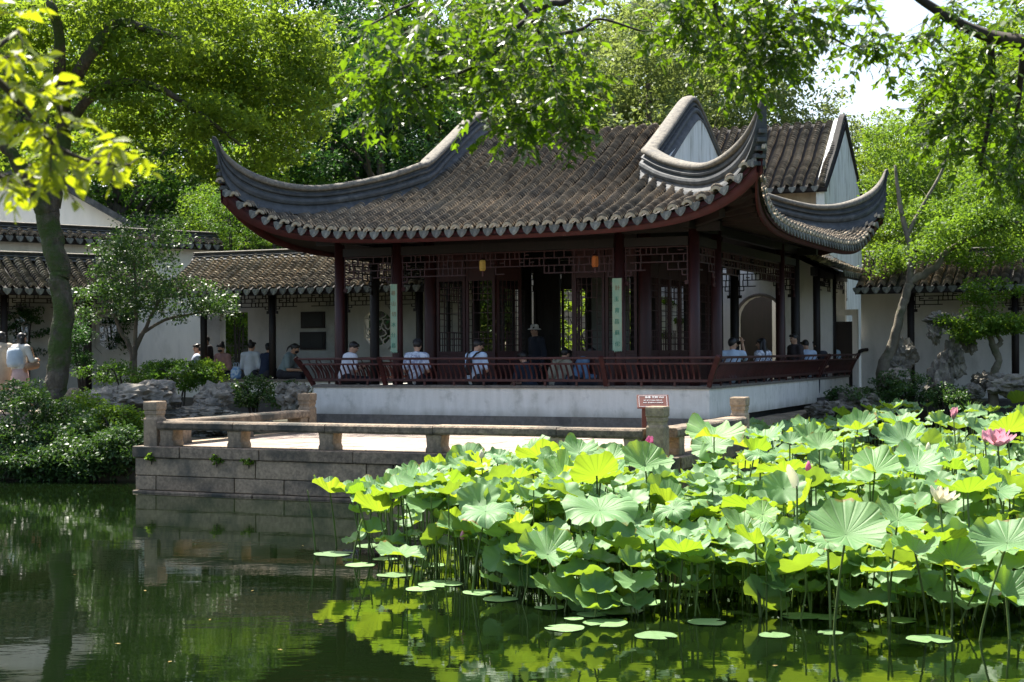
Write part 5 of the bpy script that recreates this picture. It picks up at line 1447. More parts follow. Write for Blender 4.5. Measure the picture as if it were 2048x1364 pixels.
# shrubs of the left bank and flower bed
SH = [  # px of centre, py of centre, depth, rx px, rz px, depth radius, clumps, leaf, label
    (45, 850, 25.6, 115, 85, 0.9, 120, 'lf_shrub', 'rounded glossy shrub overhanging the water at the left edge'),
    (190, 890, 25.4, 100, 62, 0.8, 95, 'lf_shrub', 'glossy shrub overhanging the water beside the terrace corner'),
    (95, 905, 25.0, 90, 50, .7, 70, 'lf_shrub', 'low dark shrub at the waterline under the mossy trunk'),
    (172, 825, 27.0, 38, 40, .5, 34, 'lf_fresh', 'sun-flecked shrub between the mossy trunk and the flat rock'),
    (150, 920, 24.5, 75, 45, .45, 70, 'lf_shrub', 'shrub trailing over the bank stones left of the terrace wall'),
    (235, 905, 24.35, 48, 48, .4, 56, 'lf_shrub', 'leafy shrub pressed against the terrace corner'),
    (182, 925, 24.2, 40, 40, .3, 44, 'lf_shrub', 'narrow shrub filling the gap before the terrace corner'),
    (75, 930, 24.4, 70, 34, .4, 50, 'lf_shrub', 'low shrub trailing on the water under the rounded one'),
    (230, 850, 25.6, 55, 40, .5, 50, 'lf_fresh', 'light shrub behind the terrace corner post'),
    (130, 850, 26.0, 55, 45, .5, 50, 'lf_shrub', 'shrub wrapped round the foot of the mossy trunk'),
    (225, 655, 38.2, 50, 60, .4, 40, 'lf_dark', 'dark bush behind the tracery window by the small tree'),
    (45, 660, 36.6, 50, 60, .4, 40, 'lf_dark', 'dark bush behind the tracery window at the left edge'),
    (25, 905, 24.8, 80, 55, .6, 50, 'lf_shrub', 'dark shrub dipping into the water at the left edge'),
    (250, 750, 32.0, 95, 24, .6, 42, 'lf_mid', 'low shrub under the small multi-stemmed tree'),
    (350, 752, 31.2, 80, 28, .7, 48, 'lf_mid', 'rounded shrub behind the flat rock'),
    (410, 748, 31.5, 40, 24, .5, 24, 'lf_fresh', 'light green shrub in front of the seated visitors'),
    (500, 782, 30.8, 55, 26, .6, 36, 'lf_shrub', 'low leafy shrub below the white bench wall'),
    (575, 790, 30.2, 40, 28, .5, 26, 'lf_shrub', 'small shrub against the pavilion plinth'),
    (158, 690, 34.0, 35, 50, .6, 34, 'lf_dark', 'dark upright shrub between the mossy trunk and the window'),
    (1790, 775, 32.5, 60, 32, .6, 46, 'lf_shrub', 'dark shrub at the foot of the leaning tree'),
    (1700, 790, 31.0, 40, 18, .5, 20, 'lf_shrub', 'low shrub at the end of the side ledge'),
    (1885, 790, 32.4, 50, 20, .5, 26, 'lf_shrub', 'low shrub at the foot of the tall rock'),
    (560, 470, 41.5, 90, 70, 1.2, 70, 'lf_fresh', 'light green bush over the walkway roof beside the left roof corner'),
    (470, 440, 42.5, 80, 80, 1.2, 60, 'lf_mid', 'mid green bush over the left end of the walkway roof'),
]
for i, (px, py, d, rx, rz, rd, n, lf, lab) in enumerate(SH):
    p = P(px, py, d); r = (rx * d / FPX, rd, rz * d / FPX)
    zb = p.z - r[2] * 0.95
    tree('shrub', lab, (p.x, p.y, min(zb, p.z - 0.2)), [[(p.x + .05 * k, p.y, max(min(zb, LAND_Z), 0.1) - 0.2, 0.03), (p.x + r[0] * .3 * math.cos(k * 2.1), p.y + .2 * math.sin(k * 2.1), p.z, 0.016), (p.x + r[0] * .6 * math.cos(k * 2.1), p.y + r[1] * .5 * math.sin(k * 2.1), p.z + r[2] * .5, 0.008)] for k in range(5)],
         [((p.x, p.y, p.z), r, n)], 75, 0.22, 0.072, MAT[lf], MAT['bark_dark'], 100 + i, 'shrubs of the garden beds', twig=0.010, up=1.0, nside=5, cat='shrub', crown_name='foliage')

# clump of pale grass by the round rock
def grass_clump(name, label, c, n, h, seed, mat):
    rs_ = random.Random(seed); m = MB()
    for k in range(n):
        a = rs_.uniform(0, 6.28); ln = h * rs_.uniform(0.6, 1.1); sp_ = rs_.uniform(0.3, 0.9) * ln
        b = Vector((rs_.gauss(0, .05), rs_.gauss(0, .05), 0)); d = Vector((math.cos(a), math.sin(a), 0)); sd = Vector((-d.y, d.x, 0)) * 0.012
        pts = [b + d * (sp_ * f) + Vector((0, 0, ln * (1.25 * f - 0.45 * f * f))) for f in (0, .35, .7, 1.0)]
        vs = []
        for i, p in enumerate(pts):
            w_ = (1, .9, .6, .08)[i]; vs += [p - sd * w_, p + sd * w_]
        m.add(vs, [(0, 1, 3, 2), (2, 3, 5, 4), (4, 5, 7, 6)])
    t = thing(name, label, 'grass', c); inst('blades', m.mesh('blades', mat, fix=False), t); return t
g = ground_at(365, 30.0); grass_clump('grass_clump', 'pale arching grass tuft between the two rocks', g, 90, 0.42, 3, MAT['lf_yellow'])
g = ground_at(1935, 32.0); grass_clump('grass_clump', 'dark grass tuft below the tall rock', g, 80, 0.45, 4, MAT['lf_mid'])

for lx, lz, lab in ((-5.15, 0.49, 'little green weed sprouting from the joint near the terrace corner'), (-4.6, 0.49, 'second little weed in the terrace wall joint'), (-0.95, 0.40, 'weed growing from the terrace wall beside the lotus'), (-6.3, 0.5, 'tiny weed at the very corner of the terrace wall')):
    q = F(lx, TY0 - 0.03, lz)
    bush('wall_weed', lab, (q.x, q.y, q.z - 0.03), (0.10, 0.05, 0.06), 12, 16, 0.045, MAT['lf_fresh'], int(-lx * 50) + 3, crad=0.05, group='weeds on the terrace wall', cat='weed', stems=3, sr=0.003)

# ------------------------------------------------------------------ rocks
def rock(name, label, lumps, mat, seed, sub=4, amp=0.28, fr=1.6, group='garden rocks'):
    """lumps: (centre, radii); each lump a displaced ball, all one stone"""
    bm = bmesh.new(); c0 = Vector(lumps[0][0])
    zmin = min(c[2] - r[2] for c, r in lumps)
    base = Vector((c0.x, c0.y, zmin))
    for k, (c, r) in enumerate(lumps):
        res = bmesh.ops.create_icosphere(bm, subdivisions=sub, radius=1.0)
        for v in res['verts']:
            n = v.co.normalized(); o = Vector((seed * 3.1 + k, seed * 1.7, k * 2.2))
            q = n * fr + o
            f = 1 + amp * 1.5 * noise.noise(q) - amp * 1.3 * abs(noise.noise(q * 2.3)) + amp * 0.5 * noise.noise(q * 5.1) - amp * 0.5 * abs(noise.noise(q * 8.0))
            cell = noise.cell(q * 1.7) * amp * 0.35
            v.co = Vector(c) - base + Vector((n.x * r[0], n.y * r[1], n.z * r[2])) * (f + cell)
    me = bpy.data.meshes.new(name); bm.to_mesh(me); bm.free(); me.materials.append(mat)
    o = inst(name, me, None, base)
    return tag(o, label, 'rock', group)
def lump(px, py, d, rx, rz, rd):
    p = P(px, py, d); return ((p.x, p.y, p.z), (rx * d / FPX, rd, rz * d / FPX))
rock('garden_rock', 'broad flat-topped layered rock beside the terrace post', [lump(265, 800, 28.0, 90, 34, .5), lump(215, 800, 27.9, 46, 26, .35), lump(310, 782, 28.2, 46, 24, .35)], MAT['rock_warm'], 1)
rock('garden_rock', 'rounded upright rock by the pale grass tuft', [lump(432, 795, 29.0, 38, 30, .32), lump(420, 812, 28.9, 34, 20, .3)], MAT['rock_warm'], 2)
rock('garden_rock', 'long low rock edging behind the terrace railing', [lump(400, 828, 28.5, 66, 16, .3), lump(350, 835, 28.2, 40, 16, .3), lump(470, 838, 28.2, 40, 14, .3)], MAT['rock'], 3)
rock('garden_rock', 'dark craggy rock against the near end of the pavilion plinth', [lump(590, 800, 28.2, 34, 36, .35), lump(572, 785, 28.3, 22, 22, .25)], MAT['rock'], 4)
rock('garden_rock', 'row of low stones under the terrace side railing', [lump(340, 865, 26.8, 40, 16, .25), lump(400, 862, 27.0, 40, 15, .25), lump(460, 858, 27.2, 36, 14, .25), lump(520, 850, 27.4, 30, 14, .25)], MAT['rock'], 5)
rock('stone_stool', 'squat square boundary stone behind the mossy trunk', [lump(148, 800, 29.6, 20, 28, .2)], MAT['granite_dark'], 6, 3, 0.10)
rock('garden_rock', 'sunlit pitted rock at the foot of the leaning tree', [lump(1795, 758, 32.6, 32, 24, .3)], MAT['rock_warm'], 7)
rock('garden_rock', 'grey hump of rock behind the leaning trunk', [lump(1805, 712, 34.2, 30, 38, .3), lump(1790, 735, 34.1, 26, 26, .3)], MAT['rock'], 8)
rock('scholar_rock', 'tall hollowed scholar rock standing by the pale right wall', [lump(1880, 770, 33.2, 28, 48, .3), lump(1905, 720, 33.4, 24, 44, .28), lump(1880, 640, 33.5, 28, 16, .25), lump(1870, 668, 33.4, 14, 22, .2), lump(1925, 660, 33.5, 18, 30, .25), lump(1940, 690, 33.5, 14, 20, .2)], MAT['rock'], 9, 4, 0.34, 2.0)
rock('garden_rock', 'brown block rock under the twisted small tree', [lump(2015, 770, 33.0, 46, 26, .4)], MAT['rock_warm'], 10)
rock('garden_rock', 'low mossy rocks along the foot of the right wall', [lump(1945, 785, 33.0, 26, 18, .3), lump(1965, 765, 33.6, 22, 22, .3)], MAT['rock'], 11)
rock('garden_rock', 'rough bank stones at the end of the side ledge', [lump(1660, 822, 30.6, 46, 22, .5), lump(1715, 800, 31.0, 44, 26, .5)], MAT['rock'], 12)
rock('bank_stone', 'dark waterline stones below the left shrubs', [lump(40, 950, 24.9, 60, 20, .3), lump(130, 948, 24.8, 60, 20, .3), lump(225, 945, 24.7, 55, 22, .3), lump(-40, 950, 24.9, 50, 20, .3)], MAT['rock'], 13)
# ------------------------------------------------------------------ lotus
def lotus_mesh(seed, cup, wave, ripple, fold, sag=0.0):
    r = random.Random(seed); segs = 48
    rings = [0.0, 0.07, 0.2, 0.38, 0.56, 0.74, 0.89, 1.0]
    ph = [r.uniform(0, 6.28) for _ in range(6)]; k1 = r.choice([2, 3, 3, 4]); k2 = r.choice([5, 6, 7])
    V = [(0, 0, 0)]; Fq = []
    for i, q in enumerate(rings[1:]):
        for s in range(segs):
            th = 2 * math.pi * s / segs
            notch = 0.10 * math.exp(-((th - math.pi) / 0.10) ** 2) + 0.08 * math.exp(-((th - 0.02) / 0.10) ** 2)
            rr = q * (1 + q * (0.06 * math.sin(2 * th + ph[0]) + 0.05 * math.sin(5 * th + ph[1]) + 0.03 * math.sin(11 * th + ph[4]) + 0.02 * math.sin(17 * th + ph[5])) - (notch if q > 0.85 else 0))
            z = cup * (q ** 1.4) - sag * max(0, q - 0.62) ** 1.3 * 2.2 + wave * q * q * math.sin(k1 * th + ph[2]) + ripple * q ** 4 * math.sin(k2 * th + ph[3]) + 0.055 * q ** 3 * math.sin(10 * th + ph[5]) + 0.03 * q ** 5 * math.sin(17 * th + ph[1])
            x, y = rr * math.cos(th), rr * math.sin(th)
            if fold:
                z += fold * abs(x) ** 1.3; x *= (1 - fold * 0.42)
            V.append((x, y, z - 0.02 * math.exp(-q * 12)))
    for s in range(segs): Fq.append((0, 1 + s, 1 + (s + 1) % segs, 0))
    me = bpy.data.meshes.new('lotus_blade')
    faces = [(0, 1 + s, 1 + (s + 1) % segs) for s in range(segs)]
    for i in range(len(rings) - 2):
        a = 1 + i * segs; b = a + segs
        for s in range(segs):
            s2 = (s + 1) % segs
            faces.append((a + s, b + s, b + s2, a + s2))
    me.from_pydata(V, [], faces)
    for p in me.polygons: p.use_smooth = True
    me.materials.append(MAT['lotus'])
    return me
LV = [lotus_mesh(1, 0.30, 0.10, 0.06, 0), lotus_mesh(2, 0.20, 0.13, 0.07, 0), lotus_mesh(3, 0.38, 0.08, 0.08, 0), lotus_mesh(4, 0.16, 0.10, 0.05, 0, 0.25), lotus_mesh(5, 0.26, 0.17, 0.06, 0),
      lotus_mesh(6, 0.10, 0.14, 0.08, 0, 0.35), lotus_mesh(7, 0.30, 0.06, 0.10, 0.35), lotus_mesh(8, 0.20, 0.08, 0.06, 0.8), lotus_mesh(9, 0.45, 0.10, 0.06, 0), lotus_mesh(10, 0.24, 0.12, 0.09, 0.15)]
STALKS = []
for k in range(5):
    r = random.Random(50 + k)
    bx_, by_ = r.uniform(-.15, .15), r.uniform(-.15, .15)
    pts = spline([(0, 0, 0), (bx_ * .6, by_ * .6, -0.35), (bx_, by_, -0.7), (bx_ * .9, by_ * .9, -1.0)], 3)
    STALKS.append(MB().tube(pts, [0.0085] * 3 + [0.0095] * 7, 6, False).mesh('stalk', MAT['stalk'], True))
lot_rng = random.Random(77)
def lotus_leaf(p, rad, tilt, az, var, label, group):
    """p = where the stalk meets the blade; tilt towards azimuth az"""
    t = thing('lotus_leaf', label, 'lotus leaf', (p.x, p.y, 0), 0, group)
    rot = Matrix.Rotation(az, 3, 'Z') @ Matrix.Rotation(tilt, 3, 'Y') @ Matrix.Rotation(lot_rng.uniform(0, 6.28), 3, 'Z')
    o = inst('blade', LV[var], t, (0, 0, p.z), rot, (rad * lot_rng.uniform(0.86, 1.08), rad * lot_rng.uniform(0.86, 1.08), rad * lot_rng.uniform(0.8, 1.35)))
    s = inst('stalk', STALKS[lot_rng.randrange(5)], t, (0, 0, p.z), (0, 0, lot_rng.uniform(0, 6.28)), (1, 1, (p.z + 0.35)))
    return t
GL = 'lotus leaves in the pond'
# leaves one can single out: px, py, width px, height above the water, tilt deg, azimuth deg (0 = to the right, -90 = towards the viewer), variant, label
HERO = [
    (660, 985, 92, .58, 16, 20, 2, 'outermost lotus leaf at the left end, cupped and glowing yellow-green'),
    (757, 1022, 112, .50, 14, 90, 2, 'cupped yellow lotus leaf second from the left end, seen from below'),
    (748, 975, 80, .60, 12, 0, 1, 'wavy lotus leaf just behind the two leftmost yellow ones'),
    (890, 975, 108, .74, 20, 95, 4, 'broad yellow lotus leaf near the left edge of the patch, veins showing'),
    (905, 1045, 95, .50, 28, 60, 0, 'tilted yellow lotus leaf left of the star-shaped pale leaf'),
    (975, 1058, 100, .52, 24, -80, 4, 'pale blue-green star-shaped lotus leaf near the left front'),
    (802, 1108, 108, .22, 8, -60, 1, 'low pale lotus leaf just above the water at the left front'),
    (1095, 1108, 118, .42, 26, -75, 0, 'pale cupped lotus leaf low at the front centre'),
    (1200, 1020, 145, .76, 18, -90, 3, 'large pale lotus leaf with dark notch at the front centre'),
    (1232, 1105, 75, .36, 62, -10, 6, 'lotus leaf hanging nearly upright right of the large central one'),
    (1310, 1085, 78, .42, 40, 200, 0, 'shaded round lotus leaf facing left below the cream folded one'),
    (1397, 1035, 82, .58, 18, -60, 7, 'cream folded young lotus leaf right of centre'),
    (1505, 1015, 132, .66, 14, 90, 1, 'pale lotus leaf with glowing underside above the deep green one'),
    (1692, 1068, 170, .74, 26, -85, 2, 'largest pale lotus leaf, a wide bowl facing the viewer'),
    (1795, 1040, 105, .78, 30, -40, 4, 'pale lotus leaf right behind the largest bowl'),
    (1890, 1082, 112, .60, 14, 95, 0, 'bright yellow lotus leaf right of the largest bowl'),
    (1775, 1143, 122, .40, 10, 100, 1, 'wavy lotus leaf below and right of the largest bowl'),
    (1905, 1125, 128, .46, 20, -110, 4, 'lotus leaf with shaded inside, right front'),
    (2015, 1085, 150, .70, 26, -95, 1, 'very large pale lotus leaf cut off by the right edge'),
    (2012, 1190, 118, .30, 40, -60, 6, 'deep green shaded lotus leaf low at the right edge'),
    (1750, 940, 122, .95, 20, -70, 4, 'broad pale lotus leaf in the middle distance right of the white petal'),
    (1935, 985, 115, .86, 12, 95, 2, 'yellow cupped lotus leaf in front of the open pink flower'),
    (2015, 862, 90, 1.02, 22, 80, 4, 'veined yellow lotus leaf rising behind the open pink flower'),
    (1080, 915, 108, .86, 20, 95, 0, 'tall yellow-green lotus leaf in front of the terrace edge'),
    (1142, 950, 110, .80, 14, -70, 3, 'wavy pale lotus leaf below the tall yellow-green one'),
    (1428, 872, 118, 1.02, 14, -85, 1, 'pale lotus leaf nearest the stone corner post'),
    (1568, 945, 100, .92, 16, 95, 0, 'green-yellow lotus leaf left of the folded white petal'),
    (1510, 905, 70, 1.02, 30, 60, 6, 'curled lotus leaf with a brown edge standing above its neighbours'),
    (1360, 1147, 62, .20, 30, 10, 7, 'small yellow rolled lotus leaf low at the front'),
    (1247, 1195, 58, .10, 34, -30, 7, 'small folded lotus leaf at the waterline, front centre'),
    (840, 955, 80, .70, 18, -90, 9, 'blue-green lotus leaf against the terrace wall'),
    (1290, 930, 105, .95, 34, -60, 8, 'deep cupped shaded lotus leaf below the pink bud'),
    (1610, 1000, 90, .72, 50, 170, 6, 'dark green lotus leaf facing sideways left of the largest bowl'),
    (1010, 1000, 95, .66, 18, -70, 1, 'pale lotus leaf behind the star-shaped one'),
]
placed = []
def water_depth(py, z, px): return (CAM_Z - z) * FPX / (py - (703 - 0.0057 * (px - 1024)))
for px, py, wpx, z, tl, az, var, lab in HERO:
    d = water_depth(py, z, px); p = P(px, py, d)
    lotus_leaf(p, wpx * d / FPX / 2, R(tl), R(az), var, lab, GL)
    placed.append((p.x, p.y, p.z))
# the rest of the patch
YL = ([600, 640, 760, 850, 930, 1000, 1080, 1200, 1300, 1340, 1400, 1500, 1600, 1700, 1800, 2048, 2300], [985, 965, 958, 942, 915, 902, 888, 893, 903, 885, 852, 850, 850, 822, 797, 786, 780])
def z_cap(x, y):
    k = x / y * FPX + 1024
    return CAM_Z - (np.interp(k, *YL) + 6 - 703) / FPX * y
def in_patch(x, y):
    l = FMI @ Vector((x, y, 0)); X, Y = l.x, l.y
    k = x / y * FPX + 1024
    if k > 2200: return False
    if X < 2.0 and Y > -7.7 and Y < -2.8: return False
    if X < 0.75 and Y >= -2.8: return False
    if X < -6.5: return False
    if Y > 8.9: return False
    if z_cap(x, y) < 0.14: return False
    left = -1.75 + max(0, (y - 15.2)) * 0.13
    if y < 15.2: left = -1.75 + (15.2 - y) * 0.62
    front = 11.25 + 0.35 * math.sin(x * 1.4) + max(0, 0.6 - x) * 0.9
    if y < front or x < left: return False
    return True
SHAPE = ['raised-rim', 'gently waved', 'deep bowl-shaped', 'drooping-rimmed', 'strongly waved', 'flat hanging-rimmed', 'half folded', 'narrow folded', 'funnel-shaped', 'slightly creased']
def leaf_label(p, rad, tilt, az, var):
    px = p.x / p.y * FPX + 1024
    col = 'left end' if px < 950 else 'under the railing' if px < 1180 else 'under the corner post' if px < 1420 else 'under the bench rail' if px < 1660 else 'under the leaning tree' if px < 1860 else 'near right edge'
    row = 'front' if p.y < 13.2 else 'second row' if p.y < 15.0 else 'midway' if p.y < 18.5 else 'rear' if p.y < 25 else 'farthest'
    size = 'small' if rad < 0.19 else 'medium' if rad < 0.25 else 'large'
    a = math.degrees(az) % 360
    tip = 'held level' if tilt < R(6) else 'tipped right' if a < 45 or a > 315 else 'tipped away' if a < 135 else 'tipped left' if a < 225 else 'tipped forward'
    hh = 'low ' if p.z < 0.5 else 'tall ' if p.z > 0.9 else ''
    return '%s %s%s lotus leaf %s, %s, %s' % (size, hh, SHAPE[var], tip, row, col)
cnt = 0; tries = 0
while cnt < 268 and tries < 80000:
    tries += 1
    y = 11.0 + 23.0 * lot_rng.random() ** 1.45
    x = lot_rng.uniform(-2.0, 0.40 * y)
    if not in_patch(x, y): continue
    near = max(0.0, 1 - (y - 11.2) / 3.4)
    z = lot_rng.uniform(0.60, 1.04) - near * lot_rng.uniform(0.22, 0.62)
    if lot_rng.random() < 0.18: z *= 0.65
    z = min(z, z_cap(x, y) - lot_rng.uniform(0.0, 0.12))
    if z < 0.12: continue
    kx, ky = x / y * FPX + 1024, 703 + (CAM_Z - z) / y * FPX
    if any(abs(kx - a) < 70 and -25 < ky - b < 75 for a, b in ((1993, 880), (1298, 898), (1880, 1000), (1594, 970), (1617, 945), (1907, 830))): continue
    md = 0.25 if y < 16 else 0.29 if y < 20 else 0.36
    if any((x - a) ** 2 + (y - b) ** 2 + ((z - c) * 1.5) ** 2 < md * md for a, b, c in placed): continue
    placed.append((x, y, z))
    var = lot_rng.choices(range(10), (12, 14, 10, 12, 12, 7, 6, 5, 7, 8))[0]
    p = Vector((x, y, z)); rad = (0.14 + 0.125 * lot_rng.random() ** 1.2 + (0.05 if lot_rng.random() < 0.15 else 0)) * (0.75 if var == 7 else 1) * (1.0 if y < 20 else 1.12); tl = R(abs(lot_rng.gauss(17, 13))); az = R(-90) + lot_rng.gauss(0, 0.75) if lot_rng.random() < 0.68 else lot_rng.uniform(-math.pi, math.pi)
    lotus_leaf(p, rad, tl, az, var, leaf_label(p, rad, tl, az, var), GL)
    cnt += 1
dupes = {}
for o in COL.objects:
    if o.name.startswith('lotus_leaf') and o.get('label'): dupes.setdefault(o['label'], []).append(o)
for lab, os_ in dupes.items():
    if len(os_) > 1:
        os_.sort(key=lambda o: o.location.y)
        words = ['nearest', 'farthest'] if len(os_) == 2 else ['nearest', 'middle', 'farthest'] if len(os_) == 3 else ['nearest', 'second', 'third', 'farthest']
        for o, w_ in zip(os_, words): o['label'] = lab + ', ' + w_ + ' such'
# the understorey nobody could count: small and half hidden leaves below the others, one mass
V = []; Fq = []; n0 = 0
base_me = []
for me in (LV[0], LV[1], LV[4], LV[6]):
    vv = np.zeros(len(me.vertices) * 3); me.vertices.foreach_get('co', vv); base_me.append((vv.reshape(-1, 3), [tuple(p.vertices) for p in me.polygons]))
UV = MB(); us = MB()
for k in range(1150):
    for _ in range(50):
        y = (11.3 + 3.2 * lot_rng.random()) if k % 5 < 2 else 12.4 + 20.0 * lot_rng.random() ** 1.3; x = lot_rng.uniform(-2.0, 0.40 * y)
        if in_patch(x, y): break
    z = min(lot_rng.uniform(0.08, 0.85) * (0.62 if y < 13 else 1), z_cap(x, y) - 0.08); z = max(z, 0.06); rad = lot_rng.uniform(0.11, 0.22)
    rot = Matrix.Rotation(R(-90) + lot_rng.gauss(0, 1.2), 3, 'Z') @ Matrix.Rotation(R(lot_rng.gauss(15, 22)), 3, 'Y')
    vv, ff = base_me[k % 4]
    w_ = (np.array(rot) @ (vv * rad).T).T + np.array([x, y, z])
    UV.add(w_.tolist(), ff)
    us.tube([(x + lot_rng.uniform(-.1, .1), y, -0.2), (x, y, z * .5), (x, y, z)], 0.007, 4, False)
o = UV.mesh('lotus_understorey', MAT['lotus_low'], True, False); o = inst('lotus_understorey', o); tag(o, 'mass of small lower lotus leaves under the tall ones', 'lotus leaves', None, 'stuff')
o = inst('lotus_understorey_stalks', us.mesh('lotus_understorey_stalks', MAT['stalk'], True, False)); tag(o, 'thicket of thin lotus stalks standing in the water', 'lotus stalks', None, 'stuff')
# bare stalks without a blade
for px, d, h, lean in ((634, 15.6, 0.62, -.10), (700, 14.8, 0.4, .12), (1490, 12.3, 0.5, .05), (1600, 12.2, .55, -.08)):
    p = P(px, 1000, d)
    o = MB().tube(spline([(0, 0, -0.3), (lean * .2, 0, 0.0), (lean * .6, 0.02, h * 0.6), (lean, 0, h)], 4), [0.009] * 9 + [0.006] * 4, 6).build('lotus_stalk', MAT['stalk'], None, True, (p.x, p.y, 0))
    tag(o, {634: 'bare lotus stalk leaning at the left end of the patch', 700: 'short bare lotus stalk near the leftmost leaves', 1490: 'bare lotus stalk at the front of the patch', 1600: 'bare leaning lotus stalk in front of the largest bowl leaf'}[px], 'stalk', 'bare lotus stalks')

# flowers and buds
def petal_mesh(ln, wd, cup, mat):
    m = MB(); n = 5; V = []; fs = []
    for i in range(n + 1):
        f = i / n; w_ = wd * math.sin(math.pi * (0.12 + 0.80 * f)) ** 0.8 * (0.25 if i == n else 1)
        for s in (-1, -0.5, 0, 0.5, 1):
            V.append((ln * f, w_ * s / 2, cup * (f ** 1.7) * ln + abs(s) ** 2 * wd * 0.22))
    for i in range(n):
        for s in range(4): fs.append((i * 5 + s, (i + 1) * 5 + s, (i + 1) * 5 + s + 1, i * 5 + s + 1))
    return MB().add(V, fs).mesh('petal', mat, True, False)
PET = {k: petal_mesh(0.13, 0.075, 0.55, MAT[k]) for k in ('petal', 'petal_deep', 'petal_white')}
def flower(label, p, kind, open_deg, n, sc=1.0):
    t = thing('lotus_flower', label, 'lotus flower', (p.x, p.y, 0), 0, 'lotus flowers')
    MB().tube(spline([(0.02, 0.02, -0.3), (0.03, 0, p.z * .5), (0, 0, p.z)], 5), 0.009, 6).build('stalk', MAT['stalk'], t, True)
    MB().lathe([(0.01, 0), (0.03, 0.03), (0.036, 0.06), (0.0, 0.065)], 10).build('seed_pod', MAT['seedpod'], t, True, (0, 0, p.z))
    r = random.Random(int(p.x * 100))
    for k in range(n):
        lay = k % 3
        el = 90 - open_deg * (0.45 + 0.35 * lay) + r.uniform(-8, 8)
        rot = Matrix.Rotation(k * 2.4 + r.uniform(-.15, .15), 3, 'Z') @ Matrix.Rotation(-R(max(el, -15)), 3, 'Y')
        inst('petal', PET[kind], t, (0, 0, p.z), rot, sc * (0.8 + 0.12 * lay))
    return t
def fl(px, py, z):
    return P(px, py, water_depth(py, z, px))
flower('wide open pink lotus flower near the right edge', fl(1996, 893, 1.02), 'petal', 74, 17, 1.5)
flower('half closed deep pink lotus flower in front of the terrace', fl(1298, 912, 1.0), 'petal_deep', 34, 12, 1.25)
flower('faded cream lotus flower at the right, middle distance', fl(1880, 1008, 0.88), 'petal_white', 78, 12, 1.1)
flower('small pale pink lotus flower far back near the rockery', fl(1907, 838, 1.0), 'petal', 45, 11, 1.2)
flower('distant pink lotus flower half hidden left of the wide open one', fl(1970, 885, 1.0), 'petal', 60, 11, 1.0)
def bud(label, p, mat, h=0.11):
    t = thing('lotus_bud', label, 'lotus bud', (p.x, p.y, 0), 0, 'lotus buds')
    MB().tube(spline([(0.03, 0.01, -0.3), (0.02, 0, p.z * .5), (0, 0, p.z)], 5), 0.008, 6).build('stalk', MAT['stalk'], t, True)
    MB().lathe([(0.006, 0), (h * .26, h * .2), (h * .30, h * .42), (h * .2, h * .75), (0.003, h * 1.05)], 10).build('bud', MAT[mat], t, True, (0, 0, p.z))
bud('closed pink lotus bud standing above the leaves right of centre', fl(1617, 945, 0.95), 'petal_deep', 0.10)
bud('small rose lotus bud at the left front of the patch', fl(925, 1080, 0.40), 'petal', 0.08)
bud('pale lotus bud near the terrace edge', fl(963, 918, .85), 'petal_white', 0.10)
bud('pale green-white lotus bud in the distance right of centre', fl(1857, 905, 1.0), 'petal_white', 0.10)
o = fl(1594, 972, 0.88)
t = thing('lotus_petal_shell', 'upright white curled lotus petal left of the broad pale leaf', 'lotus flower', (o.x, o.y, 0), 0, 'lotus flowers')
MB().tube([(0, 0, -0.3), (0, 0, o.z)], 0.009, 6).build('stalk', MAT['stalk'], t)
inst('petal', PET['petal_white'], t, (0, 0, o.z - 0.02), (0, R(-86), R(40)), 1.55)

# floating pads
def pad_mesh(seed):
    r = random.Random(seed); V = [(0, 0, 0.012)]; n = 26; ph = r.uniform(0, 6.28)
    for s in range(n):
        th = 2 * math.pi * s / n; rr = 1 + 0.05 * math.sin(3 * th + ph) - (0.5 if s == 0 else 0)
        V.append((rr * math.cos(th), rr * math.sin(th), 0.010 + 0.012 * math.sin(5 * th + ph)))
    me = bpy.data.meshes.new('floating_pad'); me.from_pydata(V, [], [(0, 1 + s, 1 + (s + 1) % n) for s in range(n)]); me.materials.append(MAT['pad'])
    return me
PADS = [pad_mesh(k) for k in range(4)]
PADP = [(668, 1108, 78), (745, 1092, 70), (790, 1150, 70), (860, 1130, 60), (880, 1168, 90), (960, 1185, 70), (840, 1178, 60), (1130, 1256, 80), (1212, 1246, 90), (1312, 1271, 85), (1415, 1244, 78), (1548, 1270, 62),
        (1600, 1232, 80), (1300, 1205, 70), (1160, 1195, 80), (1060, 1170, 80), (1010, 1150, 60), (1700, 1215, 80), (1860, 1278, 90), (1950, 1150, 90), (720, 1130, 60), (1240, 1222, 90), (1500, 1180, 90), (1390, 1190, 60), (1800, 1240, 70), (950, 1110, 60), (1100, 1215, 60), (1660, 1265, 50), (770, 1118, 50)]
_pr = random.Random(8)
for _ in range(7):
    _x = _pr.randrange(720, 2040); _y = _pr.randrange(1135, 1268)
    if _y < 1135 + max(0, (900 - _x)) * 0.25 or any(abs(_x - a[0]) < 26 and abs(_y - a[1]) < 9 for a in PADP): continue
    PADP.append((_x, _y, _pr.randrange(38, 74)))
ORD = ['first', 'second', 'third', 'fourth', 'fifth', 'sixth', 'seventh', 'eighth', 'ninth', 'tenth', 'eleventh', 'twelfth', 'thirteenth', 'fourteenth', 'fifteenth', 'sixteenth', 'seventeenth', 'eighteenth', 'nineteenth', 'twentieth'] + ['twenty-' + a for a in ('first', 'second', 'third', 'fourth', 'fifth', 'sixth', 'seventh', 'eighth', 'ninth')] + ['thirtieth'] + ['thirty-' + a for a in ('first', 'second', 'third', 'fourth', 'fifth', 'sixth', 'seventh', 'eighth', 'ninth')]
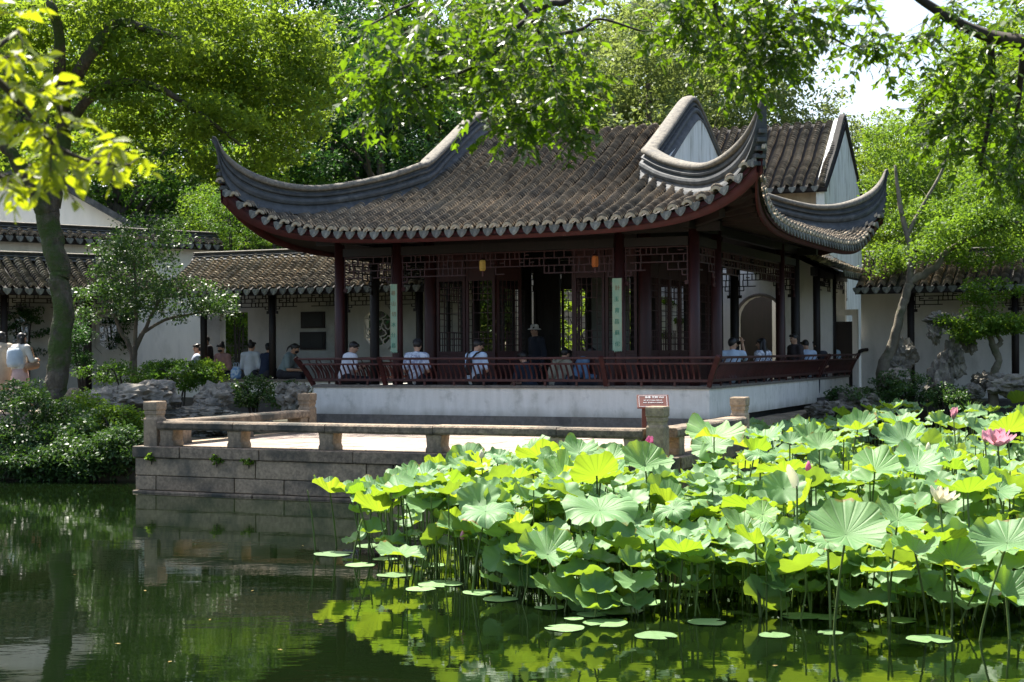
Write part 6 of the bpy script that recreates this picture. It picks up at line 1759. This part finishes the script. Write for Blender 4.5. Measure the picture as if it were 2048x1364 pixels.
for k, (px, py, wpx) in enumerate(PADP):
    d = water_depth(py, 0.0, px); p = P(px, py, d)
    o = inst('floating_pad', PADS[k % 4], None, (p.x, p.y, 0.004), (0, 0, k * 1.3), wpx * d / FPX / 2)
    row = 'nearest the viewer' if py > 1225 else 'in the second band' if py > 1165 else 'in the far band'
    same = sorted(q_[0] for q_ in PADP if (q_[1] > 1225) == (py > 1225) and (q_[1] > 1165) == (py > 1165))
    nth = ORD[same.index(px)] if True else ['first', 'second', 'third', 'fourth', 'fifth', 'sixth', 'seventh', 'eighth', 'ninth', 'tenth', 'eleventh', 'twelfth', 'thirteenth'][same.index(px)]
    lab = '%s floating pad from the left, of those %s' % (nth, row)
    tag(o, lab, 'floating leaf', 'pads floating on the pond')
# fallen leaves drifting on the water
lf = MB().add([(-.5, 0, 0.05), (0, .22, 0.1), (.5, 0, 0.04), (0, -.22, 0.06)], [(0, 1, 2, 3)])
MAT['dry'] = flat('dry_yellow_leaf', (0.22, 0.16, 0.04)); LFM = lf.mesh('fallen_leaf', MAT['dry'], fix=False)
for k, (px, py) in enumerate(((236, 1288), (340, 1324), (605, 1092), (462, 1120), (505, 1182), (290, 1182), (1550, 1332), (1895, 1270), (640, 1250), (150, 1150), (420, 1240), (560, 1300))):
    d = water_depth(py, 0, px); p = P(px, py, d)
    tag(inst('fallen_leaf', LFM, None, (p.x, p.y, 0.004), (0, 0, k * 1.1), 0.045), 'small dry leaf drifting on the dark water', 'fallen leaf', 'dry leaves on the water')
# ------------------------------------------------------------------ people
MAT['skin'] = M('skin', (0.48, 0.29, 0.20), (0.44, 0.25, 0.17), 0.55, 6.0)
MAT['hair'] = M('black_hair', (0.012, 0.010, 0.010), (0.02, 0.017, 0.016), 0.45, 30.0, stretch=(1, 1, 0.2))
MAT['eye'] = flat('dark_eye', (0.02, 0.015, 0.012), 0.2)
CL = {}
def cloth(c, pat=None):
    k = (c, pat)
    if k not in CL: CL[k] = M('cloth', c, pat or tuple(x * 0.8 for x in c), 0.9, 14.0 if pat else 5.0, bump=0.3, bscale=18, contrast=(0.45, 0.55) if pat else (0.35, 0.65))
    return CL[k]
def vox(mb, name, mat, parent, size, smooth=4):
    o = mb.build(name, mat, parent, True)
    m = o.modifiers.new('remesh', 'REMESH'); m.mode = 'VOXEL'; m.voxel_size = size; m.use_smooth_shade = True
    s = o.modifiers.new('smooth', 'SMOOTH'); s.factor = 0.5; s.iterations = smooth
    return o
def person(label, loc, rz, sit=True, lean=8, yaw=0, pitch=0, arms='lap', shirt=(0.6, 0.6, 0.6), pat=None, trousers=(0.03, 0.03, 0.04), hair='short', sleeve='short', skirt=None, hat=None, cap=None, bag=None, mask=None, sc=1.0, coat=None):
    """faces local +Y; origin on the seat (sit) or the ground"""
    t = thing('person', label, 'person', loc, rz, 'visitors')
    t.scale = (sc, sc, sc)
    hip = Vector((0, 0, 0.11)) if sit else Vector((0, 0, 0.92))
    Lm = Matrix.Rotation(-R(lean), 3, 'X')
    def T(x, y, z): return hip + Lm @ Vector((x, y, z))
    sh_l, sh_r = T(-0.175, 0, 0.44), T(0.175, 0, 0.44)
    neck = T(0, 0.0, 0.50); hc = T(0, 0.035, 0.645)
    Hm = Matrix.Rotation(R(yaw), 3, 'Z') @ Matrix.Rotation(-R(pitch), 3, 'X')
    def Hp(x, y, z): return hc + Hm @ Vector((x, y, z))
    if sit:
        kn = [Vector((-0.10, 0.43, 0.09)), Vector((0.11, 0.43, 0.09))]; an = [Vector((-0.10, 0.42, -0.33)), Vector((0.12, 0.45, -0.33))]
    else:
        kn = [Vector((-0.09, 0.03, 0.49)), Vector((0.09, 0.0, 0.49))]; an = [Vector((-0.09, 0.0, 0.08)), Vector((0.09, -0.04, 0.08))]
    if arms == 'lap': el = [T(-0.24, 0.02, 0.16), T(0.24, 0.02, 0.16)]; hd = [hip + Vector((-0.07, 0.27, 0.10)), hip + Vector((0.08, 0.28, 0.09))]
    elif arms == 'phone': el = [T(-0.23, 0.07, 0.17), T(0.23, 0.07, 0.17)]; hd = [T(-0.05, 0.28, 0.30), T(0.06, 0.28, 0.31)]
    elif arms == 'camera': el = [T(-0.22, 0.18, 0.34), T(0.24, 0.20, 0.36)]; hd = [Hp(-0.06, 0.19, 0.0), Hp(0.06, 0.19, 0.01)]
    elif arms == 'knees': el = [T(-0.22, 0.15, 0.18), T(0.22, 0.15, 0.18)]; hd = [Vector((-0.06, 0.50, 0.20)), Vector((0.08, 0.50, 0.20))]
    elif arms == 'bag': el = [T(-0.24, -0.02, 0.15), T(0.27, 0.06, 0.17)]; hd = [T(-0.20, 0.05, -0.08), T(0.20, 0.26, 0.20)]
    else: el = [T(-0.24, -0.02, 0.15), T(0.24, -0.02, 0.15)]; hd = [T(-0.22, 0.08, -0.10), T(0.22, 0.08, -0.10)]
    b = MB()
    b.capsule(hip + Vector((0, 0, 0.0)), T(0, 0, 0.22), 0.135, 0.12, 12); b.capsule(T(0, 0, 0.2), T(0, 0, 0.40), 0.125, 0.13, 12)
    b.capsule(sh_l, sh_r, 0.068, 0.068, 10); b.capsule(T(0, 0.0, 0.44), Hp(0, -0.02, -0.06), 0.055, 0.05, 10)
    b.ball(hc, 1.0, 14, 10, (0.073, 0.092, 0.108)); b.capsule(Hp(0, 0.035, -0.05), Hp(0, 0.045, -0.075), 0.045, 0.035, 8)
    b.capsule(Hp(0, 0.085, 0.01), Hp(0, 0.105, -0.022), 0.010, 0.015, 6)
    for s in (-1, 1): b.ball(Hp(s * 0.075, -0.005, -0.01), 1.0, 8, 6, (0.012, 0.02, 0.03))
    for i, (s, e, h) in enumerate(((sh_l, el[0], hd[0]), (sh_r, el[1], hd[1]))):
        b.capsule(s, e, 0.052, 0.040, 10); b.capsule(e, h, 0.040, 0.027, 10)
        d = (h - e).normalized(); sd = d.cross(Vector((0, 0, 1))); sd = sd.normalized() if sd.length > 0.1 else Vector((1, 0, 0)); up = sd.cross(d)
        pc = h + d * 0.05; b.capsule(h, pc, 0.028, 0.032, 8)
        for f in range(4):
            o0 = pc + sd * (-0.027 + 0.018 * f) + d * 0.02; l_ = (0.045, 0.052, 0.048, 0.036)[f]
            m1 = o0 + d * l_ - up * 0.012; b.capsule(o0, m1, 0.011, 0.010, 6); b.capsule(m1, m1 + d * 0.02 - up * 0.028, 0.010, 0.009, 6)
        ts = -1 if i else 1
        b.capsule(h + d * 0.02 + sd * 0.02 * ts, h + d * 0.06 + sd * 0.05 * ts - up * 0.015, 0.012, 0.010, 6)
    for i in range(2):
        hj = hip + Vector((-0.085 if i == 0 else 0.085, 0, -0.02))
        b.capsule(hj, kn[i], 0.088, 0.06, 10); b.capsule(kn[i], an[i], 0.056, 0.038, 10)
        b.capsule(an[i] + Vector((0, -0.03, -0.04)), an[i] + Vector((0, 0.15, -0.055)), 0.038, 0.03, 8)
    body = vox(b, 'body', MAT['skin'], t, 0.0145, 3)
    c = MB(); e_ = 0.016
    c.capsule(hip + Vector((0, 0, 0.02)), T(0, 0, 0.22), 0.142 + e_, 0.128 + e_, 12); c.capsule(T(0, 0, 0.2), T(0, 0, 0.40), 0.13 + e_, 0.132 + e_, 12); c.capsule(sh_l, sh_r, 0.07 + e_, 0.07 + e_, 10)
    for (s, e, h) in ((sh_l, el[0], hd[0]), (sh_r, el[1], hd[1])):
        if sleeve == 'long': c.capsule(s, e, 0.056 + e_, 0.046 + e_, 10); c.capsule(e, e * 0.12 + h * 0.88, 0.046 + e_, 0.032 + e_, 10)
        else: c.capsule(s, s * 0.25 + e * 0.75, 0.060 + e_, 0.056 + e_, 10)
    if hair == 'hood': c.capsule(T(-0.07, -0.09, 0.47), T(0.07, -0.09, 0.47), 0.06, 0.06, 8)
    vox(c, 'shirt', cloth(shirt, pat), t, 0.02, 4)
    if skirt:
        k = MB()
        k.lathe([(0.15, 0.0), (0.19, -0.2), (0.24, -0.55), (0.27, -0.78)], 18, tuple(hip)); k.build('skirt', cloth(skirt), t, True)
    else:
        p = MB()
        p.capsule(hip + Vector((-0.07, 0, 0)), hip + Vector((0.07, 0, 0)), 0.14, 0.14, 10)
        for i in range(2):
            hj = hip + Vector((-0.085 if i == 0 else 0.085, 0, -0.02)); p.capsule(hj, kn[i], 0.10, 0.074, 10); p.capsule(kn[i], an[i], 0.07, 0.055, 10)
        vox(p, 'trousers', cloth(trousers), t, 0.022, 3)
    if coat:
        k = MB().lathe([(0.17, 0.46), (0.20, 0.3), (0.21, 0.0), (0.25, -0.5)], 18, tuple(hip)); k.build('coat', cloth(coat), t, True)
    for i in range(2):
        s = MB().capsule(an[i] + Vector((0, -0.035, -0.045)), an[i] + Vector((0, 0.16, -0.055)), 0.046, 0.038, 8).build('shoe', cloth((0.5, 0.5, 0.5)) if sleeve == 'short' else cloth((0.04, 0.04, 0.04)), t, True)
    # hair: cap over the back and top of the head
    h = MB()
    h.ball(Hp(0, -0.018, 0.028), 1.0, 14, 10, (0.084, 0.094, 0.098))
    for k in range(-2, 3): h.capsule(Hp(0.03 * k, 0.055, 0.085), Hp(0.034 * k, 0.082, 0.055), 0.02, 0.014, 6)
    if hair == 'long':
        for k in range(-2, 3): h.capsule(Hp(0.032 * k, -0.055, 0.0), T(0.036 * k, -0.10, 0.40), 0.04, 0.026, 8)
        for s in (-1, 1): h.capsule(Hp(s * 0.072, 0.0, 0.03), T(s * 0.10, 0.0, 0.42), 0.026, 0.02, 8)
    elif hair == 'bob':
        for k in range(-3, 4): h.capsule(Hp(0.027 * k, -0.05, 0.0), Hp(0.030 * k, -0.055, -0.13), 0.036, 0.024, 8)
        for s in (-1, 1): h.capsule(Hp(s * 0.074, 0.0, 0.03), Hp(s * 0.08, 0.01, -0.11), 0.024, 0.02, 8)
    elif hair == 'tail': h.capsule(Hp(0, -0.10, 0.05), Hp(0, -0.17, -0.02), 0.03, 0.022, 8); h.capsule(Hp(0, -0.17, -0.02), Hp(0, -0.18, -0.12), 0.024, 0.012, 8)
    elif hair == 'bun': h.ball(Hp(0, -0.07, 0.12), 0.045, 10, 8)
    vox(h, 'hair', MAT['hair'], t, 0.014, 2)
    for s in (-1, 1): MB().ball(Hp(s * 0.03, 0.083, 0.012), 0.009, 6, 5).build('eye', MAT['eye'], t, True)
    MB().capsule(Hp(-0.018, 0.088, -0.055), Hp(0.018, 0.088, -0.055), 0.006, 0.006, 6).build('mouth', MAT['wood_rail'], t, True)
    if mask: MB().ball(Hp(0, 0.052, -0.05), 1.0, 10, 8, (0.062, 0.052, 0.046)).build('face_mask', cloth(mask), t, True)
    if hat:
        o = MB(); seg = 16
        o.lathe([(0.15, -0.03), (0.14, -0.012), (0.095, 0.0), (0.09, 0.06), (0.065, 0.085), (0.0, 0.09)], seg)
        ob = o.build('sun_hat', cloth(hat), t, True, tuple(Hp(0, 0, 0.06)))
    if cap:
        o = MB().lathe([(0.095, 0.0), (0.093, 0.05), (0.06, 0.085), (0.0, 0.095)], 14); o.box(-0.06, 0.06, 0.0, 0.06, 0.16, 0.012)
        o.build('cap', cloth(cap), t, True, tuple(Hp(0, -0.01, 0.045)), (R(-pitch), 0, R(yaw)))
    if bag in ('backpack', 'sling'):
        col = {'backpack': (0.34, 0.30, 0.22), 'sling': (0.035, 0.032, 0.035)}[bag]
        k = MB().capsule(T(0, -0.19, 0.12), T(0, -0.19, 0.32), 0.10 if bag == 'backpack' else 0.07, 0.09 if bag == 'backpack' else 0.06, 10)
        for s in (-1, 1): k.tube([T(s * 0.06, -0.2, 0.36), T(s * 0.11, -0.12, 0.48), T(s * 0.12, 0.02, 0.535), T(s * 0.12, 0.13, 0.42)], 0.018, 6)
        k.build('backpack', cloth(col), t, True)
    if bag == 'strap':
        MB().tube([T(-0.16, -0.04, 0.51), T(-0.05, -0.155, 0.36), T(0.09, -0.155, 0.15), T(0.16, -0.06, 0.02)], 0.016, 6).build('bag_strap', cloth((0.05, 0.045, 0.05)), t, True)
    if bag == 'shoulder':
        k = MB(); k.capsule(T(0.24, 0.0, 0.05), T(0.24, 0.22, 0.08), 0.085, 0.08, 10); k.tube([T(0.24, 0.0, 0.12), T(0.17, -0.04, 0.5), T(0.20, 0.12, 0.45), T(0.25, 0.2, 0.14)], 0.012, 6)
        k.build('shoulder_bag', cloth((0.30, 0.19, 0.12)), t, True)
        MB().lathe([(0.17, 0.03), (0.20, 0.12), (0.19, 0.36), (0.15, 0.44)], 14, tuple(hip + Vector((-0.06, -0.05, 0)))).build('loose_top', cloth((0.50, 0.58, 0.66)), t, True)
    if arms == 'camera': MB().box(-0.065, -0.02, -0.04, 0.065, 0.03, 0.04).lathe([(0.03, 0.0), (0.03, 0.06)], 10).build('camera_body', MAT['eye'], t, False, tuple(Hp(0, 0.17, 0.02)), (R(-90), 0, R(yaw)))
    if arms == 'phone': MB().box(-0.036, -0.005, -0.07, 0.036, 0.005, 0.07).build('phone', MAT['eye'], t, False, tuple(T(0.0, 0.36, 0.34)), (R(-30), 0, 0))
    return t
def seat_at(px, Y, z=SEAT_Z):
    x = fx(px, Y); return F(x, Y, z)
LB = (0.50, 0.62, 0.76)
# on the front bench, backs to the pond
person('person in plain white T-shirt on the front bench by the corner column, looking right', seat_at(690, 0.20), ROT + R(-35), lean=14, yaw=-38, pitch=22, arms='phone', shirt=(0.72, 0.74, 0.80))
person('person in a dark cap and patterned white-blue shirt on the front bench', seat_at(832, 0.20), ROT + R(8), lean=4, yaw=5, pitch=14, arms='lap', shirt=(0.66, 0.72, 0.82), pat=(0.30, 0.34, 0.46), cap=(0.02, 0.02, 0.025))
person('person in light blue shirt with dark sling pack on the front bench', seat_at(948, 0.20), ROT - R(15), lean=8, yaw=-30, pitch=12, arms='phone', shirt=(0.55, 0.68, 0.86), bag='sling')
# inside the veranda and the room
q = F(fx(1075, 4.0), 4.0, FLOOR_Z); person('person in white sun hat and dark clothes standing inside the room', (q.x, q.y, q.z), ROT + R(150), sit=False, lean=4, arms='down', shirt=(0.03, 0.035, 0.05), hat=(0.74, 0.73, 0.68), sleeve='long', sc=0.97)
q = F(fx(1112, 1.5), 1.5, 1.30); person('person with a pale canvas backpack leaning over inside the doorway', (q.x, q.y, q.z), ROT + R(-20), lean=22, arms='knees', shirt=(0.36, 0.33, 0.26), bag='backpack', pitch=10, sleeve='long')
q = F(fx(1146, 1.7), 1.7, 1.36); person('person in blue denim jacket bending beside the doorway', (q.x, q.y, q.z), ROT + R(-60), lean=30, arms='knees', shirt=(0.13, 0.22, 0.36), sleeve='long', pitch=20)
q = F(fx(1060, 1.2), 1.2, 1.22); person('person in dark navy top sitting low in the doorway', (q.x, q.y, q.z), ROT + R(60), lean=18, arms='knees', shirt=(0.02, 0.03, 0.05), trousers=(0.02, 0.025, 0.04), pitch=20)
# side bench
def side_at(px, X): 
    k_ = (px - 1024.0) / FPX; O = F(X, 0); d_ = F(X, 1) - O
    s = (k_ * O.y - O.x) / (d_.x - k_ * d_.y); return F(X, s, SEAT_Z)
person('person in light blue shirt raising a camera on the side bench', side_at(1466, -0.22), ROT + R(18), lean=4, yaw=-50, arms='camera', shirt=LB)
person('person with long black hair and patterned white top on the side bench, looking left', side_at(1527, -0.22), ROT + R(70), lean=2, yaw=30, arms='lap', shirt=(0.72, 0.74, 0.80), pat=(0.25, 0.28, 0.36), hair='long')
person('person with close-cropped hair and pale blue T-shirt on the far side bench', side_at(1616, -0.20), ROT + R(40), lean=10, yaw=20, pitch=20, arms='phone', shirt=(0.52, 0.64, 0.82))
q = F(fx(1634, 9.2), 9.2, SEAT_Z - 0.02); person('person half hidden behind the dark link column', (q.x, q.y, q.z), ROT + R(180), lean=4, arms='lap', shirt=(0.05, 0.05, 0.06))
q = F(fx(1592, 7.6), 7.6, SEAT_Z + 0.12); person('person in dark top peeking from behind the rear side column', (q.x, q.y, q.z), ROT + R(140), lean=2, arms='lap', shirt=(0.06, 0.05, 0.055), sleeve='long')
person('person in light blue top with dark shoulder strap at the far end of the bench', side_at(1660, -0.20), ROT + R(20), lean=2, yaw=35, arms='lap', shirt=(0.46, 0.62, 0.74), bag='strap')
# on the walkway bench
def lw(px, off=0.14, z=SEAT_Z):
    s = along(LW_A, dW, off, px); n = Vector((-dW.y, dW.x)); p = LW_A + n * off + dW * s; return (p.x, p.y, z)
RW = math.atan2(dW.y, dW.x)
person('person in grey T-shirt bending forward at the end of the walkway bench, hair tied back', lw(566), RW - R(80), lean=24, pitch=18, arms='knees', shirt=(0.20, 0.26, 0.28), hair='tail', mask=(0.02, 0.02, 0.025), sc=1.06)
person('person in dark navy jacket and cap on the walkway bench, back turned', lw(530), RW + R(-12), lean=10, arms='lap', shirt=(0.015, 0.025, 0.06), sleeve='long', cap=(0.01, 0.012, 0.015))
person('person in white hooded top on the walkway bench, hair tied up', lw(500), RW + R(5), lean=4, arms='lap', shirt=(0.52, 0.56, 0.62), sleeve='long', hair='bun', sc=1.05)
person('person in dusty pink top facing the pond on the walkway bench', lw(447, 0.10), RW + R(172), lean=4, pitch=10, arms='lap', shirt=(0.30, 0.17, 0.16), mask=(0.03, 0.03, 0.03), sleeve='long', hair='bun')
person('person in pale blue top leaning at the shrub end of the walkway bench', lw(384), RW + R(-60), lean=20, pitch=16, arms='knees', shirt=(0.40, 0.46, 0.58), bag='strap')
person('person in brown top behind the one in pale blue', lw(400, 0.55), RW + R(150), lean=4, arms='lap', shirt=(0.16, 0.08, 0.07), sleeve='long')
p_ = lw(418, 1.1, FLOOR_Z); person('person in black standing in the walkway behind the seated visitors', p_, RW + R(140), sit=False, lean=4, arms='phone', shirt=(0.012, 0.012, 0.016), sc=0.9)
# carrier bag on the bench
b0 = Vector(lw(472, 0.05)); t = thing('carrier_bag', 'blue and white plastic carrier bag on the walkway bench', 'bag', b0, RW)
MB().lathe([(0.12, 0.0), (0.145, 0.06), (0.13, 0.2), (0.08, 0.28), (0.05, 0.30)], 10).build('bag_body', cloth((0.55, 0.66, 0.80), (0.16, 0.32, 0.62)), t, True)
for s in (-1, 1): MB().tube(spline([(s * 0.03, 0.05, 0.28), (s * .04, 0.05, 0.38), (s * .04, -0.05, 0.38), (s * 0.03, -0.05, 0.28)], 4), 0.008, 5).build('handle', cloth((0.55, 0.66, 0.80)), t, True)
# standing at the left edge
p_ = P(40, 700, 31.2); person('standing person with bobbed black hair, pale top, tan shoulder bag and pink-beige skirt', (p_.x, p_.y, 0.85), R(-28), sit=False, lean=2, yaw=-20, arms='bag', shirt=(0.62, 0.60, 0.55), sleeve='long', hair='bob', skirt=(0.56, 0.37, 0.32), bag='shoulder', sc=0.98)
p_ = P(2, 700, 31.6); person('person in long beige coat cut off by the left edge', (p_.x, p_.y, 0.85), R(10), sit=False, lean=2, arms='down', shirt=(0.45, 0.38, 0.30), sleeve='long', hair='bob', coat=(0.42, 0.35, 0.27))
st = thing('stone_step', 'pale stone landing under the standing visitors at the left edge', 'step', (P(20, 700, 31.4).x, 31.4, 0.4))
MB().box(-1.8, -0.7, 0.0, 1.4, 0.8, 0.45).build('slab', MAT['paving'], st)

# ------------------------------------------------------------------ near branches
def half_leaf(pts, fold):
    """pts: outline of one half from base to tip as (along, side)"""
    return pts
OV = [(0.0, 0.0), (0.18, 0.17), (0.42, 0.25), (0.70, 0.16), (1.0, 0.0)]
TRI = [(0.0, 0.0), (0.14, 0.16), (0.58, 0.40), (0.52, 0.17), (1.0, 0.0)]
def leaf_template(outline, fold=0.10):
    V = []; Ft = []
    for s in (-1, 1):
        b = len(V)
        for (a, w_) in outline: V.append((a, s * w_, fold * w_ * 2 - 0.10 * a * a))
        V.append((0.5, 0.0, -0.025))
        k = len(outline)
        for i in range(k - 1): Ft.append((b + i, b + i + 1, b + k) if s > 0 else (b + i + 1, b + i, b + k))
    return np.array(V), np.array(Ft)
def near_tree(name, label, base, limbs, crowns, size, leaf, bark, seed, per=8, spray=0.30, templ=(TRI, OV), droop=0.35, twig=0.010):
    rs_ = np.random.RandomState(seed); base = Vector(base); b = np.array(tuple(base))
    t = thing(name, label, 'tree', base)
    mb = MB(); sk = []
    for li, lm in enumerate(limbs):
        pts = spline(lm, 6)
        mb.tube([p[:3] - b for p in pts], [max(0.003, p[3]) for p in pts], 9 if li == 0 else 6)
        if li: sk += [np.append(p[:3] - b, p[3]) for p in pts]
    A = np.concatenate([ellipsoid_pts(rs_, c, r, n, 0.2) for c, r, n in crowns], 0) - b
    arr = np.zeros((len(sk) + len(A) * 3, 4)); m = len(sk); arr[:m] = np.array(sk)
    order = np.argsort([np.min(np.linalg.norm(arr[:m, :3] - a, axis=1)) for a in A])
    C = []; AX = []
    for k in order:
        a = A[k]; dd = np.linalg.norm(arr[:m, :3] - a, axis=1); i = int(np.argmin(dd)); s = arr[i]; ln = max(dd[i], 1e-3)
        r0 = min(max(s[3] * 0.7, 0.0025), twig * (0.35 + ln))
        mid = (s[:3] + a) / 2 + np.array([0, 0, 0.08 * ln]) + rs_.normal(size=3) * 0.05 * ln
        mb.tube([s[:3], s[:3] * .4 + mid * .6, mid, a], [r0, r0 * .8, r0 * .6, r0 * .35], 4, False)
        d = a - mid; d = d / max(np.linalg.norm(d), 1e-4) + np.array([0, 0, -droop]) + rs_.normal(size=3) * 0.3; d /= np.linalg.norm(d)
        q0 = a - d * spray * 0.2; q1 = a + d * spray * 0.55 + np.array([0, 0, -droop * spray * 0.15])
        mb.tube([a, (a + q1) / 2 + np.array([0, 0, 0.01]), q1], [r0 * .4, 0.002, 0.0012], 3, False)
        for j in range(per):
            f = (j + 0.5) / per
            pos = q0 * (1 - f) + q1 * f
            sd = np.cross(d, np.array([0, 0, 1.0])); sd /= max(np.linalg.norm(sd), 1e-4)
            ax = d * 0.7 + sd * (1 if j % 2 else -1) * 0.9 + np.array([0, 0, -0.25 - droop * 0.5]) + rs_.normal(size=3) * 0.25
            C.append(pos); AX.append(ax)
        for qq, rr_ in ((mid, r0 * .6), (a, r0 * .4)): arr[m] = np.append(qq, rr_); m += 1
    mb.build('trunk', bark, t, True)
    C = np.array(C); AX = unit(np.array(AX)); n = len(C)
    NV = rs_.normal(size=(n, 3)) * 0.55 + np.array([0, 0, 1.0]); NV = unit(NV - AX * np.sum(NV * AX, 1, keepdims=True)); SV = np.cross(NV, AX)
    sz = size * rs_.uniform(0.6, 1.2, n)
    Vs = []; Fs = []; off = 0
    sel = rs_.rand(n) < 0.6
    for tp, msk in ((templ[0], sel), (templ[1], ~sel)):
        TV, TF = leaf_template(tp, 0.12); ids = np.where(msk)[0]
        V = C[ids][:, None, :] + sz[ids][:, None, None] * (TV[None, :, 0:1] * AX[ids][:, None, :] + TV[None, :, 1:2] * SV[ids][:, None, :] + TV[None, :, 2:3] * NV[ids][:, None, :])
        Vs.append(V.reshape(-1, 3)); Fs.append((TF[None] + (np.arange(len(ids)) * len(TV))[:, None, None]).reshape(-1, 3) + off); off += len(ids) * len(TV)
    inst('crown', np_mesh('crown', np.concatenate(Vs), np.concatenate(Fs), leaf), t)
    return t
D = 7.2
T0 = Vector((4.3, 3.9, 0.55))
near_tree('maple_tree', 'near maple reaching in from the right with dark limb and hanging leafy branches', T0,
    [[(T0.x, T0.y, 0.3, 0.22), (4.25, 4.2, 1.8, 0.18), (4.0, 4.9, 3.2, 0.15), (3.7, 5.6, 3.9, 0.12)],
     [(3.7, 5.6, 3.9, 0.11)] + px_limb([(2150, 95, 7.3, 20), (2048, 84, 7.4, 15), (1980, 72, 7.5, 13), (1920, 48, 7.5, 11), (1850, 5, 7.5, 9), (1780, -40, 7.4, 7), (1650, -80, 7.4, 5)]),
     [(3.7, 5.6, 3.9, 0.10), (2.8, 6.2, 4.5, 0.08)] + px_limb([(1750, -190, 7.2, 26), (1500, -150, 7.2, 20), (1330, -110, 7.1, 14), (1180, -70, 7.0, 10), (1135, 0, 7.0, 7), (1101, 7, 7, 6.5), (1057, 32, 7, 6)]),
     px_limb([(1180, -90, 7.0, 6), (1100, -60, 7, 6), (1043, 0, 7, 5), (1057, 32, 7, 5), (1029, 58, 7, 4.5), (992, 103, 7, 4), (947, 133, 7, 3.5), (869, 167, 7, 2.5), (800, 190, 7, 2)]),
     px_limb([(1057, 32, 7, 4), (1077, 62, 7.1, 4), (1105, 133, 7.1, 3), (1120, 200, 7.1, 2)]),
     px_limb([(1084, 75, 7.1, 4), (1163, 58, 7.2, 4), (1200, 38, 7.2, 3), (1282, 62, 7.2, 2)]),
     px_limb([(1043, 0, 7, 4), (930, -20, 6.9, 4), (820, 10, 6.8, 3), (740, 50, 6.8, 2)]),
     px_limb([(1400, -130, 7.2, 10), (1420, -40, 7.3, 6), (1440, 40, 7.4, 4), (1500, 110, 7.4, 3)]),
     px_limb([(1560, -150, 7.2, 9), (1580, -40, 7.4, 6), (1610, 40, 7.5, 4), (1690, 90, 7.5, 2)]),
     px_limb([(1980, 72, 7.5, 8), (1985, 180, 7.6, 6), (1975, 260, 7.6, 5), (1960, 330, 7.7, 3)]),
     px_limb([(2048, 84, 7.4, 8), (2040, 170, 7.5, 6), (2030, 260, 7.6, 4)])],
    px_crown([(800, 90, 7, 100, 90, .5, 41), (900, 130, 7, 150, 110, .6, 82), (780, 190, 7, 70, 55, .4, 31), (1080, 110, 7, 130, 110, .5, 61), (1000, 40, 7, 150, 70, .5, 37), (1130, 180, 7.1, 90, 80, .4, 37), (1030, 255, 7.1, 50, 28, .25, 12), (1150, 275, 7.1, 24, 30, .2, 8), (1080, 230, 7.1, 60, 25, .25, 14),
              (1440, 40, 7.3, 120, 70, .5, 78), (1560, 60, 7.4, 90, 70, .5, 58), (1520, 130, 7.4, 70, 50, .4, 31), (1680, 40, 7.5, 100, 50, .5, 37), (1730, 105, 7.5, 50, 25, .3, 12), (1340, 20, 7.2, 70, 50, .4, 24),
              (1960, 40, 7.5, 110, 60, .5, 37), (1930, 190, 7.7, 100, 70, .5, 51), (2000, 280, 7.7, 90, 80, .5, 61), (1880, 250, 7.8, 50, 40, .3, 15), (2035, 350, 7.8, 40, 40, .3, 20), (1820, 90, 7.6, 60, 40, .4, 14), (1980, 130, 7.6, 90, 50, .4, 31)]),
    0.060, MAT['lf_near'], MAT['bark_dark'], 41, per=10, spray=0.28, droop=0.15)
T1 = Vector((-2.2, 2.6, 0.55))
near_tree('near_sapling', 'out-of-focus bright yellow-green branch poking in at the left edge', T1,
    [[(T1.x, T1.y, 0.3, 0.06), (-2.15, 2.8, 1.4, 0.05), (-2.0, 3.1, 2.4, 0.035)],
     [(-2.0, 3.1, 2.4, 0.03)] + px_limb([(-120, 120, 3.5, 12), (-20, 150, 3.55, 8), (50, 220, 3.6, 6), (110, 290, 3.6, 5), (190, 325, 3.6, 4), (260, 330, 3.6, 3)]),
     px_limb([(-60, 140, 3.5, 8), (0, 90, 3.55, 6), (40, 60, 3.6, 4)]),
     px_limb([(-120, 250, 3.5, 8), (-20, 340, 3.6, 6), (40, 370, 3.6, 4)])],
    px_crown([(20, 110, 3.6, 45, 60, .2, 10), (90, 195, 3.6, 60, 40, .2, 10), (60, 250, 3.6, 60, 50, .2, 9), (150, 300, 3.6, 60, 40, .2, 11), (230, 320, 3.6, 50, 30, .15, 10), (25, 350, 3.6, 50, 30, .2, 9), (10, 20, 3.5, 40, 20, .15, 3), (90, 350, 3.6, 40, 20, .15, 5)]),
    0.050, MAT['lf_nearleft'], MAT['bark_dark'], 42, per=6, spray=0.12, templ=(OV, OV), droop=0.2, twig=0.006)
